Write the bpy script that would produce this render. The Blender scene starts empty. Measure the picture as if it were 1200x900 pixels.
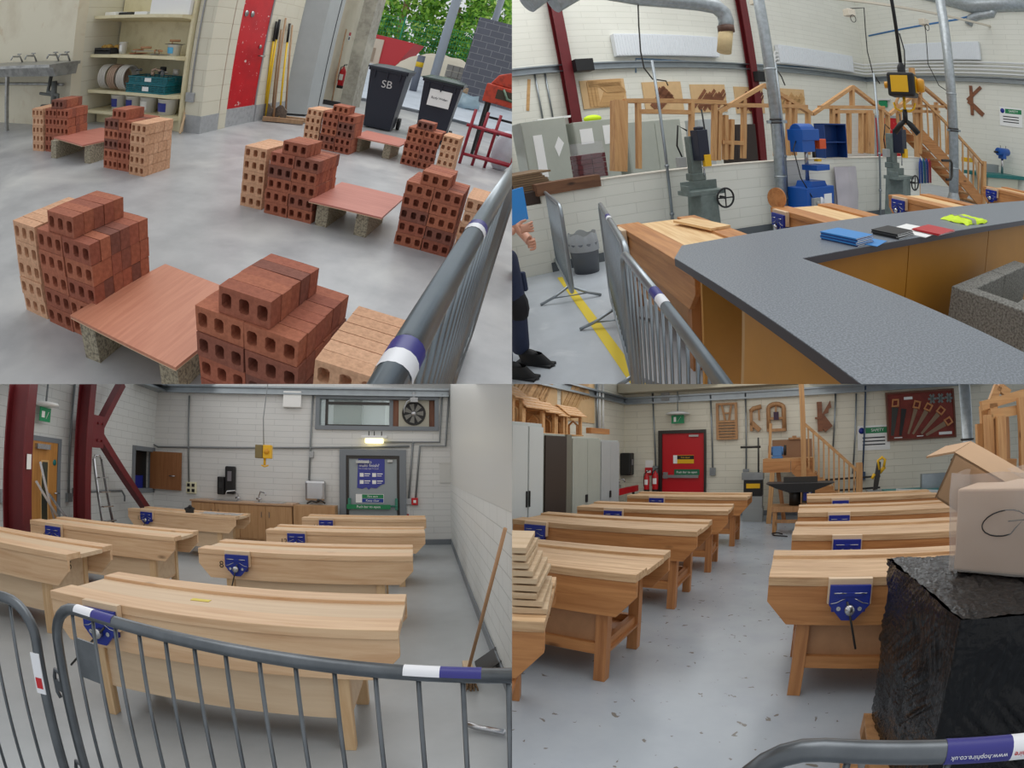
import bpy, bmesh, math, random
from mathutils import Vector, Matrix
from mathutils.noise import noise as mnoise
random.seed(7)
S = bpy.context.scene
COL = S.collection
PI = math.pi

# ---------------------------------------------------------------- camera
# one very wide lens at eye height: two workshops lie below its level (left and right) and two above, each seen from its own open side
EYE = Vector((0, 0, 1.6))
PITCH = 0.176276
cd = bpy.data.cameras.new('camera'); cam = bpy.data.objects.new('camera', cd); COL.objects.link(cam)
cam.location = EYE; cam.rotation_euler = (PI/2 + PITCH, 0, 0)
S.camera = cam
cd.type = 'PANO'
cd.sensor_fit = 'HORIZONTAL'; cd.sensor_width = 36.0; cd.sensor_height = 27.0
cd.panorama_type = 'FISHEYE_LENS_POLYNOMIAL'
cd.fisheye_fov = math.radians(178)
cd.fisheye_polynomial_k0 = 0.0
cd.fisheye_polynomial_k1 = -1.01689672/18
cd.fisheye_polynomial_k2 = -3.94277617e-04/18**2
cd.fisheye_polynomial_k3 = 1.49858083e-02/18**3
cd.fisheye_polynomial_k4 = -9.59785272e-04/18**4
cd.clip_start = 0.02; cd.clip_end = 400

# ---------------------------------------------------------------- exposure, sky
S.view_settings.view_transform = 'Standard'; S.view_settings.look = 'None'
S.view_settings.gamma = 1.0; S.view_settings.use_curve_mapping = False
S.view_settings.exposure = 0.0
w = bpy.data.worlds.new('world'); S.world = w; w.use_nodes = True
w.node_tree.nodes['Background'].inputs[0].default_value = (0.93, 0.97, 1.0, 1)
w.node_tree.nodes['Background'].inputs[1].default_value = 0.74

# added fill lamps in the cut plane above the lower rooms; upper daylight lamps follow
def area(name, loc, zdir, xdir, sx, sy, radiance, col=(1,1,1)):
    l = bpy.data.lights.new(name, 'AREA'); l.shape = 'RECTANGLE'; l.size = sx; l.size_y = sy; l.energy = radiance*PI*sx*sy; l.color = col
    o = bpy.data.objects.new(name, l); COL.objects.link(o); z = -Vector(zdir).normalized(); x = Vector(xdir); x = (x - z*x.dot(z)).normalized(); y = z.cross(x)
    m = Matrix((x, y, z)).transposed().to_4x4(); m.translation = Vector(loc); o.matrix_world = m; return o
_f = Vector((0, math.cos(PITCH), math.sin(PITCH))); _u = Vector((0, -math.sin(PITCH), math.cos(PITCH)))
area('lower_fill', EYE+_f*6.2+Vector((-3.6,0,0)), -_u, (1,0,0), 6.4, 9.5, 0.70, (1,.985,.96))
area('lower_fill', EYE+_f*6.2+Vector((3.6,0,0)), -_u, (1,0,0), 6.4, 9.5, 0.72, (1,.985,.95))
# ---------------------------------------------------------------- the four rooms: axes (right, deep, up) and eye height over each floor
RM = {'TL': ([[0.95487,0.07343,0.28781],[0.14621,0.72725,-0.67062],[-0.25855,0.68243,0.68369]], 1.41424),
      'TR': ([[0.98382,-0.0393,-0.17479],[-0.07084,0.81078,-0.58105],[0.16455,0.58403,0.79488]], 1.66967),
      'BL': ([[0.9807,-0.19458,-0.01917],[0.19459,0.98088,-0.00154],[0.01911,-0.00223,0.99981]], 1.6),
      'BR': ([[0.84269,0.53827,0.01141],[-0.53726,0.8421,-0.04708],[-0.03495,0.03354,0.99883]], 1.6)}
ROOM = {}
for k, (r, h) in RM.items():
    R = Matrix(r); 
    m = R.to_4x4(); m.translation = EYE - R @ Vector((0, 0, h)); ROOM[k] = m
CUR = ['TL']
def room(k): CUR[0] = k
UPV = Vector((0, -math.sin(PITCH), math.cos(PITCH)))   # across the slab between upper and lower rooms
# lamp over each upper room: TL's added for yard-door daylight, TR's for roof lights
def room_area(k, loc, d, sx, sy, rad, col=(1,1,1)):
    M3 = ROOM[k].to_3x3(); area('daylight_area', ROOM[k] @ Vector(loc), M3 @ Vector(d), M3 @ Vector((1,0,0)), sx, sy, rad, col)
room_area('TL', (-2.5,10.5,6.5), (0,-.55,-1), 8, 3.5, 2.2, (.95,.98,1))
room_area('TR', (4,7,8.5), (0,-.05,-1), 12, 6, 1.6, (1,.99,.96))
SIDE = {'TL': (Vector((-1,0,0)), UPV), 'TR': (Vector((1,0,0)), UPV), 'BL': (Vector((-1,0,0)), -UPV), 'BR': (Vector((1,0,0)), -UPV)}
TOP = []          # (object, room)

# ---------------------------------------------------------------- materials
MATS = {}
def nodes(m):
    m.use_nodes = True; return m.node_tree, m.node_tree.nodes, m.node_tree.links, m.node_tree.nodes['Principled BSDF']
def lin(c): return tuple(((x/255)/12.92 if x/255 <= 0.04045 else ((x/255+0.055)/1.055)**2.4) for x in c) + (1,)
def tex_coord(nt, N, L, scale, obj=True):
    tc = N.new('ShaderNodeTexCoord'); mp = N.new('ShaderNodeMapping'); L.new(tc.outputs['Object'], mp.inputs[0]); mp.inputs['Scale'].default_value = scale
    return mp.outputs[0]
def plain(name, c, rough=0.5, metal=0.0, var=0.0, vs=8.0, bump=0.0, bs=60.0, emit=0.0, alpha=1.0, trans=0.0, coat=0.0):
    if name in MATS: return MATS[name]
    m = bpy.data.materials.new(name); nt, N, L, B = nodes(m); col = lin(c)
    B.inputs['Base Color'].default_value = col; B.inputs['Roughness'].default_value = rough; B.inputs['Metallic'].default_value = metal
    if coat: B.inputs['Coat Weight'].default_value = coat
    if emit: B.inputs['Emission Color'].default_value = col; B.inputs['Emission Strength'].default_value = emit
    if alpha < 1: B.inputs['Alpha'].default_value = alpha
    if trans: B.inputs['Transmission Weight'].default_value = trans
    if var:
        v = tex_coord(nt, N, L, (1,1,1)); n = N.new('ShaderNodeTexNoise'); n.inputs['Scale'].default_value = vs; n.inputs['Detail'].default_value = 6; n.inputs['Roughness'].default_value = .65; L.new(v, n.inputs[0])
        r = N.new('ShaderNodeValToRGB'); r.color_ramp.elements[0].position = .3; r.color_ramp.elements[1].position = .7
        r.color_ramp.elements[0].color = tuple(x*(1-var) for x in col[:3])+(1,); r.color_ramp.elements[1].color = tuple(min(1, x*(1+var)) for x in col[:3])+(1,)
        L.new(n.outputs[0], r.inputs[0]); L.new(r.outputs[0], B.inputs['Base Color'])
    if bump:
        v = tex_coord(nt, N, L, (1,1,1)); n = N.new('ShaderNodeTexNoise'); n.inputs['Scale'].default_value = bs; n.inputs['Detail'].default_value = 4; L.new(v, n.inputs[0])
        b = N.new('ShaderNodeBump'); b.inputs['Strength'].default_value = bump; b.inputs['Distance'].default_value = .01; L.new(n.outputs[0], b.inputs['Height']); L.new(b.outputs[0], B.inputs['Normal'])
    MATS[name] = m; return m
def wood(name, c1, c2, axis='X', rough=0.55, knots=True, scale=1.0, bump=.15):
    if name in MATS: return MATS[name]
    m = bpy.data.materials.new(name); nt, N, L, B = nodes(m); B.inputs['Roughness'].default_value = rough
    sc = {'X': (.6,9,9), 'Y': (9,.6,9), 'Z': (9,9,.6)}[axis]; sc = tuple(s*scale for s in sc)
    tc = N.new('ShaderNodeTexCoord'); oi = N.new('ShaderNodeObjectInfo'); ad = N.new('ShaderNodeVectorMath'); ad.operation = 'ADD'
    ml = N.new('ShaderNodeVectorMath'); ml.operation = 'SCALE'; ml.inputs[0].default_value = (7.3, 3.1, 5.7); L.new(oi.outputs['Random'], ml.inputs['Scale'])
    L.new(tc.outputs['Object'], ad.inputs[0]); L.new(ml.outputs[0], ad.inputs[1])
    mp = N.new('ShaderNodeMapping'); mp.inputs['Scale'].default_value = sc; L.new(ad.outputs[0], mp.inputs[0])
    n = N.new('ShaderNodeTexNoise'); n.inputs['Scale'].default_value = 2.2; n.inputs['Detail'].default_value = 8; n.inputs['Roughness'].default_value = .62; n.inputs['Distortion'].default_value = .5
    L.new(mp.outputs[0], n.inputs[0])
    r = N.new('ShaderNodeValToRGB'); e = r.color_ramp.elements; e[0].position = .32; e[0].color = lin(c2); e[1].position = .62; e[1].color = lin(c1)
    L.new(n.outputs[0], r.inputs[0]); out = r.outputs[0]
    if knots:
        v = N.new('ShaderNodeTexVoronoi'); v.inputs['Scale'].default_value = 1.0; mp2 = N.new('ShaderNodeMapping')
        s2 = {'X': (1.6,4,4), 'Y': (4,1.6,4), 'Z': (4,4,1.6)}[axis]; mp2.inputs['Scale'].default_value = s2; L.new(ad.outputs[0], mp2.inputs[0]); L.new(mp2.outputs[0], v.inputs[0])
        kr = N.new('ShaderNodeValToRGB'); kr.color_ramp.elements[0].position = .035; kr.color_ramp.elements[0].color = (1,1,1,1); kr.color_ramp.elements[1].position = .12; kr.color_ramp.elements[1].color = (0,0,0,1)
        L.new(v.outputs['Distance'], kr.inputs[0])
        mx = N.new('ShaderNodeMix'); mx.data_type = 'RGBA'; L.new(kr.outputs[0], mx.inputs['Factor']); L.new(out, mx.inputs['A']); mx.inputs['B'].default_value = tuple(x*.42 for x in lin(c2)[:3])+(1,)
        out = mx.outputs['Result']
    L.new(out, B.inputs['Base Color'])
    b = N.new('ShaderNodeBump'); b.inputs['Strength'].default_value = bump; b.inputs['Distance'].default_value = .004; L.new(n.outputs[0], b.inputs['Height']); L.new(b.outputs[0], B.inputs['Normal'])
    MATS[name] = m; return m
def blockwork(name, c, cm, bw=.45, bh=.225, mortar=.008, rough=.6, axis='X', bump=.5, var=.06, hollow=None):
    """painted or bare masonry: courses along the wall. axis = the wall's run in object space"""
    if name in MATS: return MATS[name]
    m = bpy.data.materials.new(name); nt, N, L, B = nodes(m); B.inputs['Roughness'].default_value = rough
    tc = N.new('ShaderNodeTexCoord'); sp = N.new('ShaderNodeSeparateXYZ'); cb = N.new('ShaderNodeCombineXYZ'); L.new(tc.outputs['Object'], sp.inputs[0])
    L.new(sp.outputs[axis], cb.inputs['X']); L.new(sp.outputs['Z'], cb.inputs['Y'])
    t = N.new('ShaderNodeTexBrick'); L.new(cb.outputs[0], t.inputs[0]); t.inputs['Scale'].default_value = 1.0
    t.inputs['Brick Width'].default_value = bw; t.inputs['Row Height'].default_value = bh; t.inputs['Mortar Size'].default_value = mortar; t.inputs['Mortar Smooth'].default_value = .3
    a = lin(c); t.inputs['Color1'].default_value = a; t.inputs['Color2'].default_value = tuple(x*(1-var) for x in a[:3])+(1,); t.inputs['Mortar'].default_value = lin(cm)
    n = N.new('ShaderNodeTexNoise'); n.inputs['Scale'].default_value = 1.3; n.inputs['Detail'].default_value = 5; L.new(tc.outputs['Object'], n.inputs[0])
    mx = N.new('ShaderNodeMix'); mx.data_type = 'RGBA'; mx.blend_type = 'MULTIPLY'; mx.inputs['Factor'].default_value = 1.0
    r = N.new('ShaderNodeValToRGB'); r.color_ramp.elements[0].position = .3; r.color_ramp.elements[0].color = (1-var,1-var,1-var*1.2,1); r.color_ramp.elements[1].position = .6; r.color_ramp.elements[1].color = (1,1,1,1)
    L.new(n.outputs[0], r.inputs[0]); L.new(t.outputs['Color'], mx.inputs['A']); L.new(r.outputs[0], mx.inputs['B']); L.new(mx.outputs['Result'], B.inputs['Base Color'])
    b = N.new('ShaderNodeBump'); b.inputs['Strength'].default_value = bump; b.inputs['Distance'].default_value = .01; b.invert = True; L.new(t.outputs['Fac'], b.inputs['Height']); L.new(b.outputs[0], B.inputs['Normal'])
    MATS[name] = m; return m
def speckle(name, base, c2, scale=25.0, rough=.5, lo=.45, hi=.62, big=None, bump=.0, metal=0.0, sharp=False, coat=0.0):
    """base colour with irregular patches or speckles of a second colour"""
    if name in MATS: return MATS[name]
    m = bpy.data.materials.new(name); nt, N, L, B = nodes(m); B.inputs['Roughness'].default_value = rough; B.inputs['Metallic'].default_value = metal
    if coat: B.inputs['Coat Weight'].default_value = coat; B.inputs['Coat Roughness'].default_value = .15
    tc = N.new('ShaderNodeTexCoord'); n = N.new('ShaderNodeTexNoise'); n.inputs['Scale'].default_value = scale; n.inputs['Detail'].default_value = 8; n.inputs['Roughness'].default_value = .6; L.new(tc.outputs['Object'], n.inputs[0])
    r = N.new('ShaderNodeValToRGB'); e = r.color_ramp.elements; e[0].position = lo; e[0].color = lin(base); e[1].position = hi; e[1].color = lin(c2); L.new(n.outputs[0], r.inputs[0]); out = r.outputs[0]
    if big:
        n2 = N.new('ShaderNodeTexNoise'); n2.inputs['Scale'].default_value = big[0]; n2.inputs['Detail'].default_value = 5; n2.inputs['Distortion'].default_value = .6; L.new(tc.outputs['Object'], n2.inputs[0])
        r2 = N.new('ShaderNodeValToRGB'); r2.color_ramp.elements[0].position = big[2]; r2.color_ramp.elements[0].color = (0,0,0,1); r2.color_ramp.elements[1].position = big[3]; r2.color_ramp.elements[1].color = (1,1,1,1); L.new(n2.outputs[0], r2.inputs[0])
        mx = N.new('ShaderNodeMix'); mx.data_type = 'RGBA'; L.new(r2.outputs[0], mx.inputs['Factor']); L.new(out, mx.inputs['A']); mx.inputs['B'].default_value = lin(big[1]); out = mx.outputs['Result']
    L.new(out, B.inputs['Base Color'])
    if bump:
        b = N.new('ShaderNodeBump'); b.inputs['Strength'].default_value = bump; b.inputs['Distance'].default_value = .01; L.new(n.outputs[0], b.inputs['Height']); L.new(b.outputs[0], B.inputs['Normal'])
    MATS[name] = m; return m

# ---------------------------------------------------------------- mesh builder
def V3(*a): return Vector(a[0]) if len(a) == 1 else Vector(a)
class MB:
    def __init__(s): s.v = []; s.f = []; s.mi = []; s.cur = 0; s.sm = []; s.smooth = False
    def _add(s, vs, fs):
        b = len(s.v); s.v += [Vector(x) for x in vs]
        for f in fs: s.f.append([b+i for i in f]); s.mi.append(s.cur); s.sm.append(s.smooth)
        return s
    def mat(s, i): s.cur = i; return s
    def box(s, lo, hi, rz=0.0, piv=None):
        x0,y0,z0 = lo; x1,y1,z1 = hi
        vs = [Vector(p) for p in ((x0,y0,z0),(x1,y0,z0),(x1,y1,z0),(x0,y1,z0),(x0,y0,z1),(x1,y0,z1),(x1,y1,z1),(x0,y1,z1))]
        if rz:
            c = Vector(piv) if piv else (Vector(lo)+Vector(hi))/2; M = Matrix.Rotation(rz, 3, 'Z'); vs = [M@(v-c)+c for v in vs]
        return s._add(vs, [(0,3,2,1),(4,5,6,7),(0,1,5,4),(1,2,6,5),(2,3,7,6),(3,0,4,7)])
    def bar(s, a, b, w, h, up=(0,0,1)):
        """square bar from a to b, w across, h along up"""
        a = Vector(a); b = Vector(b); d = (b-a).normalized(); u = Vector(up)
        if abs(d.dot(u)) > .99: u = Vector((0,1,0)) if abs(d.y) < .9 else Vector((1,0,0))
        x = d.cross(u).normalized(); u = x.cross(d)
        vs = [p + x*sx*w/2 + u*su*h/2 for p in (a,b) for sx, su in ((-1,-1),(1,-1),(1,1),(-1,1))]
        return s._add(vs, [(0,1,2,3),(7,6,5,4),(0,4,5,1),(1,5,6,2),(2,6,7,3),(3,7,4,0)])
    def tube(s, pts, r, n=10, cap=True, closed=False):
        pts = [Vector(p) for p in pts]; m = len(pts); rs = r if isinstance(r, (list,tuple)) else [r]*m
        vs = []; prev = None
        for i, p in enumerate(pts):
            if closed: t = (pts[(i+1)%m]-pts[i-1])
            else: t = (pts[min(i+1,m-1)]-pts[max(i-1,0)])
            t = t.normalized() if t.length > 1e-9 else Vector((0,0,1))
            if prev is None: u = t.orthogonal().normalized()
            else: u = (prev - t*prev.dot(t)); u = u.normalized() if u.length > 1e-6 else t.orthogonal().normalized()
            prev = u; w_ = t.cross(u)
            vs += [p + (u*math.cos(2*PI*k/n)+w_*math.sin(2*PI*k/n))*rs[i] for k in range(n)]
        fs = []; q = m if closed else m-1
        for i in range(q):
            a = i*n; b = ((i+1)%m)*n
            for k in range(n): fs.append((a+k, a+(k+1)%n, b+(k+1)%n, b+k))
        sm = s.smooth; s.smooth = n > 5; s._add(vs, fs)
        if cap and not closed:
            s.smooth = False; b0 = len(s.v)-len(vs); s.f.append([b0+k for k in range(n)][::-1]); s.f.append([b0+(m-1)*n+k for k in range(n)]); s.mi += [s.cur]*2; s.sm += [False]*2
        s.smooth = sm; return s
    def cyl(s, a, b, r, n=16, r2=None): return s.tube([a, b], [r, r if r2 is None else r2], n)
    def lathe(s, prof, c=(0,0,0), n=20, axis='Z'):
        c = Vector(c); vs = []
        for (r, z) in prof:
            for k in range(n):
                x, y = r*math.cos(2*PI*k/n), r*math.sin(2*PI*k/n)
                vs.append(c + (Vector((x,y,z)) if axis=='Z' else Vector((z,x,y)) if axis=='X' else Vector((x,z,y))))
        fs = [(i*n+k, i*n+(k+1)%n, (i+1)*n+(k+1)%n, (i+1)*n+k) for i in range(len(prof)-1) for k in range(n)]
        if axis == 'Y': fs = [f[::-1] for f in fs]
        sm = s.smooth; s.smooth = True; s._add(vs, fs); s.smooth = sm; return s
    def prism(s, poly, d0, d1, plane='XZ'):
        """polygon in a plane, extruded between d0 and d1 along the third axis"""
        def P(u, v, d): return (u,d,v) if plane=='XZ' else (d,u,v) if plane=='YZ' else (u,v,d)
        n = len(poly); ar = sum(poly[i][0]*poly[(i+1)%n][1]-poly[(i+1)%n][0]*poly[i][1] for i in range(n))
        if ar < 0: poly = poly[::-1]
        vs = [P(u,v,d0) for u,v in poly]+[P(u,v,d1) for u,v in poly]
        fl = (plane == 'XZ')
        fs = [tuple(range(n)) if fl else tuple(range(n))[::-1], tuple(range(n,2*n))[::-1] if fl else tuple(range(n,2*n))]
        for i in range(n):
            j = (i+1)%n; f = (i,j,n+j,n+i); fs.append(f[::-1] if fl else f)
        if (d1 < d0): fs = [f[::-1] for f in fs]
        return s._add(vs, fs)
    def grid(s, P, nu, nv, smooth=True, closed_u=False):
        vs = [P(i/nu, j/nv) for j in range(nv+1) for i in range(nu+1)]
        fs = [(j*(nu+1)+i, j*(nu+1)+i+1, (j+1)*(nu+1)+i+1, (j+1)*(nu+1)+i) for j in range(nv) for i in range(nu)]
        sm = s.smooth; s.smooth = smooth; s._add(vs, fs); s.smooth = sm; return s
    def ball(s, c, r, n=12, sq=(1,1,1)):
        c = Vector(c); rr = Vector(sq)*r
        return s.grid(lambda u, v: c+Vector((rr.x*math.cos(2*PI*u)*math.sin(PI*v), rr.y*math.sin(2*PI*u)*math.sin(PI*v), -rr.z*math.cos(PI*v))), n, max(4, n//2))
    def xf(s, M, start=0):
        for i in range(start, len(s.v)): s.v[i] = M @ s.v[i]
        return s
    def mesh(s, name, mats):
        me = bpy.data.meshes.new(name); me.from_pydata([tuple(v) for v in s.v], [], s.f)
        for m in (mats if isinstance(mats, (list,tuple)) else [mats]): me.materials.append(m)
        me.polygons.foreach_set('material_index', s.mi); me.polygons.foreach_set('use_smooth', s.sm); me.update(); return me
    def build(s, name, mats, parent=None, bevel=0.0):
        o = bpy.data.objects.new(name, s.mesh(name, mats)); COL.objects.link(o)
        if parent is not None: o.parent = parent
        if bevel:
            b = o.modifiers.new('bevel', 'BEVEL'); b.width = bevel; b.segments = 2; b.limit_method = 'ANGLE'; b.angle_limit = math.radians(40)
        return o
def place(o, loc=(0,0,0), rz=0.0, tilt=None):
    """stand a top-level object in the current room"""
    M = Matrix.Translation(Vector(loc)) @ Matrix.Rotation(rz, 4, 'Z')
    if tilt is not None: M = M @ tilt
    o.matrix_basis = ROOM[CUR[0]] @ M; TOP.append((o, CUR[0])); return o
def tag(o, label, cat, group=None, kind=None):
    o['label'] = label; o['category'] = cat
    if group: o['group'] = group
    if kind: o['kind'] = kind
    return o
def thing(name, label, cat, loc=(0,0,0), rz=0.0, group=None, tilt=None):
    o = bpy.data.objects.new(name, None); COL.objects.link(o); o.empty_display_size = .1
    tag(o, label, cat, group); return place(o, loc, rz, tilt)
def solo(name, mb, mats, label, cat, loc=(0,0,0), rz=0.0, group=None, kind=None, bevel=0.0, tilt=None):
    o = mb.build(name, mats, None, bevel); tag(o, label, cat, group, kind); return place(o, loc, rz, tilt)
def struct(name, mb, mats, loc=(0,0,0), rz=0.0, parent=None, bevel=0.0):
    o = mb.build(name, mats, parent, bevel)
    if parent is None: o['kind'] = 'structure'; place(o, loc, rz)
    return o
def kids(o): return [c for c in bpy.data.objects if c.parent == o]
def copy_thing(src, loc, rz=0.0, label=None, group=None, tilt=None):
    cache = src.get('_n')
    r = src.copy(); COL.objects.link(r)
    if label: r['label'] = label
    if group: r['group'] = group
    for ch in KIDS.get(src.name) or KIDS.setdefault(src.name, kids(src)):
        c = ch.copy(); COL.objects.link(c); c.parent = r
        for g in KIDS.get(ch.name) or KIDS.setdefault(ch.name, kids(ch)):
            d = g.copy(); COL.objects.link(d); d.parent = c
    return place(r, loc, rz, tilt)
KIDS = {}
def text(body, size, mat, parent, M, depth=.001, name='lettering', align='CENTER'):
    cu = bpy.data.curves.new(name, 'FONT'); cu.body = body; cu.size = size; cu.extrude = depth; cu.align_x = align; cu.align_y = 'CENTER'
    t = bpy.data.objects.new(name+'_curve', cu); COL.objects.link(t)
    dg = bpy.context.evaluated_depsgraph_get(); me = bpy.data.meshes.new_from_object(t.evaluated_get(dg))
    bpy.data.objects.remove(t); me.transform(M); me.materials.clear(); me.materials.append(mat)
    o = bpy.data.objects.new(name, me); COL.objects.link(o); o.parent = parent; return o
def facing(x, y, z, ang=0.0, roll=0.0):
    """frame for flat lettering on a vertical face: text reads along +x (turned by ang about z), up is z"""
    return Matrix.Translation((x,y,z)) @ Matrix.Rotation(ang, 4, 'Z') @ Matrix.Rotation(PI/2, 4, 'X') @ Matrix.Rotation(roll, 4, 'Z')


# ================================================================= joinery benches, shared by three rooms
pine_new = wood('new_pine', (228,194,156), (208,166,126), 'X', .5)
pine_new_leg = wood('new_pine_leg', (222,190,148), (200,160,116), 'Z', .5, False)
ply_new = wood('birch_ply', (224,198,166), (210,180,146), 'X', .5, False, .6)
pine_old = wood('old_pine', (196,138,84), (164,106,58), 'X', .5)
pine_old_leg = wood('old_pine_leg', (190,132,82), (158,102,58), 'Z', .5, True)
pine_old_y = wood('old_pine_cross', (186,128,78), (150,96,54), 'Y', .5, False)
top_old = wood('scuffed_top', (212,178,138), (172,132,92), 'X', .55, False, 1.3)
top_tr = wood('oiled_top', (236,202,152), (214,172,118), 'X', .5, True)
vice_blue = plain('vice_blue', (24,44,140), .3); iron = plain('dark_iron', (70,68,66), .4, metal=.8); bright = plain('bright_steel', (190,190,192), .25, metal=.9)
ink = plain('ink', (60,52,44), .8)
def vice(parent, x, Hb, lean=.3, y=0.0):
    v = MB().prism([(x,Hb-.03),(x+.25,Hb-.03),(x+.25,Hb-.15),(x+.165,Hb-.245),(x+.085,Hb-.245),(x,Hb-.15)], y-.075, y-.05, 'XZ')
    v.box((x+.02,y-.05,Hb-.2),(x+.06,y,Hb-.16)).box((x+.19,y-.05,Hb-.2),(x+.23,y,Hb-.16)).prism([(x+.03,Hb-.07),(x+.22,Hb-.07),(x+.2,Hb-.1),(x+.05,Hb-.1)], y-.082, y-.075, 'XZ')
    o = v.build('vice', vice_blue, parent, .004)
    for sx_ in (-1, 1):
        cx_ = x+.125; MB().tube([(cx_+sx_*.025,y-.083,Hb-.075),(cx_+sx_*.1,y-.083,Hb-.075)], .004, 6).build('jaw_line', bright, o); MB().tube([(cx_+sx_*.115,y-.077,Hb-.14),(cx_+sx_*.08,y-.077,Hb-.135),(cx_+sx_*.05,y-.077,Hb-.118),(cx_+sx_*.03,y-.077,Hb-.11)], .003, 6).build('cast_rib', bright, o)
    MB().box((x-.01,y-.05,Hb-.15),(x+.26,y-.004,Hb+.004)).build('jaw_liner', ply_new, o)
    MB().cyl((x+.125,y-.085,Hb-.17),(x+.125,y,Hb-.17),.016,10).lathe([(0,-.02),(.03,-.02),(.03,.02),(0,.02)], (x+.125,y-.1,Hb-.17), 12, 'Y').build('screw', bright, o)
    MB().tube([(x+.125+.12*lean,y-.105,Hb-.12),(x+.125-.5*lean*.9,y-.11,Hb-.41)], .007, 8).build('handle', iron, o)
    for dx_ in (.06,.19): MB().tube([(x+dx_,y-.078,Hb-.17),(x+dx_,y-.082,Hb-.17)], .014, 8).build('rod_end', bright, o)
    return o
def make_bench(style, label, loc, rz, group, L=2.1, D=.82, Hb=.78, number=None, lean=.3, vx=.38, clutter=False):
    new = style == 'new'; M1 = pine_new if new else pine_old; ML = pine_new_leg if new else pine_old_leg; MT = ply_new if new else (top_tr if style == 'tr' else top_old)
    t = thing('joinery_bench', label, 'workbench', loc, rz, group)
    ah = .24 if new else .25; ins = .29 if new else .2; yo = .05
    ap = [(0,Hb-.055),(L,Hb-.055),(L,Hb-.055-ah*.42),(L-.13,Hb-.055-ah),(.13,Hb-.055-ah),(0,Hb-.055-ah*.42)]
    MB().prism(ap, yo-.04, yo, 'XZ').build('front_apron', M1, t, .003)
    MB().prism(ap, D-yo, D-yo+.04, 'XZ').build('back_apron', M1, t, .003)
    pf = M1 if style != 'old' else top_old
    MB().box((0,0,Hb-.055),(L,.23,Hb)).build('front_plank', pf, t, .004)
    MB().box((0,.232,Hb-.06),(L,D-.2,Hb-.022)).build('well_board', MT, t)
    MB().box((0,D-.2,Hb-.055),(L,D,Hb)).build('back_plank', pf, t, .004)
    lw = .085
    for x in (ins, L-ins-lw):
        for y in (yo+.002, D-yo-lw-.002):
            MB().box((x,y,0),(x+lw,y+lw*(.8 if new else 1),Hb-.06)).build('leg', ML, t, .003)
    ra = pine_old_y if not new else M1
    for x in (ins+.01, L-ins-lw+.01):
        MB().box((x,yo+lw,.17 if new else .2),(x+.05,D-yo-lw,.26 if new else .29)).build('end_rail', ra, t)
    if new:
        MB().box((ins+lw,yo+.03,.2),(L-ins-lw,yo+.045,Hb-.3)).build('front_panel', ply_new, t)
        for x in (ins+.02, L-ins-.03): MB().box((x,yo+lw*.8,.2),(x+.012,D-yo-lw,Hb-.06)).build('end_panel', ply_new, t)
        MB().box((ins+lw,D-yo-.04,.2),(L-ins-lw,D-yo-.028,Hb-.3)).build('rear_panel', ply_new, t)
    else:
        MB().box((ins+lw,yo+.01,.2),(L-ins-lw,yo+.055,.28)).build('front_rail', M1, t); MB().box((ins+lw,D-yo-.055,.2),(L-ins-lw,D-yo-.01,.28)).build('rear_rail', M1, t)
        MB().box((ins+lw,yo+.05,.28),(L-ins-lw,yo+.065,Hb-.3)).build('front_panel', plain('brown_ply', (176,130,92), .6, var=.12, vs=6), t)
        MB().box((ins,yo+.07,.205),(L-ins,D-yo-.06,.225)).build('shelf', pine_old_y, t)
        for q_ in (ins+.35, L-ins-.37): MB().box((q_,yo+.07,.225),(q_+.02,D-yo-.06,Hb-.06)).build('divider', plain('brown_ply', (176,130,92), .6, var=.12, vs=6), t)
    vice(t, vx, Hb, lean)
    if number: 
        text(number[0], .1, ink, t, facing(vx-.07,yo-.0415,Hb-.155), name='number')
        if len(number) > 1: text(number[1], .11, ink, t, facing(L-ins-.015,D*.55,Hb-.2, PI/2), name='end_number')
    return t


# ================================================================= BRICK BAY (upper left)
room('TL')
concrete = speckle('bay_concrete', (160,160,162), (180,180,181), 2.6, .36, .35, .65, big=(1.0,(204,203,200),.52,.78), bump=.08)
render_wall = speckle('render_wall', (226,218,196), (206,194,170), 1.2, .7, .5, .75, big=(2.3,(192,164,128),.62,.8))
cream_block = blockwork('cream_blockwork', (224,219,200), (206,198,178), .44, .215, .006, .6, 'Y')
cream_block_x = blockwork('cream_blockwork_across', (224,219,200), (206,198,178), .44, .215, .006, .6, 'X')
grey_paint = plain('grey_paint', (168,170,172), .5, var=.12, vs=20)
cream_metal = speckle('cream_metal', (226,216,180), (205,192,152), 6, .45, .5, .8)
steel = speckle('worn_steel', (150,150,148), (180,180,178), 9, .35, .4, .6, metal=.7)
galv = speckle('galvanised', (146,153,158), (158,165,170), 5, .34, .3, .7, metal=.8)
white_plastic = plain('white_plastic', (232,232,230), .35)
blue_label = plain('blue_label', (52,62,150), .4); sky_label = plain('sky_label', (90,180,225), .4)
teal_plastic = plain('teal_plastic', (20,110,120), .4, var=.3, vs=30)
dark_rubber = plain('dark_rubber', (42,42,44), .6); black = plain('black', (22,22,24), .5)
navy_bin = plain('navy_bin', (33,38,52), .42); green_bin = plain('green_bin', (30,44,46), .42)
red_steel = speckle('red_steel', (150,30,48), (110,22,40), 20, .45, .5, .7)
orange_paint = speckle('orange_paint', (190,66,42), (130,46,36), 10, .5, .5, .7)
aggregate = speckle('aggregate', (176,165,142), (120,112,98), 60, .9, .45, .6, bump=.8)
paper = plain('paper', (240,240,238), .6); dark_print = plain('dark_print', (40,40,46), .6)

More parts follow.
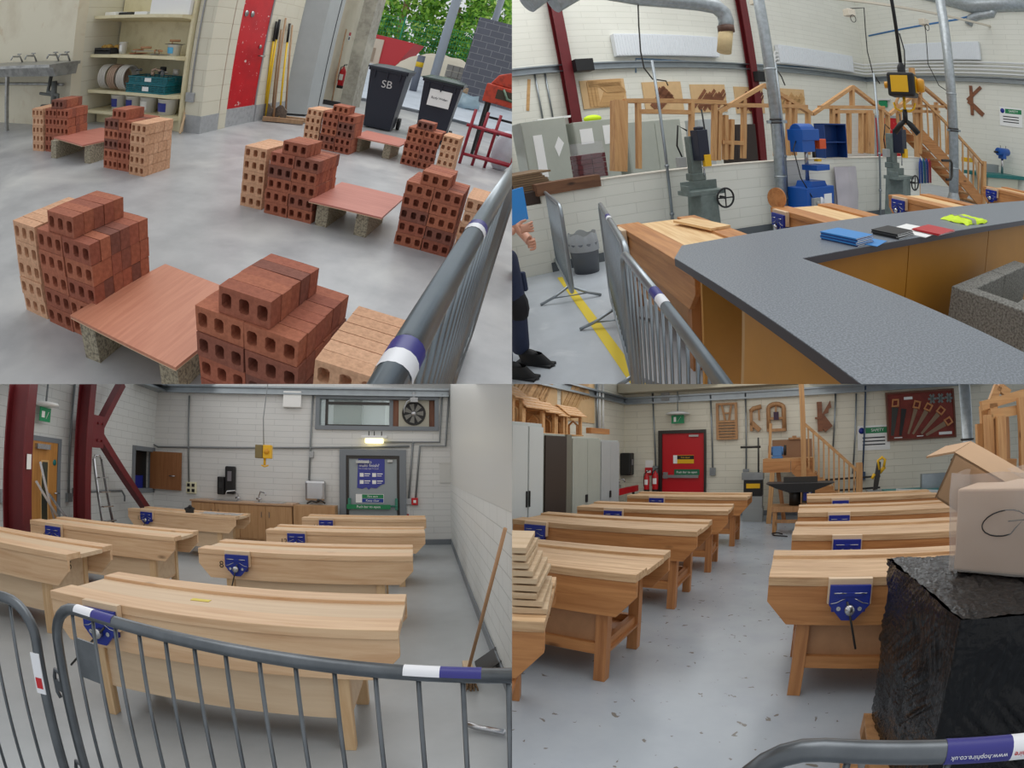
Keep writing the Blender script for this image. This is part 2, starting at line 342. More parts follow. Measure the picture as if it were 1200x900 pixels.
# setting
g = MB(); g.grid(lambda u, v: Vector((-13+17*u, -1+15*v, 0)), 2, 2, False); struct('floor', g, concrete)
g = MB(); g.grid(lambda u, v: Vector((-40+60*u, 13+30*v, -.0+min(.98,.085*max(0,13+30*v-12)))), 2, 30, False)
struct('ground', g, speckle('yard_concrete', (215,222,232), (196,204,214), 1.5, .8, .4, .7))
g = MB(); g.box((-13,5.3,0),(-6.45,5.5,4)); struct('wall_left', g, render_wall)
g = MB(); g.box((-6.45,6.32,0),(-4.35,6.5,4)).box((-6.6,5.5,0),(-6.45,6.5,4)); struct('wall_alcove', g, cream_block_x)
g = MB(); g.box((-4.64,5.88,.24),(-4.35,6.3,4)); struct('wall_pier', g, cream_block_x)
g = MB(); g.box((-4.65,5.87,0),(-4.34,6.3,.24)); struct('baseboard_pier', g, grey_paint)
g = MB(); g.box((-4.6,7.33,.27),(-4.35,8.3,4)); struct('wall_back', g, cream_block)
g = MB(); g.box((-4.61,7.33,0),(-4.34,8.3,.27)); struct('baseboard_back', g, grey_paint)
g = MB(); g.box((-5.1,9.6,0),(-4.86,12.6,4)); struct('wall_recess', g, render_wall)
g = MB(); g.bar((-4.5,12.0,0),(-4.5,12.0,4.5),.22,.12); struct('trim_1', g, black)
g = MB(); g.bar((-4.26,11.3,0),(-4.26,11.3,5),.30,.5); struct('column', g, speckle('raw_concrete', (168,164,152), (140,136,126), 8, .85, .4, .65, big=(.9,(190,186,172),.5,.7)))
# red door with its plates
red_door = speckle('red_door_paint', (206,28,38), (178,20,32), 2.5, .38, .4, .7, big=(14,(226,200,196),.655,.70))
g = MB(); g.box((-4.5,6.13,.27),(-4.37,7.3,2.6)); dr = struct('door_1', g, red_door)
g = MB(); g.box((-4.5,6.1,.0),(-4.36,7.32,.27)); struct('kick_plate', g, speckle('scuffed_grey', (176,178,180), (150,152,156), 18, .5, .45, .7), parent=dr)
g = MB(); [g.lathe([(.0,0),(.045,0),(.045,.012),(0,.014)], (-4.37,y,1.68), 16, 'X') for y in (6.62,6.78)]; struct('door_plate', g, steel, parent=dr)
g = MB(); g.lathe([(0,0),(.03,0),(.03,.02),(0,.022)], (-4.37,7.17,1.2), 12, 'X').tube([(-4.36,7.17,1.06),(-4.31,7.17,1.06),(-4.31,7.27,1.06)], .012, 8); struct('door_handle', g, steel, parent=dr)
g = MB(); g.box((-4.52,6.02,0),(-4.36,6.12,2.7)).box((-4.52,7.31,0),(-4.36,7.36,2.7)); struct('door_frame', g, grey_paint, parent=dr)

# ---- bricks
def brick_mat(name, cs, holes=False):
    m = bpy.data.materials.new(name); nt, N, L, B = nodes(m); B.inputs['Roughness'].default_value = .85
    oi = N.new('ShaderNodeObjectInfo'); r = N.new('ShaderNodeValToRGB'); e = r.color_ramp.elements; e[0].color = lin(cs[0]); e[0].position = 0; e[1].color = lin(cs[-1]); e[1].position = 1
    for i, c in enumerate(cs[1:-1]): q = e.new((i+1)/(len(cs)-1)); q.color = lin(c)
    L.new(oi.outputs['Random'], r.inputs[0])
    tc = N.new('ShaderNodeTexCoord'); n = N.new('ShaderNodeTexNoise'); n.inputs['Scale'].default_value = 55; n.inputs['Detail'].default_value = 6; L.new(tc.outputs['Object'], n.inputs[0])
    r2 = N.new('ShaderNodeValToRGB'); r2.color_ramp.elements[0].position = .3; r2.color_ramp.elements[0].color = (.8,.76,.74,1); r2.color_ramp.elements[1].position = .66; r2.color_ramp.elements[1].color = (1.08,1.08,1.08,1); L.new(n.outputs[0], r2.inputs[0])
    mx = N.new('ShaderNodeMix'); mx.data_type = 'RGBA'; mx.blend_type = 'MULTIPLY'; mx.inputs['Factor'].default_value = 1; L.new(r.outputs[0], mx.inputs['A']); L.new(r2.outputs[0], mx.inputs['B']); L.new(mx.outputs['Result'], B.inputs['Base Color'])
    b = N.new('ShaderNodeBump'); b.inputs['Strength'].default_value = .7; b.inputs['Distance'].default_value = .004; L.new(n.outputs[0], b.inputs['Height']); L.new(b.outputs[0], B.inputs['Normal']); return m
red_brick = brick_mat('red_brick', [(172,104,78),(178,108,82),(160,94,72),(180,110,82),(150,86,68),(174,102,78),(126,80,68),(168,98,76)])
buff_brick = brick_mat('buff_brick', [(214,166,132),(222,176,142),(206,158,124),(216,170,136)])
def brick_mesh(seed):
    rd = random.Random(seed); W, H_, D = .213, .1005, .0635; g = MB(); j = lambda a: rd.uniform(-a, a)
    xs = [0, W/3, 2*W/3, W]; cz = H_/2
    def face(y, flip):
        for c in range(3):
            cx = (xs[c]+xs[c+1])/2 + (-.003,0,.003)[c]; hw, hh, q = .0205, .0275, .008
            o = [(cx-hw+q,cz-hh),(cx+hw-q,cz-hh),(cx+hw,cz-hh+q),(cx+hw,cz+hh-q),(cx+hw-q,cz+hh),(cx-hw+q,cz+hh),(cx-hw,cz+hh-q),(cx-hw,cz-hh+q)]
            k = [(xs[c],0),(xs[c+1],0),(xs[c+1],H_),(xs[c],H_)]
            vs = [(a,y,b) for a,b in k]+[(a,y,b) for a,b in o]
            fs = [(0,1,5,4),(1,6,5),(1,2,7,6),(2,8,7),(2,3,9,8),(3,10,9),(3,0,11,10),(0,4,11)]
            g._add(vs, [f[::-1] for f in fs] if flip else fs)
            if not flip:
                vs = [(a,0,b) for a,b in o]+[(a,D*.9,b) for a,b in o]
                g._add(vs, [(i,(i+1)%8,8+(i+1)%8,8+i) for i in range(8)]+[tuple(range(8,16))])
    face(0, False); face(D, True)
    g._add([(0,0,0),(W,0,0),(W,D,0),(0,D,0),(0,0,H_),(W,0,H_),(W,D,H_),(0,D,H_)], [(0,3,2,1),(4,5,6,7),(1,2,6,5),(3,0,4,7)])
    me = g.mesh('brick', red_brick); 
    bm = bmesh.new(); bm.from_mesh(me); bmesh.ops.remove_doubles(bm, verts=bm.verts, dist=1e-5)
    for v in bm.verts:
        if min(v.co.x, W-v.co.x) < 1e-4 and min(v.co.z, H_-v.co.z) < 1e-4: v.co += Vector((j(.0015), j(.001), j(.0012)))
    bm.to_mesh(me); bm.free(); return me
RED = [brick_mesh(i) for i in range(4)]
BUFF = []
for me in RED:
    b = me.copy(); b.materials.clear(); b.materials.append(buff_brick); BUFF.append(b)
ORD = ['bottom course', 'second course up', 'third course up', 'fourth course up', 'fifth course up', 'top row']
NTH = ['front', 'second back', 'third back', 'fourth back', 'fifth back', 'sixth back']
rb = random.Random(3)
def brick(kind, P, rz, label, group):
    o = bpy.data.objects.new(kind+'_brick', rb.choice(RED if kind == 'red' else BUFF)); COL.objects.link(o)
    tag(o, label, kind+' brick', group); place(o, P, rz)
def brick_stack(kind, x, y, yaw, cols, deep, where, side=True, top=5, topx=.1, allside=False, toprows=1):
    c_, s_ = math.cos(yaw), math.sin(yaw)
    def at(u, v, z): return (x+u*c_-v*s_, y+u*s_+v*c_, z)
    grp = kind+' bricks in the '+where
    for lay in range(5):
        off = rb.uniform(-.006,.006)
        for c in range(cols):
            for k in range(deep):
                if not (k == 0 or lay == 4 or (side and c == cols-1)): continue
                col = ('left ' if c == 0 else 'right ') if cols == 2 else ''
                lb = '%s brick, %s, %s %sin %s' % (kind, ORD[lay], NTH[k] if k else 'front face', col, where)
                brick(kind, at(c*.219+off+rb.uniform(-.002,.002), k*.066+rb.uniform(-.003,.003)*(k == 0), lay*.1025), yaw+rb.uniform(-.01,.01), lb, grp)
    for k in range(top):
        brick(kind, at(topx+rb.uniform(-.004,.004), .01+k*.066, 5*.1025), yaw+rb.uniform(-.012,.012), '%s brick, %s in row on top of %s' % (kind, NTH[k], where), grp)
brick_stack('red', -2.16, 1.53, -.05, 2, 6, 'stack at the front left')
brick_stack('buff', -2.40, 1.545, -.05, 1, 6, 'stack at the front left', side=False, top=0)
brick_stack('red', -.965, 1.31, -.07, 2, 6, 'stack at the front middle', top=5)
brick_stack('buff', -.45, 1.22, -.02, 1, 6, 'front stack by the barrier', side=False, top=0)
brick_stack('red', -1.938, 3.588, -.01, 2, 6, 'stack left of the middle board', top=4)
brick_stack('buff', -2.20, 3.63, -.02, 1, 6, 'stack left of the middle board', side=False, top=0)
brick_stack('red', -.812, 3.632, .02, 2, 6, 'stack right of the middle board', top=5)
brick_stack('buff', -.345, 3.62, .02, 1, 6, 'stack by the barrier sticker', side=False, top=0)
brick_stack('red', -5.52, 4.14, .05, 2, 5, 'stack before the grey tub')
brick_stack('buff', -5.76, 4.11, .05, 1, 5, 'stack before the grey tub', side=False, top=0)
brick_stack('red', -4.152, 3.9, -.03, 2, 6, 'stack below the shelves', side=False, top=4)
brick_stack('buff', -3.705, 3.84, -.03, 1, 6, 'stack below the shelves', side=True, top=0)
brick_stack('red', -2.69, 6.27, .03, 2, 6, 'stack before the SB bin', top=4)
brick_stack('buff', -2.93, 6.26, .03, 1, 6, 'stack before the SB bin', side=False, top=0)
brick_stack('red', -1.60, 6.5, .03, 2, 6, 'stack before the noticed bin', side=False, top=4)
brick_stack('buff', -1.13, 6.5, .03, 1, 6, 'stack before the noticed bin', side=True, top=0)

# ---- plywood boards on blocks
ply = wood('pink_ply', (206,140,112), (190,122,96), 'Y', .45, False, 2.0)
ply2 = wood('rosy_ply', (198,128,112), (184,112,98), 'X', .45, False, 2.0)
ply_edge = plain('ply_edge', (222,190,156), .7)
def board(poly, z, mat_, label, where):
    g = MB(); g.prism(poly, z, z+.018, 'XY').mat(1)
    n = len(poly); b = bpy.data.objects.new('plywood_board', None)
    o = MB().prism(poly, z+.004, z+.018, 'XY').build('plywood_board', mat_); tag(o, label, 'board', 'boards on blocks'); place(o)
    MB().prism([(a,b_) for a,b_ in poly], z, z+.004, 'XY').build('edge_veneer', ply_edge, o)
    xs = sorted(p[0] for p in poly); y0 = min(p[1] for p in poly); y1 = max(p[1] for p in poly)
    for sx, s_ in ((xs[0]+.1, 'left'), (xs[-1]-.17, 'right')):
        g = MB().box((-.05,0,0),(.05,.44,z-.001)); solo('concrete_block', g, aggregate, 'rough concrete block under the %s end of %s' % (s_, where), 'block', (sx, y0+.09, 0), group='blocks under the boards')
board([(-1.775,1.38),(-1.075,1.30),(-1.02,1.93),(-1.69,2.02)], .2, ply, 'large reddish plywood board on blocks at the front of the bay', 'the front board')
board([(-5.19,4.02),(-4.45,3.85),(-4.3,4.5),(-5.02,4.66)], .2, ply2, 'small reddish plywood board below the shelves', 'the board below the shelves')
board([(-1.51,3.5),(-.914,3.52),(-.93,4.22),(-1.52,4.2)], .2, ply2, 'pinkish plywood board in the middle of the bay', 'the middle board')
board([(-2.34,6.5),(-1.67,6.55),(-1.7,7.2),(-2.37,7.2)], .2, ply2, 'brown plywood board in front of the wheelie bins', 'the board by the bins')

# ---- crowd barriers (used in three of the rooms)
stick_w = plain('sticker_white', (236,236,240), .4); stick_b = plain('sticker_blue', (52,50,130), .4)
def barrier(label, loc, rz, L=2.3, H_=1.1, n=19, sag=.0, mat_=None, feet=True, plate=False, sl=(.09,.10), r=.021, z0=.17, group='crowd control barriers', sx=(1.35,), hooks=False, br=.0068):
    mat_ = mat_ or galv; t = thing('crowd_barrier', label, 'barrier', loc, rz, group)
    R_ = .13; pts = []
    for cx, cz, a0 in ((R_, H_-R_, PI), (L-R_, H_-R_, PI/2)): pts += [(cx+R_*math.cos(a0-a*PI/12), 0, cz+R_*math.sin(a0-a*PI/12)) for a in range(7)]
    for cx, cz, a0 in ((L-R_, z0+R_, 0), (R_, z0+R_, -PI/2)): pts += [(cx+R_*math.cos(a0-a*PI/12), 0, cz+R_*math.sin(a0-a*PI/12)) for a in range(7)]
    MB().tube(pts, r, 14, closed=True).build('frame', mat_, t)
    for i in range(n):
        x = (i+1)*L/(n+1); lo = z0+.0; MB().tube([(x,0,lo),(x,0,H_)], br, 8).build('bar', mat_, t)
    if feet:
        for x in (.35, L-.35):
            MB().tube([(x,-.34,.012),(x,-.2,.012+.05),(x,0,z0)], .016, 8).tube([(x,.34,.012),(x,.2,.062),(x,0,z0)], .016, 8).tube([(x,-.2,.06),(x,.2,.06)], .008, 6).build('foot', mat_, t)
    for x in sx:
        g = MB(); g.grid(lambda u, v: Vector((x+sl[0]*u, (r+.0012)*math.cos(PI*(.0+v*1.0)), H_+(r+.0012)*math.sin(PI*v))), 1, 8); g.build('white_sticker', stick_w, t)
        g = MB(); g.grid(lambda u, v: Vector((x+sl[0]+sl[1]*u, (r+.0012)*math.cos(PI*v), H_+(r+.0012)*math.sin(PI*v))), 1, 8); g.build('blue_sticker', stick_b, t)
    if plate: MB().box((L/(n+1), -.004, H_-.24), (2*L/(n+1), .004, H_-.1)).build('plate', mat_, t)
    if hooks:
        for z in (H_-.27, z0+.28): MB().tube([(0,0,z),(-.05,0,z+.01),(-.06,0,z-.02),(-.06,0,z-.08),(-.045,0,z-.1)], .008, 8).box((-.035,-.02,z-.06),(0,.02,z-.02)).build('hook', mat_, t)
    return t
barrier('grey steel barrier with stickers on its rail at the bay edge', (-.075,.22,0), PI/2-.02, sx=(.21,.74), n=20, sl=(.03,.03), feet=False, z0=.05)

# ---- wash trough, taps
g = MB(); t = thing('wash_trough', 'long stained steel trough with taps on the left wall', 'sink', (0,0,0))
MB().prism([(4.72,.97),(5.29,.97),(5.29,.93),(5.25,.93),(5.22,.80),(4.84,.80),(4.78,.93),(4.72,.93)], -11, -6.25, 'YZ').build('basin', steel, t)
MB().tube([(-8.9,5.0,.8),(-8.9,5.0,.68),(-8.85,4.95,.58),(-8.7,4.95,.55),(-8.62,4.98,.62),(-8.62,5.0,.66),(-9.0,5.2,.7)], .035, 10).build('waste_pipe', white_plastic, t)
MB().bar((-7.52,4.85,0),(-7.52,4.85,.8),.05,.05).build('leg', steel, t)
MB().tube([(-11,5.2,.66),(-6.5,5.2,.64)], .02, 8).build('supply_pipe', steel, t)
for x in (-9.35,-8.75,-7.7,-7.3,-6.72,-6.45):
    MB().tube([(x,5.25,.97),(x,5.2,1.06),(x,5.05,1.08),(x,5.02,1.03)], .014, 8).tube([(x-.05,5.18,1.1),(x+.05,5.18,1.1)], .01, 6).tube([(x,5.18,1.06),(x,5.18,1.1)], .012, 6).build('tap', steel, t)
# grey tub
g = MB(); g.prism([(-.44,0),(.44,0),(.5,.62),(-.5,.5)], -.28, .28, 'XZ'); g.box((-.53,-.3,.48),(-.47,.3,.53)).bar((-.52,-.29,.52),(.54,-.29,.66),.05,.04).bar((-.52,.29,.52),(.54,.29,.66),.05,.04)
solo('tub', g, speckle('grey_tub', (150,158,168), (120,128,138), 9, .5, .4, .7), 'tall blue-grey plastic tub under the wash trough', 'tub', (-7.84,6.28,0.2)[:2]+(.0,), .1)
# pipework under the trough end
g = MB(); g.tube([(-6.75,5.15,.78),(-6.75,5.1,.55),(-6.5,5.1,.5),(-6.5,5.1,.35),(-6.9,5.1,.33)], .03, 10).tube([(-6.6,5.1,.7),(-6.6,5.1,.3)], .045, 10).tube([(-6.95,5.1,.52),(-6.6,5.1,.5)], .022, 8)
solo('waste_pipes', g, plain('pipe_grey', (96,98,96), .5), 'cluster of grey waste pipes between trough and shelves', 'pipes')

# ---- shelving unit and what stands on it
t = thing('shelving_unit', 'cream metal shelving unit full of tools and tubs', 'shelves')
MB().box((-6.42,6.2,0),(-4.68,6.24,2.6)).build('back_panel', cream_metal, t)
MB().box((-4.70,5.82,0),(-4.655,6.24,2.6)).build('side_panel', cream_metal, t)
SH = [.2,.5,1.02,1.58]
for i, z in enumerate(SH):
    MB().prism([(5.62,z-.03),(5.62,z+.012),(6.2,z+.012),(6.2,z-.08)], -6.42, -4.70, 'YZ').build('shelf', cream_metal, t)
MB().box((-6.42,5.84,0),(-4.70,5.87,.15)).build('plinth', cream_metal, t)
def tub(x, y, z, r, h, lab, label, group='tubs on the shelves', rz=0):
    t = thing('plastic_tub', label, 'tub', (x,y,z), rz, group)
    MB().lathe([(0,0),(r*.86,0),(r,h*.96),(r*1.05,h*.97),(r*1.05,h),(r*.98,h),(.0,h*.995)], n=24).build('body', white_plastic, t)
    g = MB(); g.grid(lambda u, v: Vector(((r*(.90+.10*(.2+.55*v))+.002)*math.cos(-PI/2-1.0+1.5*u), (r*(.90+.10*(.2+.55*v))+.002)*math.sin(-PI/2-1.0+1.5*u), h*(.2+.55*v))), 10, 1); g.build('printed_label', lab, t)
for i, (x, lb) in enumerate(((-5.98,'leftmost white tub on the bottom shelf'),(-5.66,'second white tub from the left on the bottom shelf'),(-5.36,'white tub with a creased label on the bottom shelf'),(-4.98,'large white tub with blue label at the right of the bottom shelf'))):
    tub(x, 5.9, SH[0]+.012, .13 if i < 3 else .15, .22, [blue_label, blue_label, paper, blue_label][i], lb)
tub(-4.98, 5.9, SH[2]+.012, .1, .15, sky_label, 'white tub with light blue label on the shelf of trowels')
tub(-5.95, 5.85, SH[2]+.012, .065, .17, paper, 'small white pot beside the sponges')
# hose coils
def coil(x, y, z, label, m):
    g = MB()
    for k in range(4): g.tube([(.04*k, .17*math.cos(a*PI/10+k), .17*math.sin(a*PI/10+k)) for a in range(20)], .017, 8, closed=True)
    solo('hose_coil', g, m, label, 'hose', (x,y,z), group='coils on the middle shelf')
hose_m = plain('hose_tan', (168,142,122), .5); hose_w = plain('hose_pale', (196,192,184), .5)
coil(-6.2,5.8,SH[1]+.2, 'pale hose coil at the left end of the middle shelf', hose_w); coil(-5.98,5.78,SH[1]+.2, 'brown hose coil in the middle of the coils', hose_m); coil(-5.76,5.76,SH[1]+.2, 'pale hose coil against the teal crate', hose_w)
# crates
def crate(x, y, z, rz, L_, W_, H2, label):
    t = thing('crate', label, 'crate', (x,y,z), rz, 'teal crates'); g = MB(); th = .012
    g.box((-L_/2,-W_/2,0),(L_/2,W_/2,th))
    for zz in [th+i*(H2-th)/5 for i in range(5)]:
        hh = (H2-th)/5*.62
        g.box((-L_/2,-W_/2,zz),(L_/2,-W_/2+th,zz+hh)).box((-L_/2,W_/2-th,zz),(L_/2,W_/2,zz+hh)).box((-L_/2,-W_/2+th,zz),(-L_/2+th,W_/2-th,zz+hh)).box((L_/2-th,-W_/2+th,zz),(L_/2,W_/2-th,zz+hh))
    for i in range(9):
        x_ = -L_/2+th+i*(L_-3*th)/8; g.box((x_,-W_/2,th),(x_+th,-W_/2+th,H2)).box((x_,W_/2-th,th),(x_+th,W_/2,H2))
    g.box((-L_/2-.01,-W_/2-.01,H2-.015),(L_/2+.01,-W_/2+.006,H2)).box((-L_/2-.01,W_/2-.006,H2-.015),(L_/2+.01,W_/2+.01,H2)).box((L_/2-.006,-W_/2,H2-.015),(L_/2+.01,W_/2,H2)).box((-L_/2-.01,-W_/2,H2-.015),(-L_/2+.006,W_/2,H2))
    g.build('basket', teal_plastic, t); MB().box((-.05,-W_/2-.004,.03),(.07,-W_/2-.001,.09)).build('tag', paper, t); return t
crate(-5.22,5.82,SH[1]+.012,.0,.76,.36,.13,'lower teal plastic crate on the middle shelf'); crate(-5.2,5.83,SH[1]+.143,.03,.72,.36,.10,'upper teal plastic crate heaped with fittings')
rj = random.Random(5)
def junk(n, box, z, mats_, label, cat, name, szr=(.03,.08)):
    for i in range(n):
        x = rj.uniform(box[0],box[2]); y = rj.uniform(box[1],box[3]); zz = z+rj.uniform(0,.05)
        g = MB(); k = i % 3; s_ = rj.uniform(*szr); a = rj.uniform(0,PI)
        if k == 0: g.lathe([(0,0),(s_*.6,0),(s_*.6,s_),(s_*.45,s_),(s_*.45,s_*.2),(0,s_*.2)], n=12)
        elif k == 1: g.tube([(-s_*1.4,0,.02),(0,0,.03),(s_*.6,s_*.5,.05),(s_,s_*1.2,.02)], s_*.28, 8)
        else: g.tube([(s_*math.cos(q*PI/6),s_*math.sin(q*PI/6),.03+.01*math.sin(q)) for q in range(12)], s_*.22, 6, closed=True)
        solo(name, g, mats_[i % len(mats_)], label[i % len(label)], cat, (x,y,zz), a, group=cat+' heap on the shelf')
junk(8, (-5.5,5.7,-4.9,5.95), SH[1]+.25, [dark_rubber, plain('pipe_mid',(90,92,96),.5), hose_w, hose_m], ['black round fitting heaped in the upper teal crate','grey bent fitting heaped in the upper teal crate','pale ring fitting heaped in the upper teal crate','tan round fitting heaped in the upper teal crate','black bent fitting heaped in the upper teal crate','grey ring fitting heaped in the upper teal crate','pale round fitting heaped in the upper teal crate','tan bent fitting heaped in the upper teal crate'], 'fitting', 'pipe_fitting')
# sponges, trowels, papers
t = thing('tray', 'small dark slatted tray of yellow sponges', 'tray', (-6.22,5.82,SH[2]+.012), 0)
MB().box((-.17,-.13,0),(.17,.13,.015)).box((-.18,-.14,.0),(-.165,.14,.09)).box((.165,-.14,0),(.18,.14,.09)).box((-.18,-.14,0),(.18,-.125,.04)).box((-.18,-.14,.055),(.18,-.125,.09)).box((-.18,.125,0),(.18,.14,.09)).build('basket', dark_rubber, t)
sponge = speckle('sponge_yellow', (196,160,82), (160,118,56), 30, .95, .4, .6, bump=.6)
for i, (x, y, z, lb) in enumerate(((-6.3,5.8,.05,'yellow sponge at the left of the dark tray'),(-6.18,5.78,.06,'yellow sponge on top in the middle of the dark tray'),(-6.09,5.85,.05,'yellow sponge at the right of the dark tray'))):
    g = MB(); g.ball((0,0,.05), .07, 12, (1,.8,.65)); solo('sponge', g, sponge, lb, 'sponge', (x,y,SH[2]+z), group='sponges in the tray')
wood_h = plain('handle_wood', (190,140,100), .5); 
def trowel(x, y, z, rz, label, sz=.3, m=None):
    t = thing('float_trowel', label, 'trowel', (x,y,z), rz, 'hand floats and trowels'); 
    MB().prism([(-sz/2,-.06),(sz/2,-.06),(sz/2,.06),(-sz/2,.06)], 0, .006, 'XY').build('blade', m or steel, t)
    MB().tube([(-.05,0,.006),(-.05,0,.04)], .008, 6).tube([(-.09,0,.05),(.07,0,.05)], .016, 8).build('handle', wood_h, t)
trowel(-5.42,5.8,SH[2]+.06,.4,'large steel float lying tilted on the trowel heap',.42)
trowel(-5.3,5.86,SH[2]+.02,2.2,'steel trowel under the tilted float'); trowel(-5.15,5.8,SH[2]+.02,-.5,'trowel with wooden handle right of the float'); trowel(-5.62,5.85,SH[2]+.02,1.2,'red handled trowel beside the white pot',.24,orange_paint); trowel(-4.98,5.9,SH[2]+.165,.2,'pointing trowel lying across the blue-labelled tub',.26,dark_rubber)
for i, (x, y, z, w_, d_, h_, m, nm, lb, ct) in enumerate(((-6.2,5.85,0,.3,.22,.05,paper,'paper_pile','white paper pile at the left of the top shelf','papers'),(-5.85,5.8,0,.3,.2,.04,dark_rubber,'strap_bundle','dark strap bundle on the top shelf','straps'),(-5.5,5.75,-.02,.24,.2,.06,white_plastic,'float_block','white block overhanging the top shelf edge','block'),(-5.15,5.82,0,.4,.28,.22,paper,'cardboard_box','white printed box on the top shelf','box'),(-4.85,5.86,0,.26,.3,.2,paper,'cardboard_box','white box at the right end of the top shelf','box'))):
    g = MB(); g.box((-w_/2,-d_/2,0),(w_/2,d_/2,h_)); solo(nm, g, m, lb, ct, (x,y,SH[3]+.012+z), .1*i-.2, bevel=.008)
# socket and conduit on the pier
g = MB().box((-4.63,5.84,.42),(-4.49,5.88,.55)); solo('socket_box', g, grey_paint, 'grey socket box low on the brick pier', 'socket', bevel=.006)
g = MB().tube([(-4.56,5.865,.55),(-4.56,5.865,4)], .012, 8); solo('conduit', g, grey_paint, 'grey conduit running up the brick pier', 'conduit')
for i, (a, lb) in enumerate((((-4.6,5.8,.0),'offcut leaning nearest the pier base'),((-4.55,5.7,.0),'second wooden offcut leaning at the pier base'))):
    g = MB().bar((0,0,.01),(-.05+.03*i,.1,.32-.08*i),.03,.012); solo('wood_offcut', g, plain('offcut', (206,176,140), .7), lb, 'offcut', a, group='offcuts by the pier')

# ---- long tools leaning by the grey cabinet
yel = plain('yellow_handle', (226,186,20), .4); worn = wood('worn_handle', (176,142,108), (146,112,84), 'Z', .6, False)
def longtool(base, top_, label, m, grip=True, head=None, name='long_handled_tool', r=.017):
    t = thing(name, label, 'tool', base, 0, 'long handled tools by the red door'); a = Vector((0,0,.05)); b = Vector(top_)-Vector(base); 
    q = a.lerp(b, .80) if grip else b
    MB().tube([a, q], r, 10).build('handle', m, t)
    if grip: MB().tube([q, b], r*1.25, 10).build('grip', black, t)
    if head: MB().bar((-.3+head[0],head[1],.05),(.3+head[0],head[2],.05),.08,.07).build('brush_head', worn, t)
    else: MB().prism([(-.1,0),(.1,0),(.12,.2),(.03,.28),(-.03,.28),(-.12,.2)], -.01, .01, 'XZ').build('blade', speckle('tool_head',(120,108,96),(90,84,78),20,.6), t)
WX = -4.33
for i, (p, q, lb, m, gr, hd) in enumerate((
  ((-4.35,7.64), (WX+.02,7.42,1.62), 'leftmost yellow shovel with black grip against the wall', yel, True, None),
  ((-4.29,7.59), (WX+.02,7.5,1.66), 'second yellow shovel with black grip against the wall', yel, True, None),
  ((-4.06,7.65), (WX+.02,7.85,1.62), 'yellow shovel half hidden between wooden poles', yel, True, None),
  ((-4.27,7.76), (WX+.02,7.62,1.5), 'dull wooden pole left of the third yellow shovel', worn, False, (0,0,.1)),
  ((-4.12,7.56), (WX+.02,7.68,1.7), 'tallest wooden broom pole with its head on the floor', worn, False, (.15,-.1,.2)),
  ((-4,7.75), (WX+.02,7.95,1.6), 'rightmost wooden broom pole leaning to the left', worn, False, (.05,0,.25)))):
    longtool((p[0],p[1],0), q, lb, m, gr, hd)

# ---- tall grey cabinet, recess tools, extinguisher
grey_cab = plain('grey_cabinet', (176,180,180), .45, var=.05, vs=3)
t = thing('metal_cabinet', 'tall pale grey metal cabinet beside the long tools', 'cabinet')
MB().prism([(-4.62,8.2),(-4.07,8.66),(-4.37,10.0),(-5.0,9.9)], .04, 3.2, 'XY').build('body', grey_cab, t)
MB().bar((-4.28,9.6,.05),(-4.28,9.6,3.1),.02,.02).build('door_seam', dark_rubber, t)
MB().prism([(-4.60,8.24),(-4.09,8.66),(-4.39,9.96),(-4.95,9.9)], 0, .04, 'XY').build('plinth', dark_rubber, t)
t = thing('broom', 'wooden broom leaning in the recess beside the extinguisher', 'broom', (-4.55,10.9,0)); MB().tube([(0,0,.1),(-.25,.5,1.75)], .018, 8).build('handle', worn, t); MB().box((-.2,-.04,0),(.2,.04,.1)).build('brush_head', dark_rubber, t)
ext_red = plain('extinguisher_red', (196,24,34), .3)
def extinguisher(loc, label, s_=1.0):
    t = thing('fire_extinguisher', label, 'extinguisher', loc)
    MB().lathe([(0,.0),(.07*s_,.01),(.075*s_,.04),(.075*s_,.40*s_),(.05*s_,.46*s_),(.022*s_,.49*s_),(.022*s_,.52*s_),(0,.52*s_)], n=20).build('cylinder', ext_red, t)
    MB().lathe([(.077*s_,.0),(.077*s_,.07*s_)], n=20).build('base_ring', black, t)
    MB().tube([(0,0,.52*s_),(.0,-.02,.56*s_),(.08*s_,-.03,.58*s_)], .012*s_, 8).tube([(0,0,.53*s_),(-.07*s_,0,.5*s_),(-.085*s_,0,.3*s_),(-.08*s_,0,.15*s_)], .012*s_, 8).build('hose_and_lever', black, t)
    MB().grid(lambda u, v: Vector((.0765*s_*math.cos(-PI/2-.7+1.4*u), .0765*s_*math.sin(-PI/2-.7+1.4*u), s_*(.2+.14*v))), 8, 1).build('printed_label', paper, t)
extinguisher((-4.72,11.6,.35), 'red fire extinguisher hung low in the recess'); 
for (y, z, m, lb) in ((10.9,1.5,ext_red,'small red and white sign left of the broom in the recess'),(11.75,1.5,ext_red,'small red and white sign above the extinguisher')):
    t = thing('safety_sign', lb, 'sign', (-4.855,y,z), 0, 'extinguisher signs'); MB().box((0,0,0),(.004,.12,.2)).build('board', paper, t); MB().box((.004,.0,.12),(.006,.12,.2)).build('red_panel', m, t); MB().box((.004,.02,.02),(.006,.1,.09)).build('dark_panel', dark_print, t)

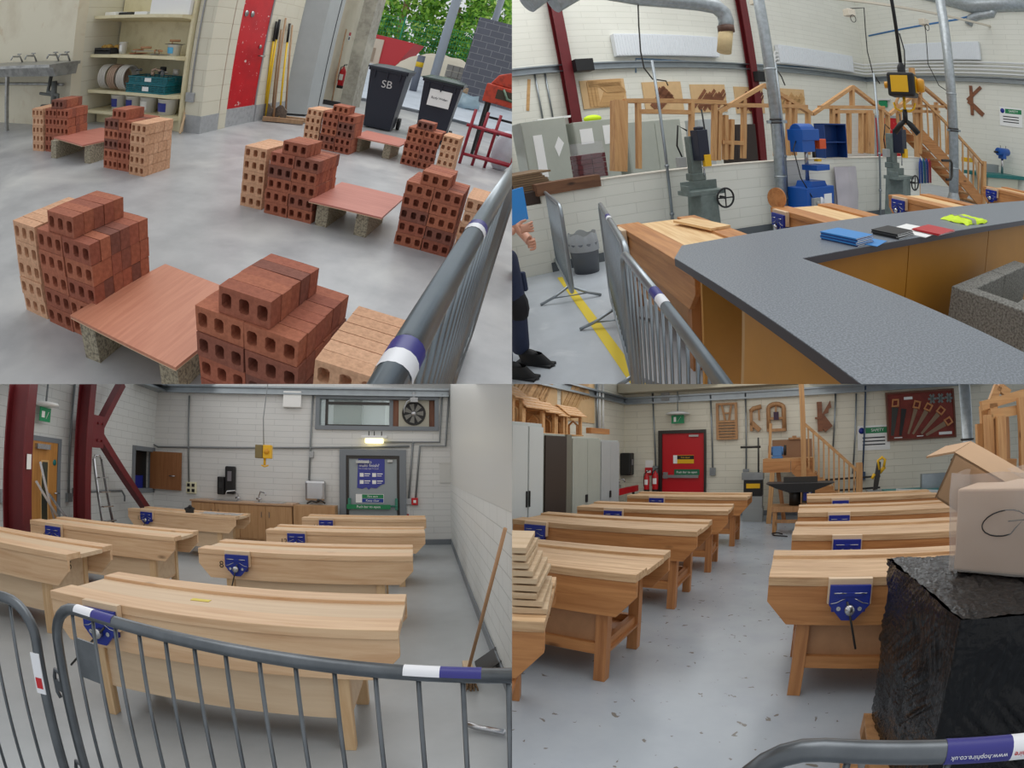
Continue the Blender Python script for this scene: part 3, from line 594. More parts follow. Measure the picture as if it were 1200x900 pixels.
# ---- wheelie bins
def wheelie(loc, rz, m, lid, label, s_=1.0, sheet=False, mark=None):
    t = thing('wheelie_bin', label, 'bin', loc, rz, 'wheelie bins', tilt=Matrix.Scale(1.12, 4))
    g = MB(); b = [(-.22,-.24),(.22,-.24),(.22,.22),(-.22,.22)]; u = [(-.29,-.33),(.29,-.33),(.29,.33),(-.29,.33)]
    g._add([(x,y,.02) for x,y in b]+[(x,y,.98) for x,y in u], [(3,2,1,0),(0,1,5,4),(1,2,6,5),(2,3,7,6),(3,0,4,7),(4,5,6,7)])
    g.box((-.31,-.35,.93),(.31,-.31,.99)).box((-.31,-.35,.93),(-.28,.35,.99)).box((.28,-.35,.93),(.31,.35,.99)); g.build('body', m, t, .012)
    g = MB(); g.grid(lambda a, c: Vector((-.32+.64*a, -.38+.76*c, 1.0+.05*math.sin(PI*c)*math.sin(PI*min(1,max(0,a)))**.3)), 10, 8).box((-.32,-.38,.975),(.32,.38,1.002)).tube([(-.29,.4,1.0),(.29,.4,1.0)], .02, 8); g.build('lid', lid, t)
    for x in (-.27,.27): MB().lathe([(0,-.025),(.1,-.025),(.1,.025),(0,.025)], (x,.2,.1), 18, 'X').build('wheel', black, t)
    for x in (-.2,0,.2): MB().bar((x,-.335,.82),(x,-.345,.95),.02,.03).build('rib', m, t)
    if sheet:
        MB().box((-.16,-.335,.58),(.18,-.33,.84)).build('paper_notice', paper, t); text('Body Widen', .05, dark_print, t, facing(.01,-.3375,.71), name='notice_text')
    if mark: text(mark, .17, plain('chalk', (205,205,205), .8), t, facing(.02,-.318,.74,0) @ Matrix.Rotation(.09, 4, 'X'), name='painted_letters')
    return t
lid_b = plain('lid_dark', (44,50,60), .3); lid_g = plain('lid_green', (52,66,62), .25)
wheelie((-2.78,9.1,0), .12, navy_bin, lid_b, 'dark wheelie bin with SB chalked on it', mark='SB')
wheelie((-1.80,9.1,0), .10, navy_bin, lid_g, 'dark wheelie bin with a white notice taped on', sheet=True)

# ---- yard beyond the roller door: it rises to the fence
def yz(y): return min(.98, .085*max(0, y-12))
t = thing('bollard', 'grey bollard with yellow band out in the yard', 'bollard', (-4.1,16,yz(16))); MB().cyl((0,0,0),(0,0,1.15),.12,20).build('post', plain('bollard_grey', (112,118,132), .6), t); MB().cyl((0,0,.78),(0,0,.94),.123,20).build('band', yel, t)
pg = plain('post_grey', (168,176,188), .5)
g = MB().tube([(0,0,0),(0,0,7)], .14, 20); solo('steel_post', g, pg, 'pale grey round post outside behind the bins', 'post', (-3.55,16,yz(16)))
g = MB().tube([(0,0,0),(0,0,7)], .11, 20); solo('steel_post', g, pg, 'second pale post at the top right of the yard view', 'post', (-2.55,18,yz(18)))
skip_red = plain('skip_red', (206,60,66), .5); skip_w = plain('skip_pale', (222,205,185), .7)
t = thing('skip', 'red and cream waste skip by the fence', 'skip', (-6.9,22,yz(22)-.15), .0)
MB().prism([(-2,0),(.4,0),(1.05,1.25),(-2,1.4)], -.8, .8, 'XZ').build('body', skip_red, t); MB().box((-2.1,-.86,0),(-.25,-.8,1.15)).build('side_panel', skip_w, t)
for x in (-1.6,-.95): MB().box((x,-.88,.15),(x+.45,-.86,.75)).build('recess', plain('skip_shade', (170,150,130), .8), t)  # raised plates in a darker tone, the shade of recesses painted in
g = MB(); g.grid(lambda u, v: Vector((-2+4*u, -.8+1.6*v, max(0,1.0*math.sin(PI*u)**.5*math.sin(PI*v)**.5+.2*mnoise(Vector((u*6,v*6,1)))))), 30, 14)
solo('bulk_bags', g, plain('bag_white', (226,216,196), .9), 'heap of pale bulk bags in the yard behind the bins', 'heap', (-4.3,21,yz(21)-.05), kind='stuff')
blk = blockwork('dark_blockwork', (112,114,126), (150,150,156), .44, .22, .012, .9, 'X', .4)
t = struct('wall_yard', MB().box((-2.9,17,0),(1.5,17.3,3.2)), blk)
for i, (x, y, z, w_, h_, m, lb) in enumerate(((-3.7,18.2,0,.7,.9,plain('stone_grey',(150,146,140),.9),'grey palletised blocks beside the yard wall'),(-3.1,17.0-1.6,0,.7,.55,plain('stone_tan',(190,160,130),.9),'tan palletised bricks beside the yard wall'))):
    g = MB(); [g.box((c*w_/3,0,r_*h_/4),((c+1)*w_/3-.015,.6,(r_+1)*h_/4-.015)) for c in range(3) for r_ in range(4)]; solo('block_pallet', g, m, lb, 'pallet', (x,y,yz(y)))
g = MB(); g.ball((0,0,.15), .4, 18, (1.2,.8,.6)); 
for v in g.v: v += Vector((mnoise(v*6),mnoise(v*6+Vector((5,0,0))),mnoise(v*7)))*.12
solo('plastic_heap', g, plain('clear_blue', (176,200,214), .2, alpha=.8), 'crumpled clear plastic sheeting by the yard wall', 'plastic', (-2.3,15.2,yz(15.2)))
# green mesh fence
fence_g = plain('fence_green', (40,150,110), .5); t = thing('mesh_fence', 'green mesh fence across the back of the yard', 'fence', (-12,25,.98))
for x in (1.2,4.3,6.6,9.5): MB().bar((x,0,0),(x,0,2.3),.07,.07).build('fence_post', fence_g, t)
g = MB()
for k in range(90): g.bar((k*.13,0,.1),(k*.13,0,2.2),.012,.012)
for k in range(9): g.bar((0,0,.15+k*.25),(12,0,.15+k*.25),.012,.018)
g.build('mesh', fence_g, t)
rf = random.Random(11)
leaf = [plain('leaf_%d' % i, c, .7) for i, c in enumerate(((150,200,70),(120,175,60),(90,150,60),(190,220,110)))]
def foliage(c, r, n, sz, seed, label, cat='tree', group=None, trunk=True):
    rd = random.Random(seed); t = thing('tree', label, cat, c, 0, group)
    g = MB()
    for i in range(n):
        th = rd.uniform(0, 2*PI); z = rd.uniform(-1, 1); q = (1-z*z)**.5; rr = rd.uniform(.72,1.0)
        p = Vector((r[0]*rr*q*math.cos(th), r[1]*rr*q*math.sin(th), r[2]*rr*z+r[2])); p += Vector((mnoise(p*.7),mnoise(p*.7+Vector((9,0,0))),mnoise(p*.7+Vector((0,9,0)))))*r[2]*.25
        a = Vector((rd.uniform(-1,1),rd.uniform(-1,1),rd.uniform(-1,1))).normalized(); b = a.orthogonal().normalized(); s_ = sz*rd.uniform(.6,1.3)
        g.mat(rd.choice((0,0,1,1,2,3))); g._add([p-a*s_, p+b*s_*.55, p+a*s_, p-b*s_*.55], [(0,1,2,3)])
    g.build('foliage', leaf, t)
    MB().cyl((0,0,0),(0,0,r[2]*1.2),.18,8).build('trunk', worn, t)
for i, (x, y, rx, rz_, lb) in enumerate(((-11.5,28,2.2,2.6,'leftmost bright green tree beyond the mesh fence'),(-8.6,27.5,2.0,2.9,'bright green tree behind the red skip'),(-6.2,29,2.2,3.2,'green tree left of the outdoor post'),(-4.2,28,1.8,2.7,'green tree right of the outdoor post'),(-2.2,29,2.0,3.2,'green tree above the dark block wall'))):
    foliage((x,y,.9), (rx,1.6,rz_), 2600, .17, 40+i, lb, group='trees beyond the fence')
# red trestles, mixer and bag behind the stacks at the right
PT = 7.6
for i, (x, a_, lb) in enumerate(((-.98,.0,'front red trestle frame stacked right of the brick stacks'),(-.80,.12,'second red trestle frame in the stack'),(-.62,-.1,'third red trestle frame in the stack'))):
    t = thing('trestle', lb, 'trestle', (x,PT+i*.1,0), a_, 'red trestle frames')
    MB().tube([(0,0,0),(.02,0,.86)], .024, 10).build('leg', red_steel, t); MB().tube([(.75,.05,0),(.75,.05,.86)], .024, 10).build('leg', red_steel, t)
    MB().tube([(-.05,0,.60),(.85,.05,.60)], .024, 10).build('top_bar', red_steel, t); MB().tube([(0,0,.16),(.75,.05,.16)], .024, 10).build('lower_bar', red_steel, t)
g = MB(); g.ball((0,0,.3), .3, 16, (.62,.45,1.15)); solo('cement_bag', g, plain('bag_cement', (200,204,214), .6, var=.1, vs=10), 'white and blue cement bag slumped inside the red trestles', 'bag', (-.42,8.0,.0), .3)
t = thing('mixer', 'orange mixing machine on a dark frame at the right edge', 'machine', (-.55,9.0,0))
z0 = .95; MB().box((-.5,-.3,z0),(.9,.35,z0+.32)).prism([(-.45,z0+.32),(.9,z0+.32),(.9,z0+.6),(-.1,z0+.62),(-.35,z0+.5)], -.25, .3, 'XZ').build('housing', orange_paint, t, .02); MB().box((-.3,-.31,z0+.1),(.6,-.3,z0+.26)).build('opening', plain('mixer_dark', (70,62,50), .8), t)
MB().tube([(-.2,-.33,z0+.28),(-.1,-.36,z0+.14),(.1,-.36,z0+.1),(.4,-.34,z0+.2)], .02, 8).build('hose', plain('hose_green', (96,120,100), .5), t)
for x in (-.42,.7):
    for y in (-.22,.25): MB().bar((x,y,0),(x,y,z0),.05,.05).build('leg', iron if False else black, t)
MB().bar((-.42,-.22,.45),(.7,-.22,.45),.03,.04).bar((-.42,-.22,.7),(.7,.25,.7),.03,.04).build('cross_bar', black, t)


# ================================================================= JOINERY SHOP SEEN OVER THE COUNTER (upper right)
room('TR')
white_block_b = blockwork('white_blockwork', (230,229,218), (212,211,200), .9, .15, .006, .55, 'X', .4, .03)
shop_floor = speckle('painted_floor', (186,192,198), (172,178,184), 2.0, .32, .4, .7, big=(3,(202,206,210),.58,.75))
worktop = speckle('grey_worktop', (104,110,118), (134,140,148), 120, .38, .44, .6)
edge_dark = plain('worktop_edge', (72,68,72), .45)
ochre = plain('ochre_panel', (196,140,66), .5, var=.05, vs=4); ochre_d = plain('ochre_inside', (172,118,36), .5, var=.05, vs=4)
yellow_line = plain('floor_line', (222,196,50), .6)
frame_wood = wood('frame_timber', (206,160,108), (178,128,82), 'Z', .6, True)
frame_wood_x = wood('frame_timber_across', (206,160,108), (178,128,82), 'X', .6, False)
red_column = plain('oxide_red', (104,24,30), .45, var=.1, vs=4)
heater_white = plain('heater_white', (226,230,234), .4)
duct = speckle('spiral_duct', (160,166,168), (176,182,186), 12, .35, .4, .6, metal=.6)
cabg = plain('cabinet_sage', (172,176,166), .5, var=.05, vs=3)
def A(*p): return [Vector(q) for q in p]

g = MB(); g.grid(lambda u, v: Vector((-3+24*u, 0+15.5*v, 0)), 2, 2, False); struct('floor', g, shop_floor)
WY = math.atan2(.3, 1); WL = math.hypot(13.1, 3.93)
g = MB().box((-3,0,0),(WL,.25,7)); struct('wall_back', g, white_block_b, (0,11,0), WY)
g = MB().box((0,0,0),(14,.25,7)); struct('wall_right', g, white_block_b, (13.1,14.93,0), math.atan2(-1,.3))
HY = math.atan2(.18, 1)
g = MB().box((0,0,0),(8.2,.22,1.13)).box((-1.6,0,0),(0,.22,.95)); struct('wall_low', g, white_block_b, (.55,6.74,0), HY)
g = MB().box((-.02,-.01,1.13),(8.2,.23,1.15)); struct('wall_cap', g, plain('wall_cap_grey', (196,190,178), .7, var=.1), (.55,6.74,0), HY)
g = MB().box((-.01,-.012,0),(8.2,0,.13)); struct('baseboard_low', g, plain('skirting_grey', (96,102,106), .5), (.55,6.74,0), HY)
g = MB(); p0, p1, p2 = A((0.607,6.38,0), (0.713,3.77,0), (0.755,2.62,0))
d = (p2-p0).normalized(); n_ = Vector((-d.y, d.x, 0))*.05
g._add([p0-n_+Vector((0,0,.004)), p2-n_+Vector((0,0,.004)), p2+n_+Vector((0,0,.004)), p0+n_+Vector((0,0,.004))], [(0,1,2,3)]); struct('trim_1', g, yellow_line)
# counter: one continuous worktop, separate panels under it
t = thing('counter', 'L-shaped reception counter with speckled grey worktop and ochre panels', 'counter')
CZ = 1.0
ctop = [(.90,.2),(.885,2.60),(1.03,2.87),(6.6,3.93),(8.2,4.25),(8.3,3.6),(6.4,3.19),(1.50,2.27),(1.72,.2)]
MB().prism(ctop, CZ-.004, CZ, 'XY').build('worktop', worktop, t); MB().prism(ctop, CZ-.045, CZ-.004, 'XY').build('edge', edge_dark, t)
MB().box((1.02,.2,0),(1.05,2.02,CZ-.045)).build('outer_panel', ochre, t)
MB().box((1.02,2.02,0),(1.10,2.05,CZ-.045)).build('end_strip', plain('strip_tan', (200,160,110), .5), t)
def slab(a, b, th, z0, z1):
    a = Vector(a+(0,)); b = Vector(b+(0,)); d = (b-a).normalized(); n = Vector((-d.y,d.x,0))*th
    return MB().prism([(a.x,a.y),(b.x,b.y),(b.x+n.x,b.y+n.y),(a.x+n.x,a.y+n.y)], z0, z1, 'XY')
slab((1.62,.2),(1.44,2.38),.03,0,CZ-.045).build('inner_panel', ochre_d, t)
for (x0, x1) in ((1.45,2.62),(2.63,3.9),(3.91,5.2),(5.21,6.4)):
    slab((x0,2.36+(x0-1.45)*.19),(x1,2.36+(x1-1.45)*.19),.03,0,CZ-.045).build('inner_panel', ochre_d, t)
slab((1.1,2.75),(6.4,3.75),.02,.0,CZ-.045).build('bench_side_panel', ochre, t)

# benches
LB = [('TR', (1.12,5.01,0.81)), ('TR', (2.9,5.02,0.81)), ('TR', (5.11,5.47,0.81)), ('TR', (8.51,6.37,0.81))]
lbl = ['honey pine bench nearest the barrier with a loose board on top','honey pine bench behind the leaflets on the counter','honey pine bench behind the yellow vest','farthest honey pine bench at the right behind the counter']
for i, (_, p) in enumerate(LB): make_bench('tr', lbl[i], (p[0], p[1], 0), -PI/2, 'benches behind the counter', L=2.06, D=.85, Hb=.81, vx=.14, lean=.2)
g = MB().box((0,0,0),(.62,.22,.022)); solo('loose_board', g, top_tr, 'loose pale board lying on the nearest bench top', 'board', (1.62,4.7,.812), -1.35)
g = MB().prism([(.12*math.cos(a*PI/12),.12*math.sin(a*PI/12)) for a in range(24)], 0, .02, 'YZ'); solo('wooden_disc', g, pine_old, 'round wooden disc leaning by the galvanised post', 'disc', (3.0,5.05,.9), .5)

# blocks trough
agg2 = speckle('dark_aggregate', (140,138,132), (96,94,88), 70, .95, .42, .62, bump=1.0)
for (lo, hi, lb) in (((0,0,0),(.1,.44,.22),'concrete block laid at the near corner of the block trough'),((.1,.34,0),(.54,.44,.22),'far left concrete block of the trough'),((.55,.34,0),(.99,.44,.22),'far right concrete block of the trough'),((.1,0,0),(.54,.1,.22),'near left concrete block of the trough'),((.55,0,0),(.99,.1,.22),'near right concrete block of the trough')):
    g = MB().box(tuple(x*1.35 for x in lo), tuple(x*1.35 for x in hi)); solo('concrete_block', g, agg2, lb, 'block', (2.92,1.70,.42), .26, group='blocks of the concrete trough', bevel=.008)
g = MB().box((0,0,0),(1.34,.6,.42)); solo('pallet_base', g, plain('stand_white', (210,208,200), .7), 'pale plinth carrying the concrete blocks', 'plinth', (2.92,1.70,0), .26)

# leaflets and vest
card = plain('leaflet_blue', (40,72,140), .35); grey_mag = plain('leaflet_grey', (70,68,66), .4); red_mag = plain('leaflet_red', (190,40,48), .4); sky_p = plain('leaflet_sky', (60,140,210), .4)
def sheets(loc, rz, n, w_, h_, mats_, label, group='leaflets on the counter', name='booklet', dz=.009, fan=.0):
    for i in range(n):
        t = thing(name, label + (', top one' if i == n-1 else ', %s from the bottom' % ['lowest','second','third','fourth','fifth','sixth','seventh','eighth'][i]) , 'booklet', (loc[0]+rj.uniform(-.006,.006)+fan*i, loc[1]+rj.uniform(-.006,.006), loc[2]+i*dz), rz+rj.uniform(-.04,.04), group)
        MB().box((-w_/2+.002,-h_/2+.002,.001),(w_/2-.002,h_/2-.002,dz-.002)).build('pages', paper, t)
        MB().box((-w_/2,-h_/2,dz-.002),(w_/2,h_/2,dz-.0005)).box((-w_/2,-h_/2,0),(-w_/2+.003,h_/2,dz-.001)).build('cover', mats_[i % len(mats_)], t)
sheets((2.02,2.54,1), .35, 6, .20, .27, [card, sky_p], 'blue booklet in the left pile', dz=.008)
sheets((2.14,2.46,1), .5, 1, .2, .16, [sky_p], 'white and blue leaflet beside the left pile', dz=.004)
sheets((2.47,2.59,1), .3, 4, .24, .2, [grey_mag, black], 'dark booklet in the middle pile', dz=.008)
sheets((2.75,2.65,1), .4, 1, .36, .3, [paper], 'open white magazine between the booklets', dz=.005)
sheets((2.87,2.57,1.01), .3, 2, .28, .22, [red_mag], 'red and white magazine right of the dark pile', dz=.006)
hv = plain('hi_vis', (206,236,20), .6); rs = plain('reflective', (150,152,140), .35)
t = thing('hi_vis_vest', 'folded fluorescent yellow vest lying on the counter', 'vest', (3.6,2.87,1), .22)
def vest(u, v): x = (u-.5)*.44*(1-.15*math.sin(3*v)); y = (v-.5)*.27; return Vector((x+.02*math.sin(9*v), y+.015*math.sin(7*u), .004+.034*(math.sin(PI*u)*math.sin(PI*v))**.35+.012*mnoise(Vector((u*6,v*6,2)))))
MB().grid(vest, 28, 20).build('cloth', hv, t)
MB().grid(lambda u, v: vest(.28+.14*u+.12*v, v)+Vector((0,0,.003)), 4, 20).build('reflective_band', rs, t)

# barriers
barrier('nearest barrier in the shop, running beside the first bench', (.385,.32,0), PI/2-.085, L=2.2, n=19, sx=(1.25,), group='barriers by the counter')
barrier('second barrier, beyond the nearest one, beside the wooden bench', (.61,2.57,0), PI/2-.14, L=2.1, n=17, sx=(1.0,), group='barriers by the counter')
barrier('barrier behind the person, by the pile of sheets', (.57,4.95,0), PI/2-.02, L=2.3, n=19, sx=(), group='barriers by the counter')
barrier('farthest barrier at the left edge, beyond the person', (.62,7.6,0), PI/2-.02, L=2.3, n=19, sx=(), group='barriers by the counter')

# waste bin with liner
t = thing('waste_bin', 'grey waste bin lined with a clear bag against the low wall', 'bin', (0.971,6.46,0))
MB().lathe([(0,0),(.165,0),(.2,.40),(.185,.40),(.16,.02),(0,.02)], n=24).build('body', plain('bin_grey', (84,88,94), .45), t)
g = MB(); g.grid(lambda u, v: Vector(((.203+.010*math.sin(22*PI*u)*(.2+v))*math.cos(2*PI*u)*(1-.12*v*v), (.203+.010*math.sin(22*PI*u+1)*(.2+v))*math.sin(2*PI*u)*(1-.12*v*v), .30+.22*v+.02*math.sin(10*PI*u)*v)), 48, 8); g.build('liner_bag', plain('clear_bag', (176,180,184), .3, alpha=.75), t)

# left: sheets pile on the low wall, sill, brick pack
P = Vector((0.639,6.76,1.36))
sheet_m = wood('mdf_sheet', (134,108,80), (112,90,66), 'X', .7, False)
for i in range(8):
    g = MB().box((0,0,0),(1.35+rj.uniform(-.06,.06),1.1,.026)); solo('mdf_sheet', g, sheet_m, 'brown board, %s in the pile on the low wall' % (['lowest','second','third','fourth','fifth','sixth','seventh','topmost'][i]), 'sheet', (-.62+rj.uniform(-.03,.03),6.85,1.13+i*.031), .16, group='boards piled at the left')
g = MB().box((0,0,0),(1.35,.7,.17)); solo('gap_shade_block', g, plain('gap_shade', (58,44,38), .7), 'dark block painted as the shaded gap under the pile of boards', 'timber', (-.75,6.6,.955), .16)  # filler block; its dark colour stands for shade in the open gap
g = MB().box((0,-.02,0),(.9,.2,.16)); solo('timber_beam', g, wood('dark_beam', (122,84,58), (92,60,42), 'X', .7), 'rough brown timber lying on the low wall', 'timber', (.5,6.70,1.08-.02), HY)
t = thing('brick_pack', 'pack of dark bricks wrapped in clear film', 'pack', (1.18,7.2,1.16), .2)
g = MB()
for k in range(5):
    for i in range(2): g.box((i*.22,0,k*.07),(i*.22+.21,.3,k*.07+.064))
g.build('bricks', plain('plum_brick', (92,40,44), .8), t)
g = MB(); g.grid(lambda u, v: Vector((.22+.25*math.cos(2*PI*u)+.02*mnoise(Vector((u*9,v*5,0))), .15+.2*math.sin(2*PI*u)+.02*mnoise(Vector((u*9,v*5,4))), .52*v)), 28, 12); g.build('film', plain('clear_film', (220,220,226), .15, alpha=.14), t)

# cabinets behind
def cabinet(px0, px1, pyt, dpt, label, m, doors=1):
    a = Vector(px0); b = Vector(px1); d = (b-a); L_ = d.length; h = max(a.z, .5)
    t = thing('storage_cabinet', label, 'cabinet', (a.x,a.y,0), math.atan2(d.y,d.x), 'metal cabinets behind the low wall')
    MB().box((0,0,0),(L_,.5,h)).build('body', m, t, .01)
    for k in range(doors): MB().box((k*L_/doors+.02,-.012,.08),((k+1)*L_/doors-.02,-.001,h-.06)).build('door', m, t)
    return t, L_, h
def CP(a, b): return a
t, L_, h = cabinet((0.625,9.59,2.23), (1.49,9.85,2.12), 0, 0, 'sage cabinet with a loose white sheet on its door', cabg)
MB().prism([(L_*.66,h-.55),(L_*.78,h-.36),(L_*.88,h-.5),(L_*.72,h-.75)], -.02, -.014, 'XZ').build('white_sheet', paper, t); MB().box((L_*.22,-.02,h-1.1),(L_*.42,-.014,h-.28)).build('notice', paper, t)
t, L_, h = cabinet((1.64,9.89,2.1), (2.51,10.15,2.01), 0, 0, 'sage cabinet with two notices left of the big timber post', cabg)
MB().box((L_*.12,-.02,h-.45),(L_*.42,-.014,h-.15)).build('notice', paper, t); MB().box((L_*.68,-.02,h-.5),(L_*.95,-.014,h-.12)).build('notice', paper, t)
t, L_, h = cabinet((2.74,10.22,1.99), (4.07,10.62,1.9), 0, 0, 'sage double cabinet seen through the door frame', cabg, 2)
MB().box((L_*.48,-.02,h-1.3),(L_*.5,-.012,h-1.1)).build('handle', black, t)
t, L_, h = cabinet((4.56,10.77,1.95), (4.94,10.88,1.94), 0, 0, 'narrow pale grey cabinet behind the timber studs', grey_cab)
t, L_, h = cabinet((5.58,11.07,1.8), (6.26,11.28,1.78), 0, 0, 'dark open cabinet behind the left gable frame', plain('dark_brown', (52,42,38), .6))
g = MB().box((0,0,0),(.7,.3,.04)); solo('paper_roll', g, paper, 'white sheets on top of the leftmost cabinet', 'papers', (0.974,9.79,2.22), .3)
g = MB(); g.ball((0,0,.05), .16, 12, (1.3,.6,.5)); solo('folded_vest', g, hv, 'yellow vest on top of a sage cabinet', 'vest', (2.08,10.12,2.09), .3)

# back wall fittings
def wall_box(a, b, dep, name, m, label, cat, group=None, bevel=0, plane_rz=WY):
    a = Vector(a); b = Vector(b); L_ = Vector((b.x-a.x, b.y-a.y)).length
    g = MB().box((0,-dep,0),(L_,-.003,a.z-b.z)); return solo(name, g, m, label, cat, (a.x,a.y,b.z), plane_rz, group, bevel=bevel)
WR = math.atan2(-1,.3)
t = thing('wall_rail', 'galvanised channel running along the back wall', 'rail', (0,11,0), WY)
MB().box((-3,-.12,3.36),(WL,-.005,3.39)).box((-3,-.12,3.50),(WL,-.005,3.53)).box((-3,-.03,3.39),(WL,-.005,3.50)).build('channel', galv, t)
t = thing('wall_rail', 'galvanised channel running along the right wall', 'rail', (13.1,14.93,0), WR)
MB().box((0,-.12,3.36),(14,-.005,3.39)).box((0,-.12,3.50),(14,-.005,3.53)).box((0,-.03,3.39),(14,-.005,3.50)).build('channel', galv, t)
for (a, b, lb) in (((2.2,11.66,5.1),(1.88,11.56,1.96),'dark red steel column left of the first parquet panel'),((7.5,13.25,5.43),(7.26,13.18,3.04),'dark red steel column between the two wall heaters')):
    a = Vector(a); b = Vector(b); g = MB()
    for (u0, u1, v0, v1) in ((0,.24,-.30,-.28),(0,.24,-.13,-.11),(.11,.13,-.28,-.13)): g.box((u0,v0,0),(u1,v1,7))
    solo('steel_column', g, red_column, lb, 'column', (b.x-.1,b.y,0), WY, 'red steel columns')
for (a, b, lb, rz) in (((3.19,11.96,4.1),(6.2,12.86,3.75),'white wall heater above the first parquet panels',WY),((8.48,13.54,3.92),(12.16,14.65,3.87),'white wall heater right of the red column',WY),((13.62,13.19,4.39),(14.4,10.61,4.2),'white wall heater on the right wall above the power box',WR)):
    a = Vector(a); b = Vector(b); L_ = Vector((b.x-a.x, b.y-a.y)).length; hh = .55
    z0 = (a.z+b.z)/2-hh/2
    t = thing('wall_heater', lb, 'heater', (a.x,a.y,z0), rz, 'long wall heaters'); MB().box((0,-.18,0),(L_,-.02,hh)).build('casing', heater_white, t, .01)
    g = MB(); [g.box((.05+i*L_/40,-.19,.03),(.05+i*L_/40+L_/90,-.18,hh-.03)) for i in range(38)]; g.build('fins', heater_white, t)
for (a, lb) in (((2.22,11.67,3.43),'black loudspeaker box on the left red column'),((7.42,13.23,3.14),'black loudspeaker box on the right red column')):
    a = Vector(a); g = MB().box((-.22,-.45,-.14),(.22,-.2,.14)); solo('loudspeaker', g, black, lb, 'speaker', tuple(a), WY, 'black boxes on the columns', bevel=.01)
# parquet sample panels
parq = [wood('oak_strip', (206,164,110), (184,140,88), 'X', .5, False), wood('walnut_strip', (140,88,58), (110,66,44), 'X', .5, False), wood('mahogany_strip', (118,54,44), (92,40,34), 'X', .5, False)]
back_p = plain('panel_ply', (216,180,132), .6, var=.06)
PAN = [((2.23,11.67,3.12),(3.34,12,2.45),0,'herringbone'),((3.81,12.14,3),(4.92,12.48,2.26),1,'cross'),((5.2,12.56,2.92),(6.34,12.9,2.18),1,'diag'),((6.66,13,2.87),(7.74,13.32,2.12),2,'diag'),((8,13.4,2.87),(9.54,13.86,2.13),0,'diag')]
NM = ['pale oak parquet panel at the left of the row','parquet panel with crossing dark strips','parquet panel with three stepped walnut diagonals','parquet panel with dark mahogany strips','pale oak parquet panel behind the left gable']
def parquet(loc, rz, L_, h, mi, kind, label, group):
    t = thing('parquet_panel', label, 'panel', loc, rz, group); MB().box((0,-.03,0),(L_,-.005,h)).build('backing', back_p, t)
    g = MB(); sw = L_/13
    def strip(cx, cz, ln, ang):
        c_, s_ = math.cos(ang), math.sin(ang); pts = [(cx+u*c_-v*s_, cz+u*s_+v*c_) for u, v in ((-ln/2,-sw/2+.004),(ln/2,-sw/2+.004),(ln/2,sw/2-.004),(-ln/2,sw/2-.004))]
        pts = [(min(max(a,0),L_), min(max(b,0),h)) for a, b in pts]; g.prism(pts, -.045, -.03, 'XZ')
    if kind == 'herringbone':
        for i in range(3): strip(L_*.18+i*sw, h*.5, h*.9, PI/2)
        for i in range(7): strip(L_*.45+i*sw*.95, h*.28+.0*i, h*.55, PI/4+.3); strip(L_*.5+i*sw*.95, h*.68, h*.5, -PI/4)
        for i in range(2): strip(L_*.55, h*.93-i*sw, L_*.75, 0)
    elif kind == 'cross':
        for i in range(4): strip(L_*.35+i*sw*.75, h*.5-i*sw*.75, h*.9, PI/4)
        for i in range(3): strip(L_*.45+i*sw, h*.55+i*sw*.2, h*.6, -PI/4)
    else:
        for i in range(5):
            strip(L_*.22+i*L_*.14, h*.5-((i%2)*.1)*h, h*.85, PI/4)
            strip(L_*.22+i*L_*.14+sw*1.1, h*.42-((i%2)*.1)*h, h*.7, PI/4)
    g.build('strips', parq[mi], t)
for i, (a, b, mi, kd) in enumerate(PAN):
    a = Vector(a); b = Vector(b); parquet((a.x,a.y,b.z), WY, Vector((b.x-a.x,b.y-a.y)).length, a.z-b.z, mi, kd, NM[i], 'parquet sample panels on the back wall')
# ducts
t = thing('extraction_duct', 'spiral duct across the top ending in a cream flexible sock', 'duct')
P = A((1.74,7.91,4.19),(2.77,8.1,4),(3.88,8.3,3.94),(4.2,8.36,3.9),(4.34,8.38,3.78),(4.36,8.38,3.63),(4.33,8.38,3.49))
MB().tube(P, .14, 18).build('duct', duct, t); MB().tube([P[-1]+Vector((0,0,.06)), P[-1]-Vector((0,0,.06))], .15, 18).build('clamp', plain('rust_clamp', (92,62,48), .5), t); MB().tube([P[-1], Vector((4.21,8.36,3.06))], .13, 18).build('sock', plain('cream_sock', (214,190,144), .7, var=.1), t)
for (a, b, lb) in (((1.42,7.86,4.28),(0.941,7.77,3.97),'short duct end at the top left corner'),((1.96,7.95,4.26),(1.34,7.84,3.94),'second short duct end right of the corner one')):
    t = thing('extraction_duct', lb, 'duct', group='duct stubs'); MB().tube([a, b], .17, 18).build('duct', duct, t)
t = thing('extraction_duct', 'duct with a hooked elbow at the top right', 'duct')
MB().tube(A((13.88,12.33,6.29),(14.38,10.67,5.71),(15.02,8.52,5.74)), .26, 18).build('duct', duct, t); MB().tube(A((14.58,10,5.61),(14.55,10.09,5.43),(14.43,10.51,5.39),(14.34,10.8,5.3),(14.31,10.91,5.12)), .14, 14).build('elbow', duct, t)
# galvanised round posts
for (base, r, lb) in (((4.40,7.24,0),.09,'galvanised round post rising behind the second bench'),((10.26,8.57,0),.12,'galvanised round post at the right behind the third bench')):
    t = thing('duct_post', lb, 'post', base, 0, 'round galvanised posts'); MB().tube([(0,0,0),(0,0,6)], r, 20).build('tube', duct, t)
    for z in (.9,1.75,1.8,2.6): MB().tube([(0,0,z),(0,0,z+.03)], r*1.12, 20).build('collar', iron if z > 1.7 and z < 2 else duct, t)
    MB().bar((-r*1.8,0,1.78),(r*2.2,0,1.78),.04,.05).build('bracket', galv, t)
    MB().lathe([(r*1.7,0),(r*1.6,.1),(r,.35)], n=20).build('foot', duct, t)
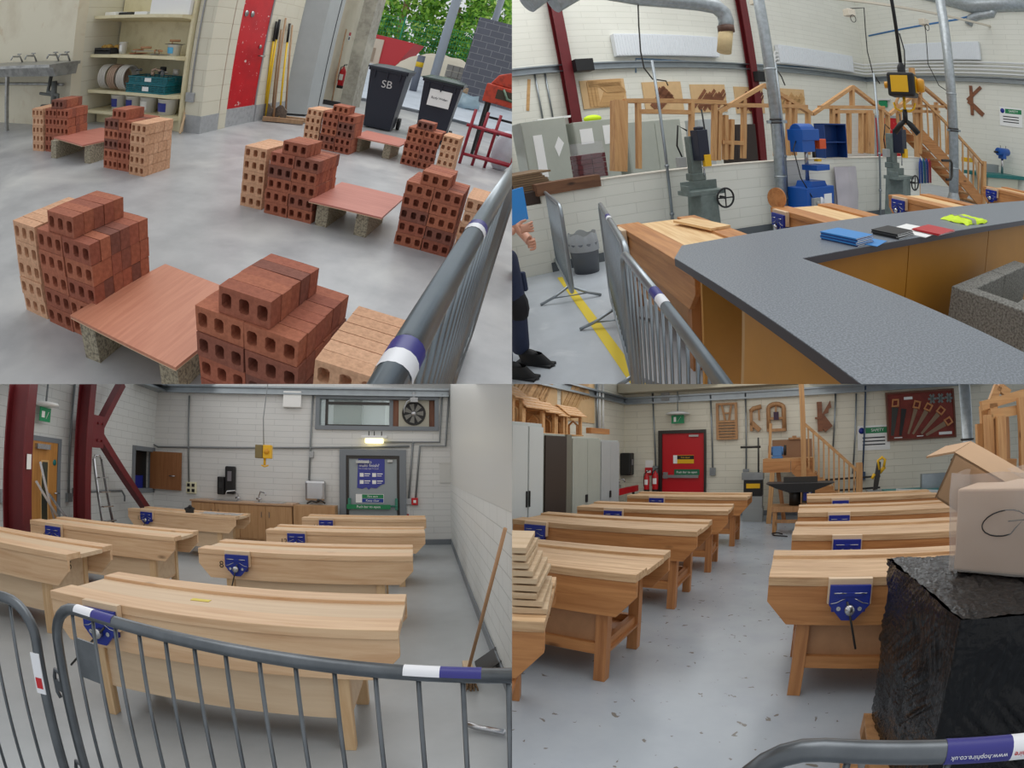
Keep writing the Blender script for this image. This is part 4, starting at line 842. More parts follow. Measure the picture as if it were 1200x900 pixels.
# hanging bits
cream_rail = plain('cream_rail', (214,204,186), .5)
t = thing('cable_rail', 'cream rail crossing diagonally under the roof', 'rail'); MB().bar((5.04,8.51,4.23),(16.38,10.55,5.22),.07,.05).build('rail', cream_rail, t)
for a, lb in (((5.13,8.52,4.09),'left junction box hanging from the cream rail'),((7.67,8.98,4.17),'middle junction box on the cream rail'),((10.59,9.51,4.43),'right junction box on the cream rail')):
    t = thing('junction_box', lb, 'box', a, .1, 'boxes on the cream rail'); MB().box((-.11,-.09,-.08),(.11,.09,.08)).build('box', cream_rail, t, .02); MB().tube([(.08*math.cos(q*PI/8),-.09,-.14+.08*math.sin(q*PI/8)) for q in range(16)], .008, 6, closed=True).build('cable_loop', black, t)
def cable(pts, label, m=None, r=.012): g = MB().tube(pts, r, 6); solo('hanging_cable', g, m or iron, label, 'cable', group='cables hanging from the roof')
cable(A((2.74,8.09,4.03),(2.66,8.08,3.51),(2.61,8.07,3.07),(2.62,8.07,2.79),(2.74,8.09,2.6),(2.98,8.14,2.56),(3,8.14,2.48)), 'curving cable left of the cream sock')
cable(A((7.72,8.99,4.27),(8.21,9.08,4.37),(8.13,9.06,3.86),(8.09,9.05,3.38),(8.19,9.07,2.92),(8.42,9.12,2.7)), 'cable hanging from the middle junction box')
cable(A((10.61,9.51,4.51),(10.61,9.51,4.13),(10.54,9.5,3.38),(10.97,9.57,2.89),(11.43,9.66,2.78)), 'cable hanging from the right junction box')
cable(A((5.31,8.56,2.85),(5.45,8.58,2.65),(5.51,8.59,2.49)), 'short cable beside the left galvanised post')
for (a, b, lb) in (((362,195),(372,505),'x'),):
    pass
for (a, b, lb) in (((2.98,8.14,2.52),(2.41,7.08,0.489),'thin conduit dropping in front of the low wall at the left'),((5.52,8.59,2.49),(4.62,7.47,0.412),'thin conduit dropping right of the galvanised post'),((8.42,9.12,2.71),(7.12,7.92,0.189),'thin conduit dropping left of the right mortiser')):
    b = Vector(b); g = MB().tube([(0,0,.05),(0,0,2.75)], .022, 8).tube([(0,0,.5),(0,0,.54)], .034, 8).tube([(0,0,1.2),(0,0,1.24)], .034, 8); solo('conduit', g, galv, lb, 'conduit', (b.x,b.y-.06,0), HY, 'conduits down the low wall')
# pipes along the walls
for i in range(4):
    z = 3.62+.11*i; g = MB().tube([Vector((8.4,11+.3*8.4-.12,z)),Vector((12.95,11+.3*12.95-.12,z)),Vector((17.0,14.93-13.0-.0,z))], .028, 8); solo('wall_pipe', g, white_plastic, ['lowest','second','third','top'][i]+' of the white pipes above the channel', 'pipe', group='white pipes round the corner')
g = MB(); [g.tube([Vector((8.4,11+.3*8.4-.12,3.62+.11*i)),Vector((8.2,11+.3*8.2-.12,3.5)),Vector((8.25,11+.3*8.25-.14,3.0))], .028, 8) for i in range(4)]; solo('pipe_drops', g, white_plastic, 'bundle of white pipes turning down at the end of their run', 'pipes')
g = MB().tube(A((13.2,14.58,4.99),(14.19,11.31,5.29),(14.66,9.73,5.58)), .03, 8); solo('air_pipe', g, plain('air_blue', (60,120,180), .4), 'blue air pipe slanting along the right wall', 'pipe')
g = MB().tube(A((3.71,12.11,3.25),(3.77,12.13,3.6),(6.21,12.86,3.49),(12.38,14.71,3.67)), .022, 6); solo('air_pipe', g, plain('air_blue2', (120,150,180), .4), 'thin blue-grey pipe along the back wall under the heaters', 'pipe')
for (a, lb) in ((68,'first thin conduit at the far left of the back wall'),(92,'second thin conduit at the far left of the back wall')):
    pass
for (p, lb) in (((1.24,11.37,2.53),'left one of two thin conduits on the far left wall'),((1.47,11.44,2.5),'right one of two thin conduits on the far left wall')):
    g = MB().tube([(0,-.03,2.2),(0,-.03,3.36)], .02, 6); solo('conduit', g, galv, lb, 'conduit', (p[0],p[1],0), WY, 'conduits at the far left')
g = MB().bar((0,0,-.35),(.16,0,.35),.03,.07); solo('wood_strip', g, parq[0], 'single slanting wooden strip on the wall at the far left', 'strip', (0.95,11.29,2.92), WY)

# timber frames
def frame(bars, label, group='timber frames behind the low wall', th=.07, dp=.1):
    t = thing('timber_skeleton', label, 'frame', (0,0,0), 0, group)
    for nm, a, b in bars:
        a = Vector(a); b = Vector(b); MB().bar(a, b, th if nm != 'corner_post' else .22, dp if nm != 'corner_post' else .2, (-.18,1,0)).build(nm, frame_wood if nm in ('stud','corner_post') else frame_wood_x, t)
    return t
def drop(p): return (p[0],p[1],1.16)
frame([('corner_post',drop((1.92,7.95,1.17)),(2.1,7.98,2.28)),('stud',drop((2.27,8.01,1.13)),(2.42,8.04,2.23)),('stud',drop((3.24,8.18,1.06)),(3.4,8.21,2.2)),('top_rail',(2.18,7.99,2.27),(4.08,8.34,2.16)),('header',(2.41,8.03,2.08),(3.37,8.21,2.01))], 'timber door frame with a thick corner post at the left')
frame([('stud',drop((3.7,8.27,1.05)),(3.85,8.29,2.13)),('stud',drop((3.79,8.28,1.04)),(3.93,8.31,2)),('stud',drop((3.94,8.31,1.03)),(4.05,8.33,1.94)),('stud',drop((4.06,8.33,1.03)),(4.17,8.35,1.86)),('stud',drop((4.34,8.38,1.01)),(4.49,8.41,2.22)),('rafter',(3.9,8.3,1.99),(5,8.5,2.48)),('rafter',(5,8.5,2.48),(6.13,8.7,1.95)),('stud',drop((5.11,8.52,1.01)),(5.25,8.54,2.12)),('stud',drop((5.41,8.57,0.995)),(5.55,8.6,2.18)),('stud',drop((5.57,8.6,0.996)),(5.7,8.63,2.13)),('stud',drop((5.94,8.67,0.99)),(6.04,8.69,1.97)),('tie',(4.08,8.33,2.11),(6.01,8.68,2.09)),('rail',(3.9,8.3,1.47),(4.38,8.39,1.43)),('rail',(5.48,8.59,1.44),(5.98,8.68,1.43))], 'left timber gable frame with a pointed roof')
frame([('rafter',(6.16,8.71,1.95),(7.44,8.94,2.56)),('rafter',(7.44,8.94,2.56),(8.64,9.15,2.01)),('stud',(7.38,8.93,2.14),(7.43,8.94,2.54)),('tie',(6.37,8.75,2.09),(8.47,9.12,2.17)),('stud',drop((6.63,8.79,1.03)),(6.75,8.81,2.11)),('stud',drop((6.79,8.82,1.02)),(6.9,8.84,2.1)),('stud',drop((7.17,8.89,1.02)),(7.26,8.91,2.03)),('stud',drop((7.56,8.96,1.03)),(7.66,8.98,2.04)),('corner_post',drop((7.8,9,1.02)),(7.89,9.02,2.03)),('stud',drop((8.3,9.09,1.04)),(8.4,9.11,2.17)),('stud',drop((8.52,9.13,1.04)),(8.61,9.15,2.01)),('header',(6.73,8.81,2.01),(8.02,9.04,2.06)),('rail',(8.31,9.1,1.25),(8.96,9.21,1.25))], 'middle timber gable frame beside the blue drill')
frame([('rafter',(8.68,9.16,2.03),(10.21,9.44,2.78)),('rafter',(10.21,9.44,2.78),(11.59,9.69,2.27)),('tie',(8.97,9.21,2.24),(11.11,9.6,2.37)),('stud',drop((9,9.22,1.06)),(9.09,9.24,2.11)),('stud',drop((9.88,9.38,1.08)),(10.04,9.41,2.65)),('stud',drop((10.66,9.52,1.11)),(10.77,9.54,2.45)),('stud',drop((11.32,9.64,1.14)),(11.48,9.67,2.78)),('header',(9.27,9.27,2.14),(10.87,9.56,2.22))], 'right timber gable frame behind the yellow power box')


# ---- machines behind the benches
mach_green = speckle('machine_grey_green', (116,128,124), (96,108,104), 12, .45, .4, .7); mach_blue = plain('machine_blue', (18,84,168), .35); mach_yel = plain('machine_yellow', (232,180,20), .4); teal_top = plain('teal_top', (20,112,110), .4)
def mortiser(loc, rz, label):
    t = thing('mortiser', label, 'machine', loc, rz, 'mortising machines')
    MB().prism([(-.18,0),(.18,0),(.13,.82),(-.13,.82)], -.2, .2, 'XZ').build('stand', mach_green, t, .01)
    MB().box((-.09,.05,.82),(.07,.2,1.62)).box((-.12,.02,1.0),(.1,.22,1.1)).build('column', mach_green, t, .01)
    MB().box((-.06,-.15,1.28),(.1,.06,1.7)).lathe([(0,1.7),(.07,1.7),(.07,1.74),(0,1.75)], (.02,-.05,0), 14).build('motor_head', plain('motor_dark', (28,34,52), .4), t, .01)
    MB().box((.0,-.17,1.2),(.1,-.1,1.36)).build('yellow_guard', mach_yel, t, .005)
    MB().tube([(.02,-.08,1.28),(.02,-.08,1.06)], .012, 8).build('chisel', bright, t)
    MB().box((-.32,-.2,.82),(.26,.12,.88)).box((-.32,-.2,.88),(-.29,.0,.96)).box((-.3,.02,.88),(.26,.06,1.0)).build('table', mach_green, t, .005)
    MB().tube([(.23+.13*math.cos(q*PI/12),-.24,.76+.13*math.sin(q*PI/12)) for q in range(24)], .014, 8, closed=True).tube([(.1,-.24,.76),(.36,-.24,.76)], .01, 6).tube([(.23,-.24,.63),(.23,-.24,.89)], .01, 6).tube([(.23,-.24,.76),(.23,-.1,.76)], .02, 8).build('hand_wheel', black, t)
    MB().tube([(.09,.0,1.35),(.14,-.02,1.5),(.12,-.02,1.98)], .012, 8).build('lever', black, t)
    MB().tube([(-.08,.1,1.7),(-.2,.12,1.78),(-.24,.14,1.5),(-.16,.16,1.3)], .012, 6).build('cable', black, t)
    MB().box((-.28,.06,1.2),(-.16,.16,1.34)).build('switch_box', plain('switch_grey', (160,162,160), .5), t, .005); return t
mortiser((2.75,6.63,0), .1, 'grey-green mortising machine behind the nearest bench')
mortiser((7,7.22,-0), .25, 'grey-green mortising machine right of the blue drill')
t = thing('pillar_drill', 'bright blue pillar drill behind the second bench', 'machine', (4.99,7.19,0), .3)
MB().box((-.42,-.2,0),(.34,.2,.74)).build('cabinet', mach_blue, t, .01); MB().prism([(-.25,.74),(.2,.74),(.14,.83),(-.2,.83)], -.16, .16, 'XZ').build('base', mach_blue, t); MB().cyl((-.05,.06,.8),(-.05,.06,1.6),.035,14).build('column', bright, t)
MB().box((-.14,-.22,1.0),(.22,.1,1.09)).build('table', mach_blue, t, .01)
MB().box((-.38,-.16,1.48),(.06,.16,1.66)).tube([(-.36,0,1.62),(.0,0,1.62)], .13, 14).box((-.38,-.14,1.3),(-.05,.12,1.5)).build('head', mach_blue, t, .01)
MB().box((.08,-.14,1.34),(.26,.02,1.5)).build('orange_guard', plain('guard_orange', (214,84,40), .4), t, .01); MB().box((.0,-.14,1.14),(.1,-.06,1.18)).build('yellow_clamp', mach_yel, t); MB().tube([(.02,-.05,1.4),(.02,-.05,1.2)], .03, 10).build('chuck', iron, t)
MB().box((-.3,-.26,.42),(-.12,-.2,.58)).lathe([(0,-.04),(.035,-.04),(.035,0),(0,0)], (-.21,-.26,.5), 12, 'Y').build('switch_box', plain('switch_grey', (160,162,160), .5), t, .004); MB().tube([(-.35,0,1.5),(-.5,-.05,1.35),(-.42,-.1,.9),(-.3,-.22,.6)], .01, 6).build('cable', black, t)
MB().box((.05,-.205,.28),(.26,-.2,.62)).build('white_plate', paper, t); MB().lathe([(0,0),(.08,0),(.08,.004),(0,.004)], (-.03,-.204,.5), 18, 'Y').build('round_sticker', stick_w, t)
t = thing('parts_rack', 'blue open metal rack standing on the low wall', 'rack', (5.64,7.66,1.1), HY)
MB().box((0,.0,0),(.6,.02,.66)).box((0,0,0),(.02,.25,.66)).box((.58,0,0),(.6,.25,.66)).box((0,0,0),(.6,.25,.02)).box((0,0,.32),(.6,.25,.34)).box((0,0,.64),(.6,.25,.66)).xf(Matrix.Rotation(PI,4,'Z')@Matrix.Translation((-.6,-.25,0))).build('shelving', plain('rack_blue', (20,58,120), .4), t)
g = MB().grid(lambda u, v: Vector((.6*u+.03*math.sin(4*v)+.02*mnoise(Vector((u*4,v*6,1))), -.05*math.sin(PI*u)+.02*mnoise(Vector((u*5,v*5,7))), 1.0*v)), 12, 16).grid(lambda u, v: Vector((.6*u+.03*math.sin(4*v)+.02*mnoise(Vector((u*4,v*6,1))), .04, 1.0*(1-v))), 12, 16)
solo('wrapped_board', g, plain('hazy_wrap', (196,190,194), .35), 'panel in hazy plastic wrap leaning on the low wall', 'panel', (Vector((5.78,7.68,0.396))[0],Vector((5.78,7.68,0.396))[1]-.1,0), HY)
# rack of sash clamps / hoops
for i, (c, lb) in enumerate((((30,60,140),'leftmost blue hanging strap beside the mortiser'),((24,90,110),'teal hanging strap second from the left'),((30,50,120),'dark blue hanging strap third from the left'),((150,30,40),'red hanging strap right of the blue ones'))):
    p = Vector((8.49,8.17,0.425)); g = MB().tube([(i*.12,0,.62),(i*.12,0,1.05),(i*.12+.03,0,1.12),(i*.12+.08,0,1.05),(i*.12+.09,0,.62)], .022, 8); solo('hanging_strap', g, plain('strap_%d' % i, c, .5), lb, 'strap', (p.x,p.y-.1,0), HY, 'straps by the mortiser')
p = Vector((9.53,8.36,0.393)); g = MB().tube([(-.1,0,1.1),(.3,0,1.1),(.36,0,1.04),(.36,0,.75),(.3,0,.68),(.1,0,.68)], .03, 8); solo('bent_tube', g, iron, 'dark bent tube frame hanging on the low wall', 'frame', (p.x,p.y-.1,0), HY)
# teal topped machine and small lathe at the right
P = Vector((13.87,9.9,0))
t = thing('planer', 'cream machine with teal top at the right of the shop', 'machine', (P.x,P.y,0), -.1)
MB().box((-.7,-.35,0),(.75,.4,.62)).build('body', plain('cream_body', (206,204,186), .5), t, .02); MB().box((-.95,-.45,.62),(1.0,.45,.72)).build('table', teal_top, t, .01); MB().box((-.3,.1,.72),(.3,.3,.95)).build('fence', plain('grey_cast', (150,154,154), .5), t)
MB().tube([(-.85,-.3,.3),(-1.05,-.4,.35),(-1.1,-.35,.7),(-1.0,-.2,.95),(-1.15,0,1.3)], .09, 12).build('hose', plain('hose_cream', (196,170,140), .6), t)
t = thing('bench_grinder', 'bright blue grinding head on a post above the teal top', 'machine', (P.x+.25,P.y-.1,.73), 0)
MB().cyl((0,0,0),(0,0,.5),.04,12).build('post', bright, t); MB().tube([(-.25,0,.62),(.3,0,.62)], .11, 16).box((-.08,-.1,.42),(.1,.1,.62)).build('head', mach_blue, t, .01); MB().tube([(-.42,0,.6),(-.25,0,.6)], .03, 10).build('spindle', iron, t)
for x in (-.1,.2): MB().tube([(x,0,.6),(x,.0,.8)], .008, 6).build('rod', iron, t)
g = MB().box((-.14,-.14,0),(.14,.14,.12)); solo('cable_drum', g, mach_yel, 'small yellow reel beside the grinder', 'reel', (P.x-.75,P.y+.5,.95), 0)
# hanging yellow power box
PB = Vector((4.62,4.6,2.2)); 
t = thing('power_box', 'yellow and black power outlet box hanging on a black pole', 'power box', tuple(PB), -.95)
s_ = .16
MB().box((-s_,-s_,-s_*.85),(s_,s_,s_*.85)).build('case', black, t, .025); MB().box((-s_*.72,-s_-.008,-s_*.55),(s_*.55,-s_-.001,s_*.62)).build('face_plate', mach_yel, t, .003); MB().box((s_+.001,-s_*.6,-s_*.55),(s_+.01,s_*.6,s_*.6)).build('side_plate', mach_yel, t, .003)
MB().lathe([(0,0),(.075,0),(.085,.05),(.07,.09),(0,.09)], (s_+.005,0,0), 18, 'X').lathe([(0,0),(.04,0),(.04,-.06),(0,-.06)][::-1], (-s_-.0,0,0), 14, 'X').build('socket', plain('socket_amber', (214,150,20), .4), t)
MB().cyl((0,0,s_*.85),(0,0,2.2),.022,10).lathe([(.05,s_*.85),(.05,s_+.05),(.022,s_+.1)], n=14).build('pole', black, t)
MB().tube([(0,0,-.12),(0,0,-.3)], .018, 8).tube([(0,0,-.28),(.05,0,-.3),(.11,0,-.27),(.13,0,-.2)], .014, 8).tube([(0,0,-.28),(-.05,0,-.3),(-.11,0,-.27),(-.13,0,-.2)], .014, 8).build('hook', mach_yel, t)
MB().tube([(0,0,-.28),(0,0,-.42)], .03, 10).tube([(0,0,-.4),(.06,0,-.45),(.15,0,-.55)], [.02,.035,.035], 10).tube([(0,0,-.4),(-.06,0,-.45),(-.14,0,-.55)], [.02,.035,.035], 10).build('plug', black, t)
MB().tube([(.04,0,s_),(.06,.02,.4),(.03,.0,.6)], .008, 6).build('cable', black, t)

# right wall: joints, sign, door, staircase
g = MB(); a = math.pi/4
g.bar((0,0,-.45),(0,0,.45),.1,.09,(0,1,0)).bar((-.15,0,.0),(.35,0,.42),.1,.07,(0,1,0)).bar((-.12,0,-.02),(.38,0,-.42),.14,.07,(0,1,0)); solo('joint_sample', g, parq[1], 'dark timber joint sample on the right wall', 'sample', tuple(Vector((14.26,11.05,2.79))), WR)
def notice(p, rz, w_, h_, label, head=(30,130,80), name='notice_board'):
    t = thing(name, label, 'sign', tuple(p), rz); MB().box((-w_/2,-.015,-h_/2),(w_/2,-.005,h_/2)).build('board', paper, t); MB().box((-w_/2*.5,-.018,h_*.18),(w_/2*.95,-.0155,h_*.42)).build('green_heading', plain('sign_green', head, .5), t)
    MB().lathe([(0,0),(h_*.13,0),(h_*.13,-.004),(0,-.004)], (-w_/2*.74,-.0155,h_*.3), 14, 'Y').build('blue_disc', vice_blue, t)
    g = MB(); [g.box((-w_*.35,-.018,h_*(-.02-.14*k)),(w_*.35,-.016,h_*(.03-.14*k))) for k in range(3)]; g.build('lines_of_text', dark_print, t); text('SAFETY', h_*.17, paper, t, facing(w_*.12,-.0185,h_*.3), name='heading_text'); return t
notice((14.64,9.79,2.39), WR, .75, .55, 'white safety notice with green heading on the right wall')
p = Vector((13.33,14.15,1.49)); t = struct('door_1', MB().box((-.5,-.06,0),(.5,-.01,2.1)), red_door, (p.x,p.y,0), WR); struct('door_frame', MB().box((-.58,-.08,0),(-.5,-.005,2.18)).box((.5,-.08,0),(.58,-.005,2.18)).box((-.58,-.08,2.1),(.58,-.005,2.18)), grey_paint, parent=t); struct('door_sign', MB().box((-.15,-.065,1.35),(.2,-.061,1.5)), mach_yel, parent=t)
t = thing('exit_sign', 'small green exit sign above the far red door', 'sign', (13.3,14.27,2.59), WR); MB().box((-.16,-.1,-.12),(.16,-.04,.1)).build('panel', plain('exit_green', (20,140,90), .4), t); MB().box((-.3,-.14,.12),(.3,0,.17)).build('lamp', white_plastic, t)
def stair(loc, rz, s_, label):
    t = thing('staircase', label, 'staircase', loc, rz); 
    n = 9
    for i in range(n): MB().box((i*.24*s_,0,0 if False else (n-1-i)*.2*s_),( (i+1)*.24*s_+.03,.8*s_,(n-1-i)*.2*s_+.035*s_)).build('tread', frame_wood_x, t)
    for y in (0,.8*s_): MB().bar((-.1,y,n*.2*s_),(n*.24*s_,y,.0),.05*s_,.26*s_).build('stringer', pine_old, t)
    MB().bar((.0,0,0),(.0,0,3.2*s_),.11*s_,.11*s_).build('newel_post', frame_wood, t); MB().bar((n*.24*s_,0,0),(n*.24*s_,0,1.1*s_),.11*s_,.11*s_).build('newel_post', frame_wood, t)
    MB().bar((0,0,n*.2*s_+.85*s_),(n*.24*s_,0,1.0*s_),.06*s_,.06*s_).build('handrail', frame_wood_x, t)
    for i in range(11):
        f = (i+1)/12; x = n*.24*s_*f; z0 = n*.2*s_*(1-f)+.1; MB().bar((x,0,z0),(x,0,z0+.82*s_),.035*s_,.035*s_).build('spindle', frame_wood, t)
    return t
stair(tuple(Vector((9.84,9.43,0.645))[:2])+(0,), -.25, 1.0, 'timber staircase with spindles behind the yellow power box')
t = thing('sample_frame', 'small arched timber frame standing by the staircase', 'frame', tuple(Vector((9.6,9.48,2.16))), -.2)
MB().tube([(-.3,0,-.3),(-.3,0,.2),(-.2,0,.35),(0,0,.42),(.2,0,.35),(.3,0,.2),(.3,0,-.3),(-.3,0,-.3)], .04, 6).build('arch', frame_wood, t)

# ---- the person at the left edge
skin = plain('skin', (206,150,124), .5); tee = plain('charcoal_tee', (48,50,54), .85, var=.1, vs=20); navy = plain('navy_trousers', (46,56,84), .8, var=.15, vs=12); dark_t = plain('black_trousers', (30,31,36), .8); boot = plain('black_boot', (24,24,26), .6)
def skinned(name, verts, edges, radii, m, parent, sub=2):
    me = bpy.data.meshes.new(name); me.from_pydata(verts, edges, []); o = bpy.data.objects.new(name, me); COL.objects.link(o)
    o.modifiers.new('skin', 'SKIN').use_smooth_shade = True; s2 = o.modifiers.new('sub', 'SUBSURF'); s2.levels = sub; s2.render_levels = sub
    for i, r in enumerate(radii):
        sv = me.skin_vertices[0].data[i]; sv.radius = r if isinstance(r, tuple) else (r, r); sv.use_root = (i == 0)
    dg = bpy.context.evaluated_depsgraph_get(); dg.update(); m2 = bpy.data.meshes.new_from_object(o.evaluated_get(dg)); bpy.data.objects.remove(o)
    m2.materials.clear(); m2.materials.append(m)
    for p in m2.polygons: p.use_smooth = True
    q = bpy.data.objects.new(name, m2); COL.objects.link(q); q.parent = parent; return q
px_, py_ = -.11, 3.74
t = thing('person', 'person in charcoal T-shirt and navy work trousers holding a blue folder', 'person', (px_,py_,0), -.65)
# body: hips, chest, neck, head, arms folded in front (facing right of the picture, towards +x)
B = [(0,0,.95),(0,0,1.12),(0,0,1.32),(0,0,1.46),(.01,0,1.55),(.03,0,1.66),(.03,0,1.74),
     (.0,-.2,1.42),(.03,-.28,1.25),(.06,-.27,1.12),(.22,-.16,1.13),(.30,-.09,1.15),
     (.0,.2,1.42),(.03,.27,1.25),(.06,.25,1.12),(.26,.10,1.03),(.32,.02,1.03),
     (0,-.10,.86),(.02,-.12,.5),(-.02,-.12,.1),(0,.10,.86),(.02,.12,.5),(-.02,.12,.1)]
E_ = [(0,1),(1,2),(2,3),(3,4),(4,5),(5,6),(3,7),(7,8),(8,9),(9,10),(10,11),(3,12),(12,13),(13,14),(14,15),(15,16),(0,17),(17,18),(18,19),(0,20),(20,21),(21,22)]
R_ = [(.12,.16),(.11,.14),(.12,.17),(.09,.12),.055,.088,.07,.06,.05,.042,.036,.03,.06,.05,.042,.036,.03,.088,.062,.045,.088,.062,.045]
body = skinned('body', B, E_, R_, skin, t)
for sgn, hx, hz, by in ((1,.30,1.15,-.09),(-1,.32,1.03,.02)):
    hv_ = [(hx,by,hz)]; he = []; hr = [.032]
    hv_.append((hx+.05,by+.035*sgn,hz)); he.append((0,1)); hr.append(.03)
    for k in range(4):
        b0 = len(hv_); o_ = -.03+.02*k; hv_ += [(hx+.075,by+.055*sgn,hz+o_*.9),(hx+.075+.01,by+(.085+.004*(k%2))*sgn,hz+o_),(hx+.06,by+.105*sgn,hz+o_)]; he += [(1,b0),(b0,b0+1),(b0+1,b0+2)]; hr += [.0095,.009,.008]
    b0 = len(hv_); hv_ += [(hx+.03,by+.03*sgn,hz+.045),(hx+.06,by+.06*sgn,hz+.055)]; he += [(0,b0),(b0,b0+1)]; hr += [.012,.009]
    skinned('hand', hv_, he, hr, skin, t, 2)
skinned('t_shirt', [(0,0,.84),(0,0,1.15),(0,0,1.33),(0,0,1.45),(0,-.2,1.43),(.025,-.27,1.24),(0,.2,1.43),(.025,.265,1.24),(.0,0,1.5)], [(0,1),(1,2),(2,3),(3,4),(4,5),(3,6),(6,7),(3,8)], [(.155,.185),(.135,.16),(.145,.19),(.11,.14),.078,.068,.078,.068,.065], tee, t)
skinned('work_trousers', [(0,0,1.0),(0,0,.92),(0,-.11,.82),(.02,-.12,.5),(.0,-.12,.3),(-.02,-.12,.07),(0,.11,.82),(.02,.12,.5),(0,.12,.3),(-.02,.12,.07)], [(0,1),(1,2),(2,3),(3,4),(4,5),(1,6),(6,7),(7,8),(8,9)], [(.14,.17),(.15,.18),.115,.09,.085,.082,.115,.09,.085,.082], navy, t)
for y in (-.12,.12):
    MB().ball((.03,y,.5), .1, 14, (.95,1.0,1.5)).build('knee_patch', dark_t, t)
    MB().box((-.02,y-.10 if y < 0 else y+.055,.60),(.10,y-.055 if y < 0 else y+.10,.76)).build('cargo_pocket', navy, t, .015)
    MB().box((.03,y-.106 if y < 0 else y+.10,.66),(.07,y-.10 if y < 0 else y+.106,.68)).build('pocket_tab', mach_yel, t)
    g = MB(); g.grid(lambda u, v: Vector((.1+.2*math.cos(2*PI*u)*(1-.25*v)*(1 if math.cos(2*PI*u) > 0 else .62)-.06*v, y+.05*math.sin(2*PI*u)*(1-.05*v), .005+.095*v)), 20, 4).ball((.05,y,.085), .06, 12, (1.6,.85,.7)).box((-.06,y-.05,0),(.28,y+.05,.02)); g.build('work_boot', boot, t)
hair = plain('hair', (70,54,44), .8); MB().ball((.0,0,1.74), .1, 16, (1.05,.88,1.05)).build('hair', hair, t)
MB().ball((.125,0,1.68),.014,8,(1,.8,1.4)).build('nose', skin, t); MB().box((.105,-.025,1.625),(.115,.025,1.632)).build('mouth', plain('lips',(160,90,84),.5), t)
for y in (-.032,.032): MB().ball((.108,y,1.70),.009,8).build('eye', dark_print, t); 
for y in (-.088,.088): MB().ball((.02,y,1.68),.022,8,(.8,.4,1.3)).build('ear', skin, t)
g = MB().box((-.012,-.16,-.12),(.012,.16,.12)); solo('folder', g, plain('folder_blue', (40,140,220), .35), 'bright blue folder held against the chest', 'folder', (px_+.20,py_-.16,1.30), -.55)


# ================================================================= NEW BENCH ROOM (lower left)
room('BL')
wb_x = blockwork('white_wall_across', (216,216,214), (192,193,192), .9, .13, .006, .5, 'X', .35, .03)
wb_y = blockwork('white_wall_along', (214,216,214), (186,188,186), .45, .15, .006, .5, 'X', .35, .03)
smooth_w = plain('smooth_white', (206,206,202), .4)
floor_bl = speckle('pale_vinyl', (172,176,178), (164,168,170), 3.0, .28, .4, .7)
skirt = plain('skirting_blue_grey', (118,124,130), .45)
g = MB(); g.grid(lambda u, v: Vector((-7+9*u, -.5+12.5*v, 0)), 2, 2, False); struct('floor', g, floor_bl)
def wall_holes(x0, x1, z1, holes, th=.2):
    """a wall along x with rectangular openings, faces at y=0 (front) .. th"""
    g = MB(); xs = sorted({x0,x1}|{h[0] for h in holes}|{h[2] for h in holes}); 
    for a, b in zip(xs, xs[1:]):
        hs = sorted([h for h in holes if h[0] <= a+1e-6 and h[2] >= b-1e-6], key=lambda h: h[1]); z = 0
        for h in hs: 
            if h[1] > z: g.box((a,0,z),(b,th,h[1]))
            z = h[3]
        if z < z1: g.box((a,0,z),(b,th,z1))
    return g
w0 = Vector((-2.19,11.2,3.31)); w1 = Vector((0.577,11.2,2.53))
wx = sorted((w0.x,w1.x)); wz = sorted((w0.z,w1.z))
struct('wall_back', wall_holes(-6.4, 1.2, 5, [(wx[0],wz[0],wx[1],wz[1])]), wb_x, (0,11.2,0))
h0 = Vector((-6.22,10.22,1.92)); h1 = Vector((-6.22,11.16,1.01))
hy = sorted((h0.y,h1.y)); hz = (min(h0.z,h1.z), max(h0.z,h1.z))
g = wall_holes(-.5, 11.2, 5, [(hy[0],hz[0],hy[1],hz[1])]); struct('wall_left', g, wb_y, (-6.22,0,0), PI/2)
RWA = math.atan2(3-11.2, .6-.83); RL = math.hypot(8.2,.23)
g = MB().box((0,0,1.35),(RL+2.6,.15,5)); struct('wall_right', g, smooth_w, (.83,11.2,0), RWA)
g = MB().box((0,.006,0),(RL+2.6,.15,1.35)); struct('wall_dado', g, wb_y, (.83,11.2,0), RWA)
g = MB().box((0,-.012,0),(RL+2.6,.0,.12)); struct('baseboard_right', g, skirt, (.83,11.2,0), RWA)
g = MB().box((-6.2,11.185,0),(.83,11.2,.12)); struct('baseboard_back', g, skirt)
# high window with fan
W_ = wx[1]-wx[0]; H_w = wz[1]-wz[0]
wf = struct('window_1', MB().box((0,-.05,0),(W_,.2,.09)).box((0,-.05,H_w-.09),(W_,.2,H_w)).box((0,-.05,.09),(.09,.2,H_w-.09)).box((W_-.09,-.05,.09),(W_,.2,H_w-.09)).box((W_*.60,.08,.09),(W_*.63,.18,H_w-.09)), skirt, (wx[0],11.2,wz[0]))
struct('window_pane', MB().box((.09,.14,.09),(W_*.6,.15,H_w-.09)), plain('window_glass', (225,240,235), .05, alpha=.25), parent=wf)
struct('window_inner_frame', MB().box((.2,.1,.09),(.26,.17,H_w-.09)).box((.26,.1,H_w-.2),(W_*.6,.17,H_w-.14)).box((.2,.1,.09),(W_*.6,.17,.13)), iron, parent=wf)
fp = struct('fan_board', MB().box((W_*.63,.1,.09),(W_-.09,.12,H_w-.09)), wood('red_board', (128,84,62), (104,64,46), 'Z', .6, False), parent=wf)
t = thing('extractor_fan', 'round extractor fan in a pale square plate in the high window', 'fan', (wx[0]+W_*.80,11.26,wz[0]+H_w*.5), 0)
hs = H_w*.38
MB().box((-hs*1.15,-.01,-hs),(hs*1.15,.02,hs)).build('plate', plain('fan_plate', (176,172,156), .5), t)
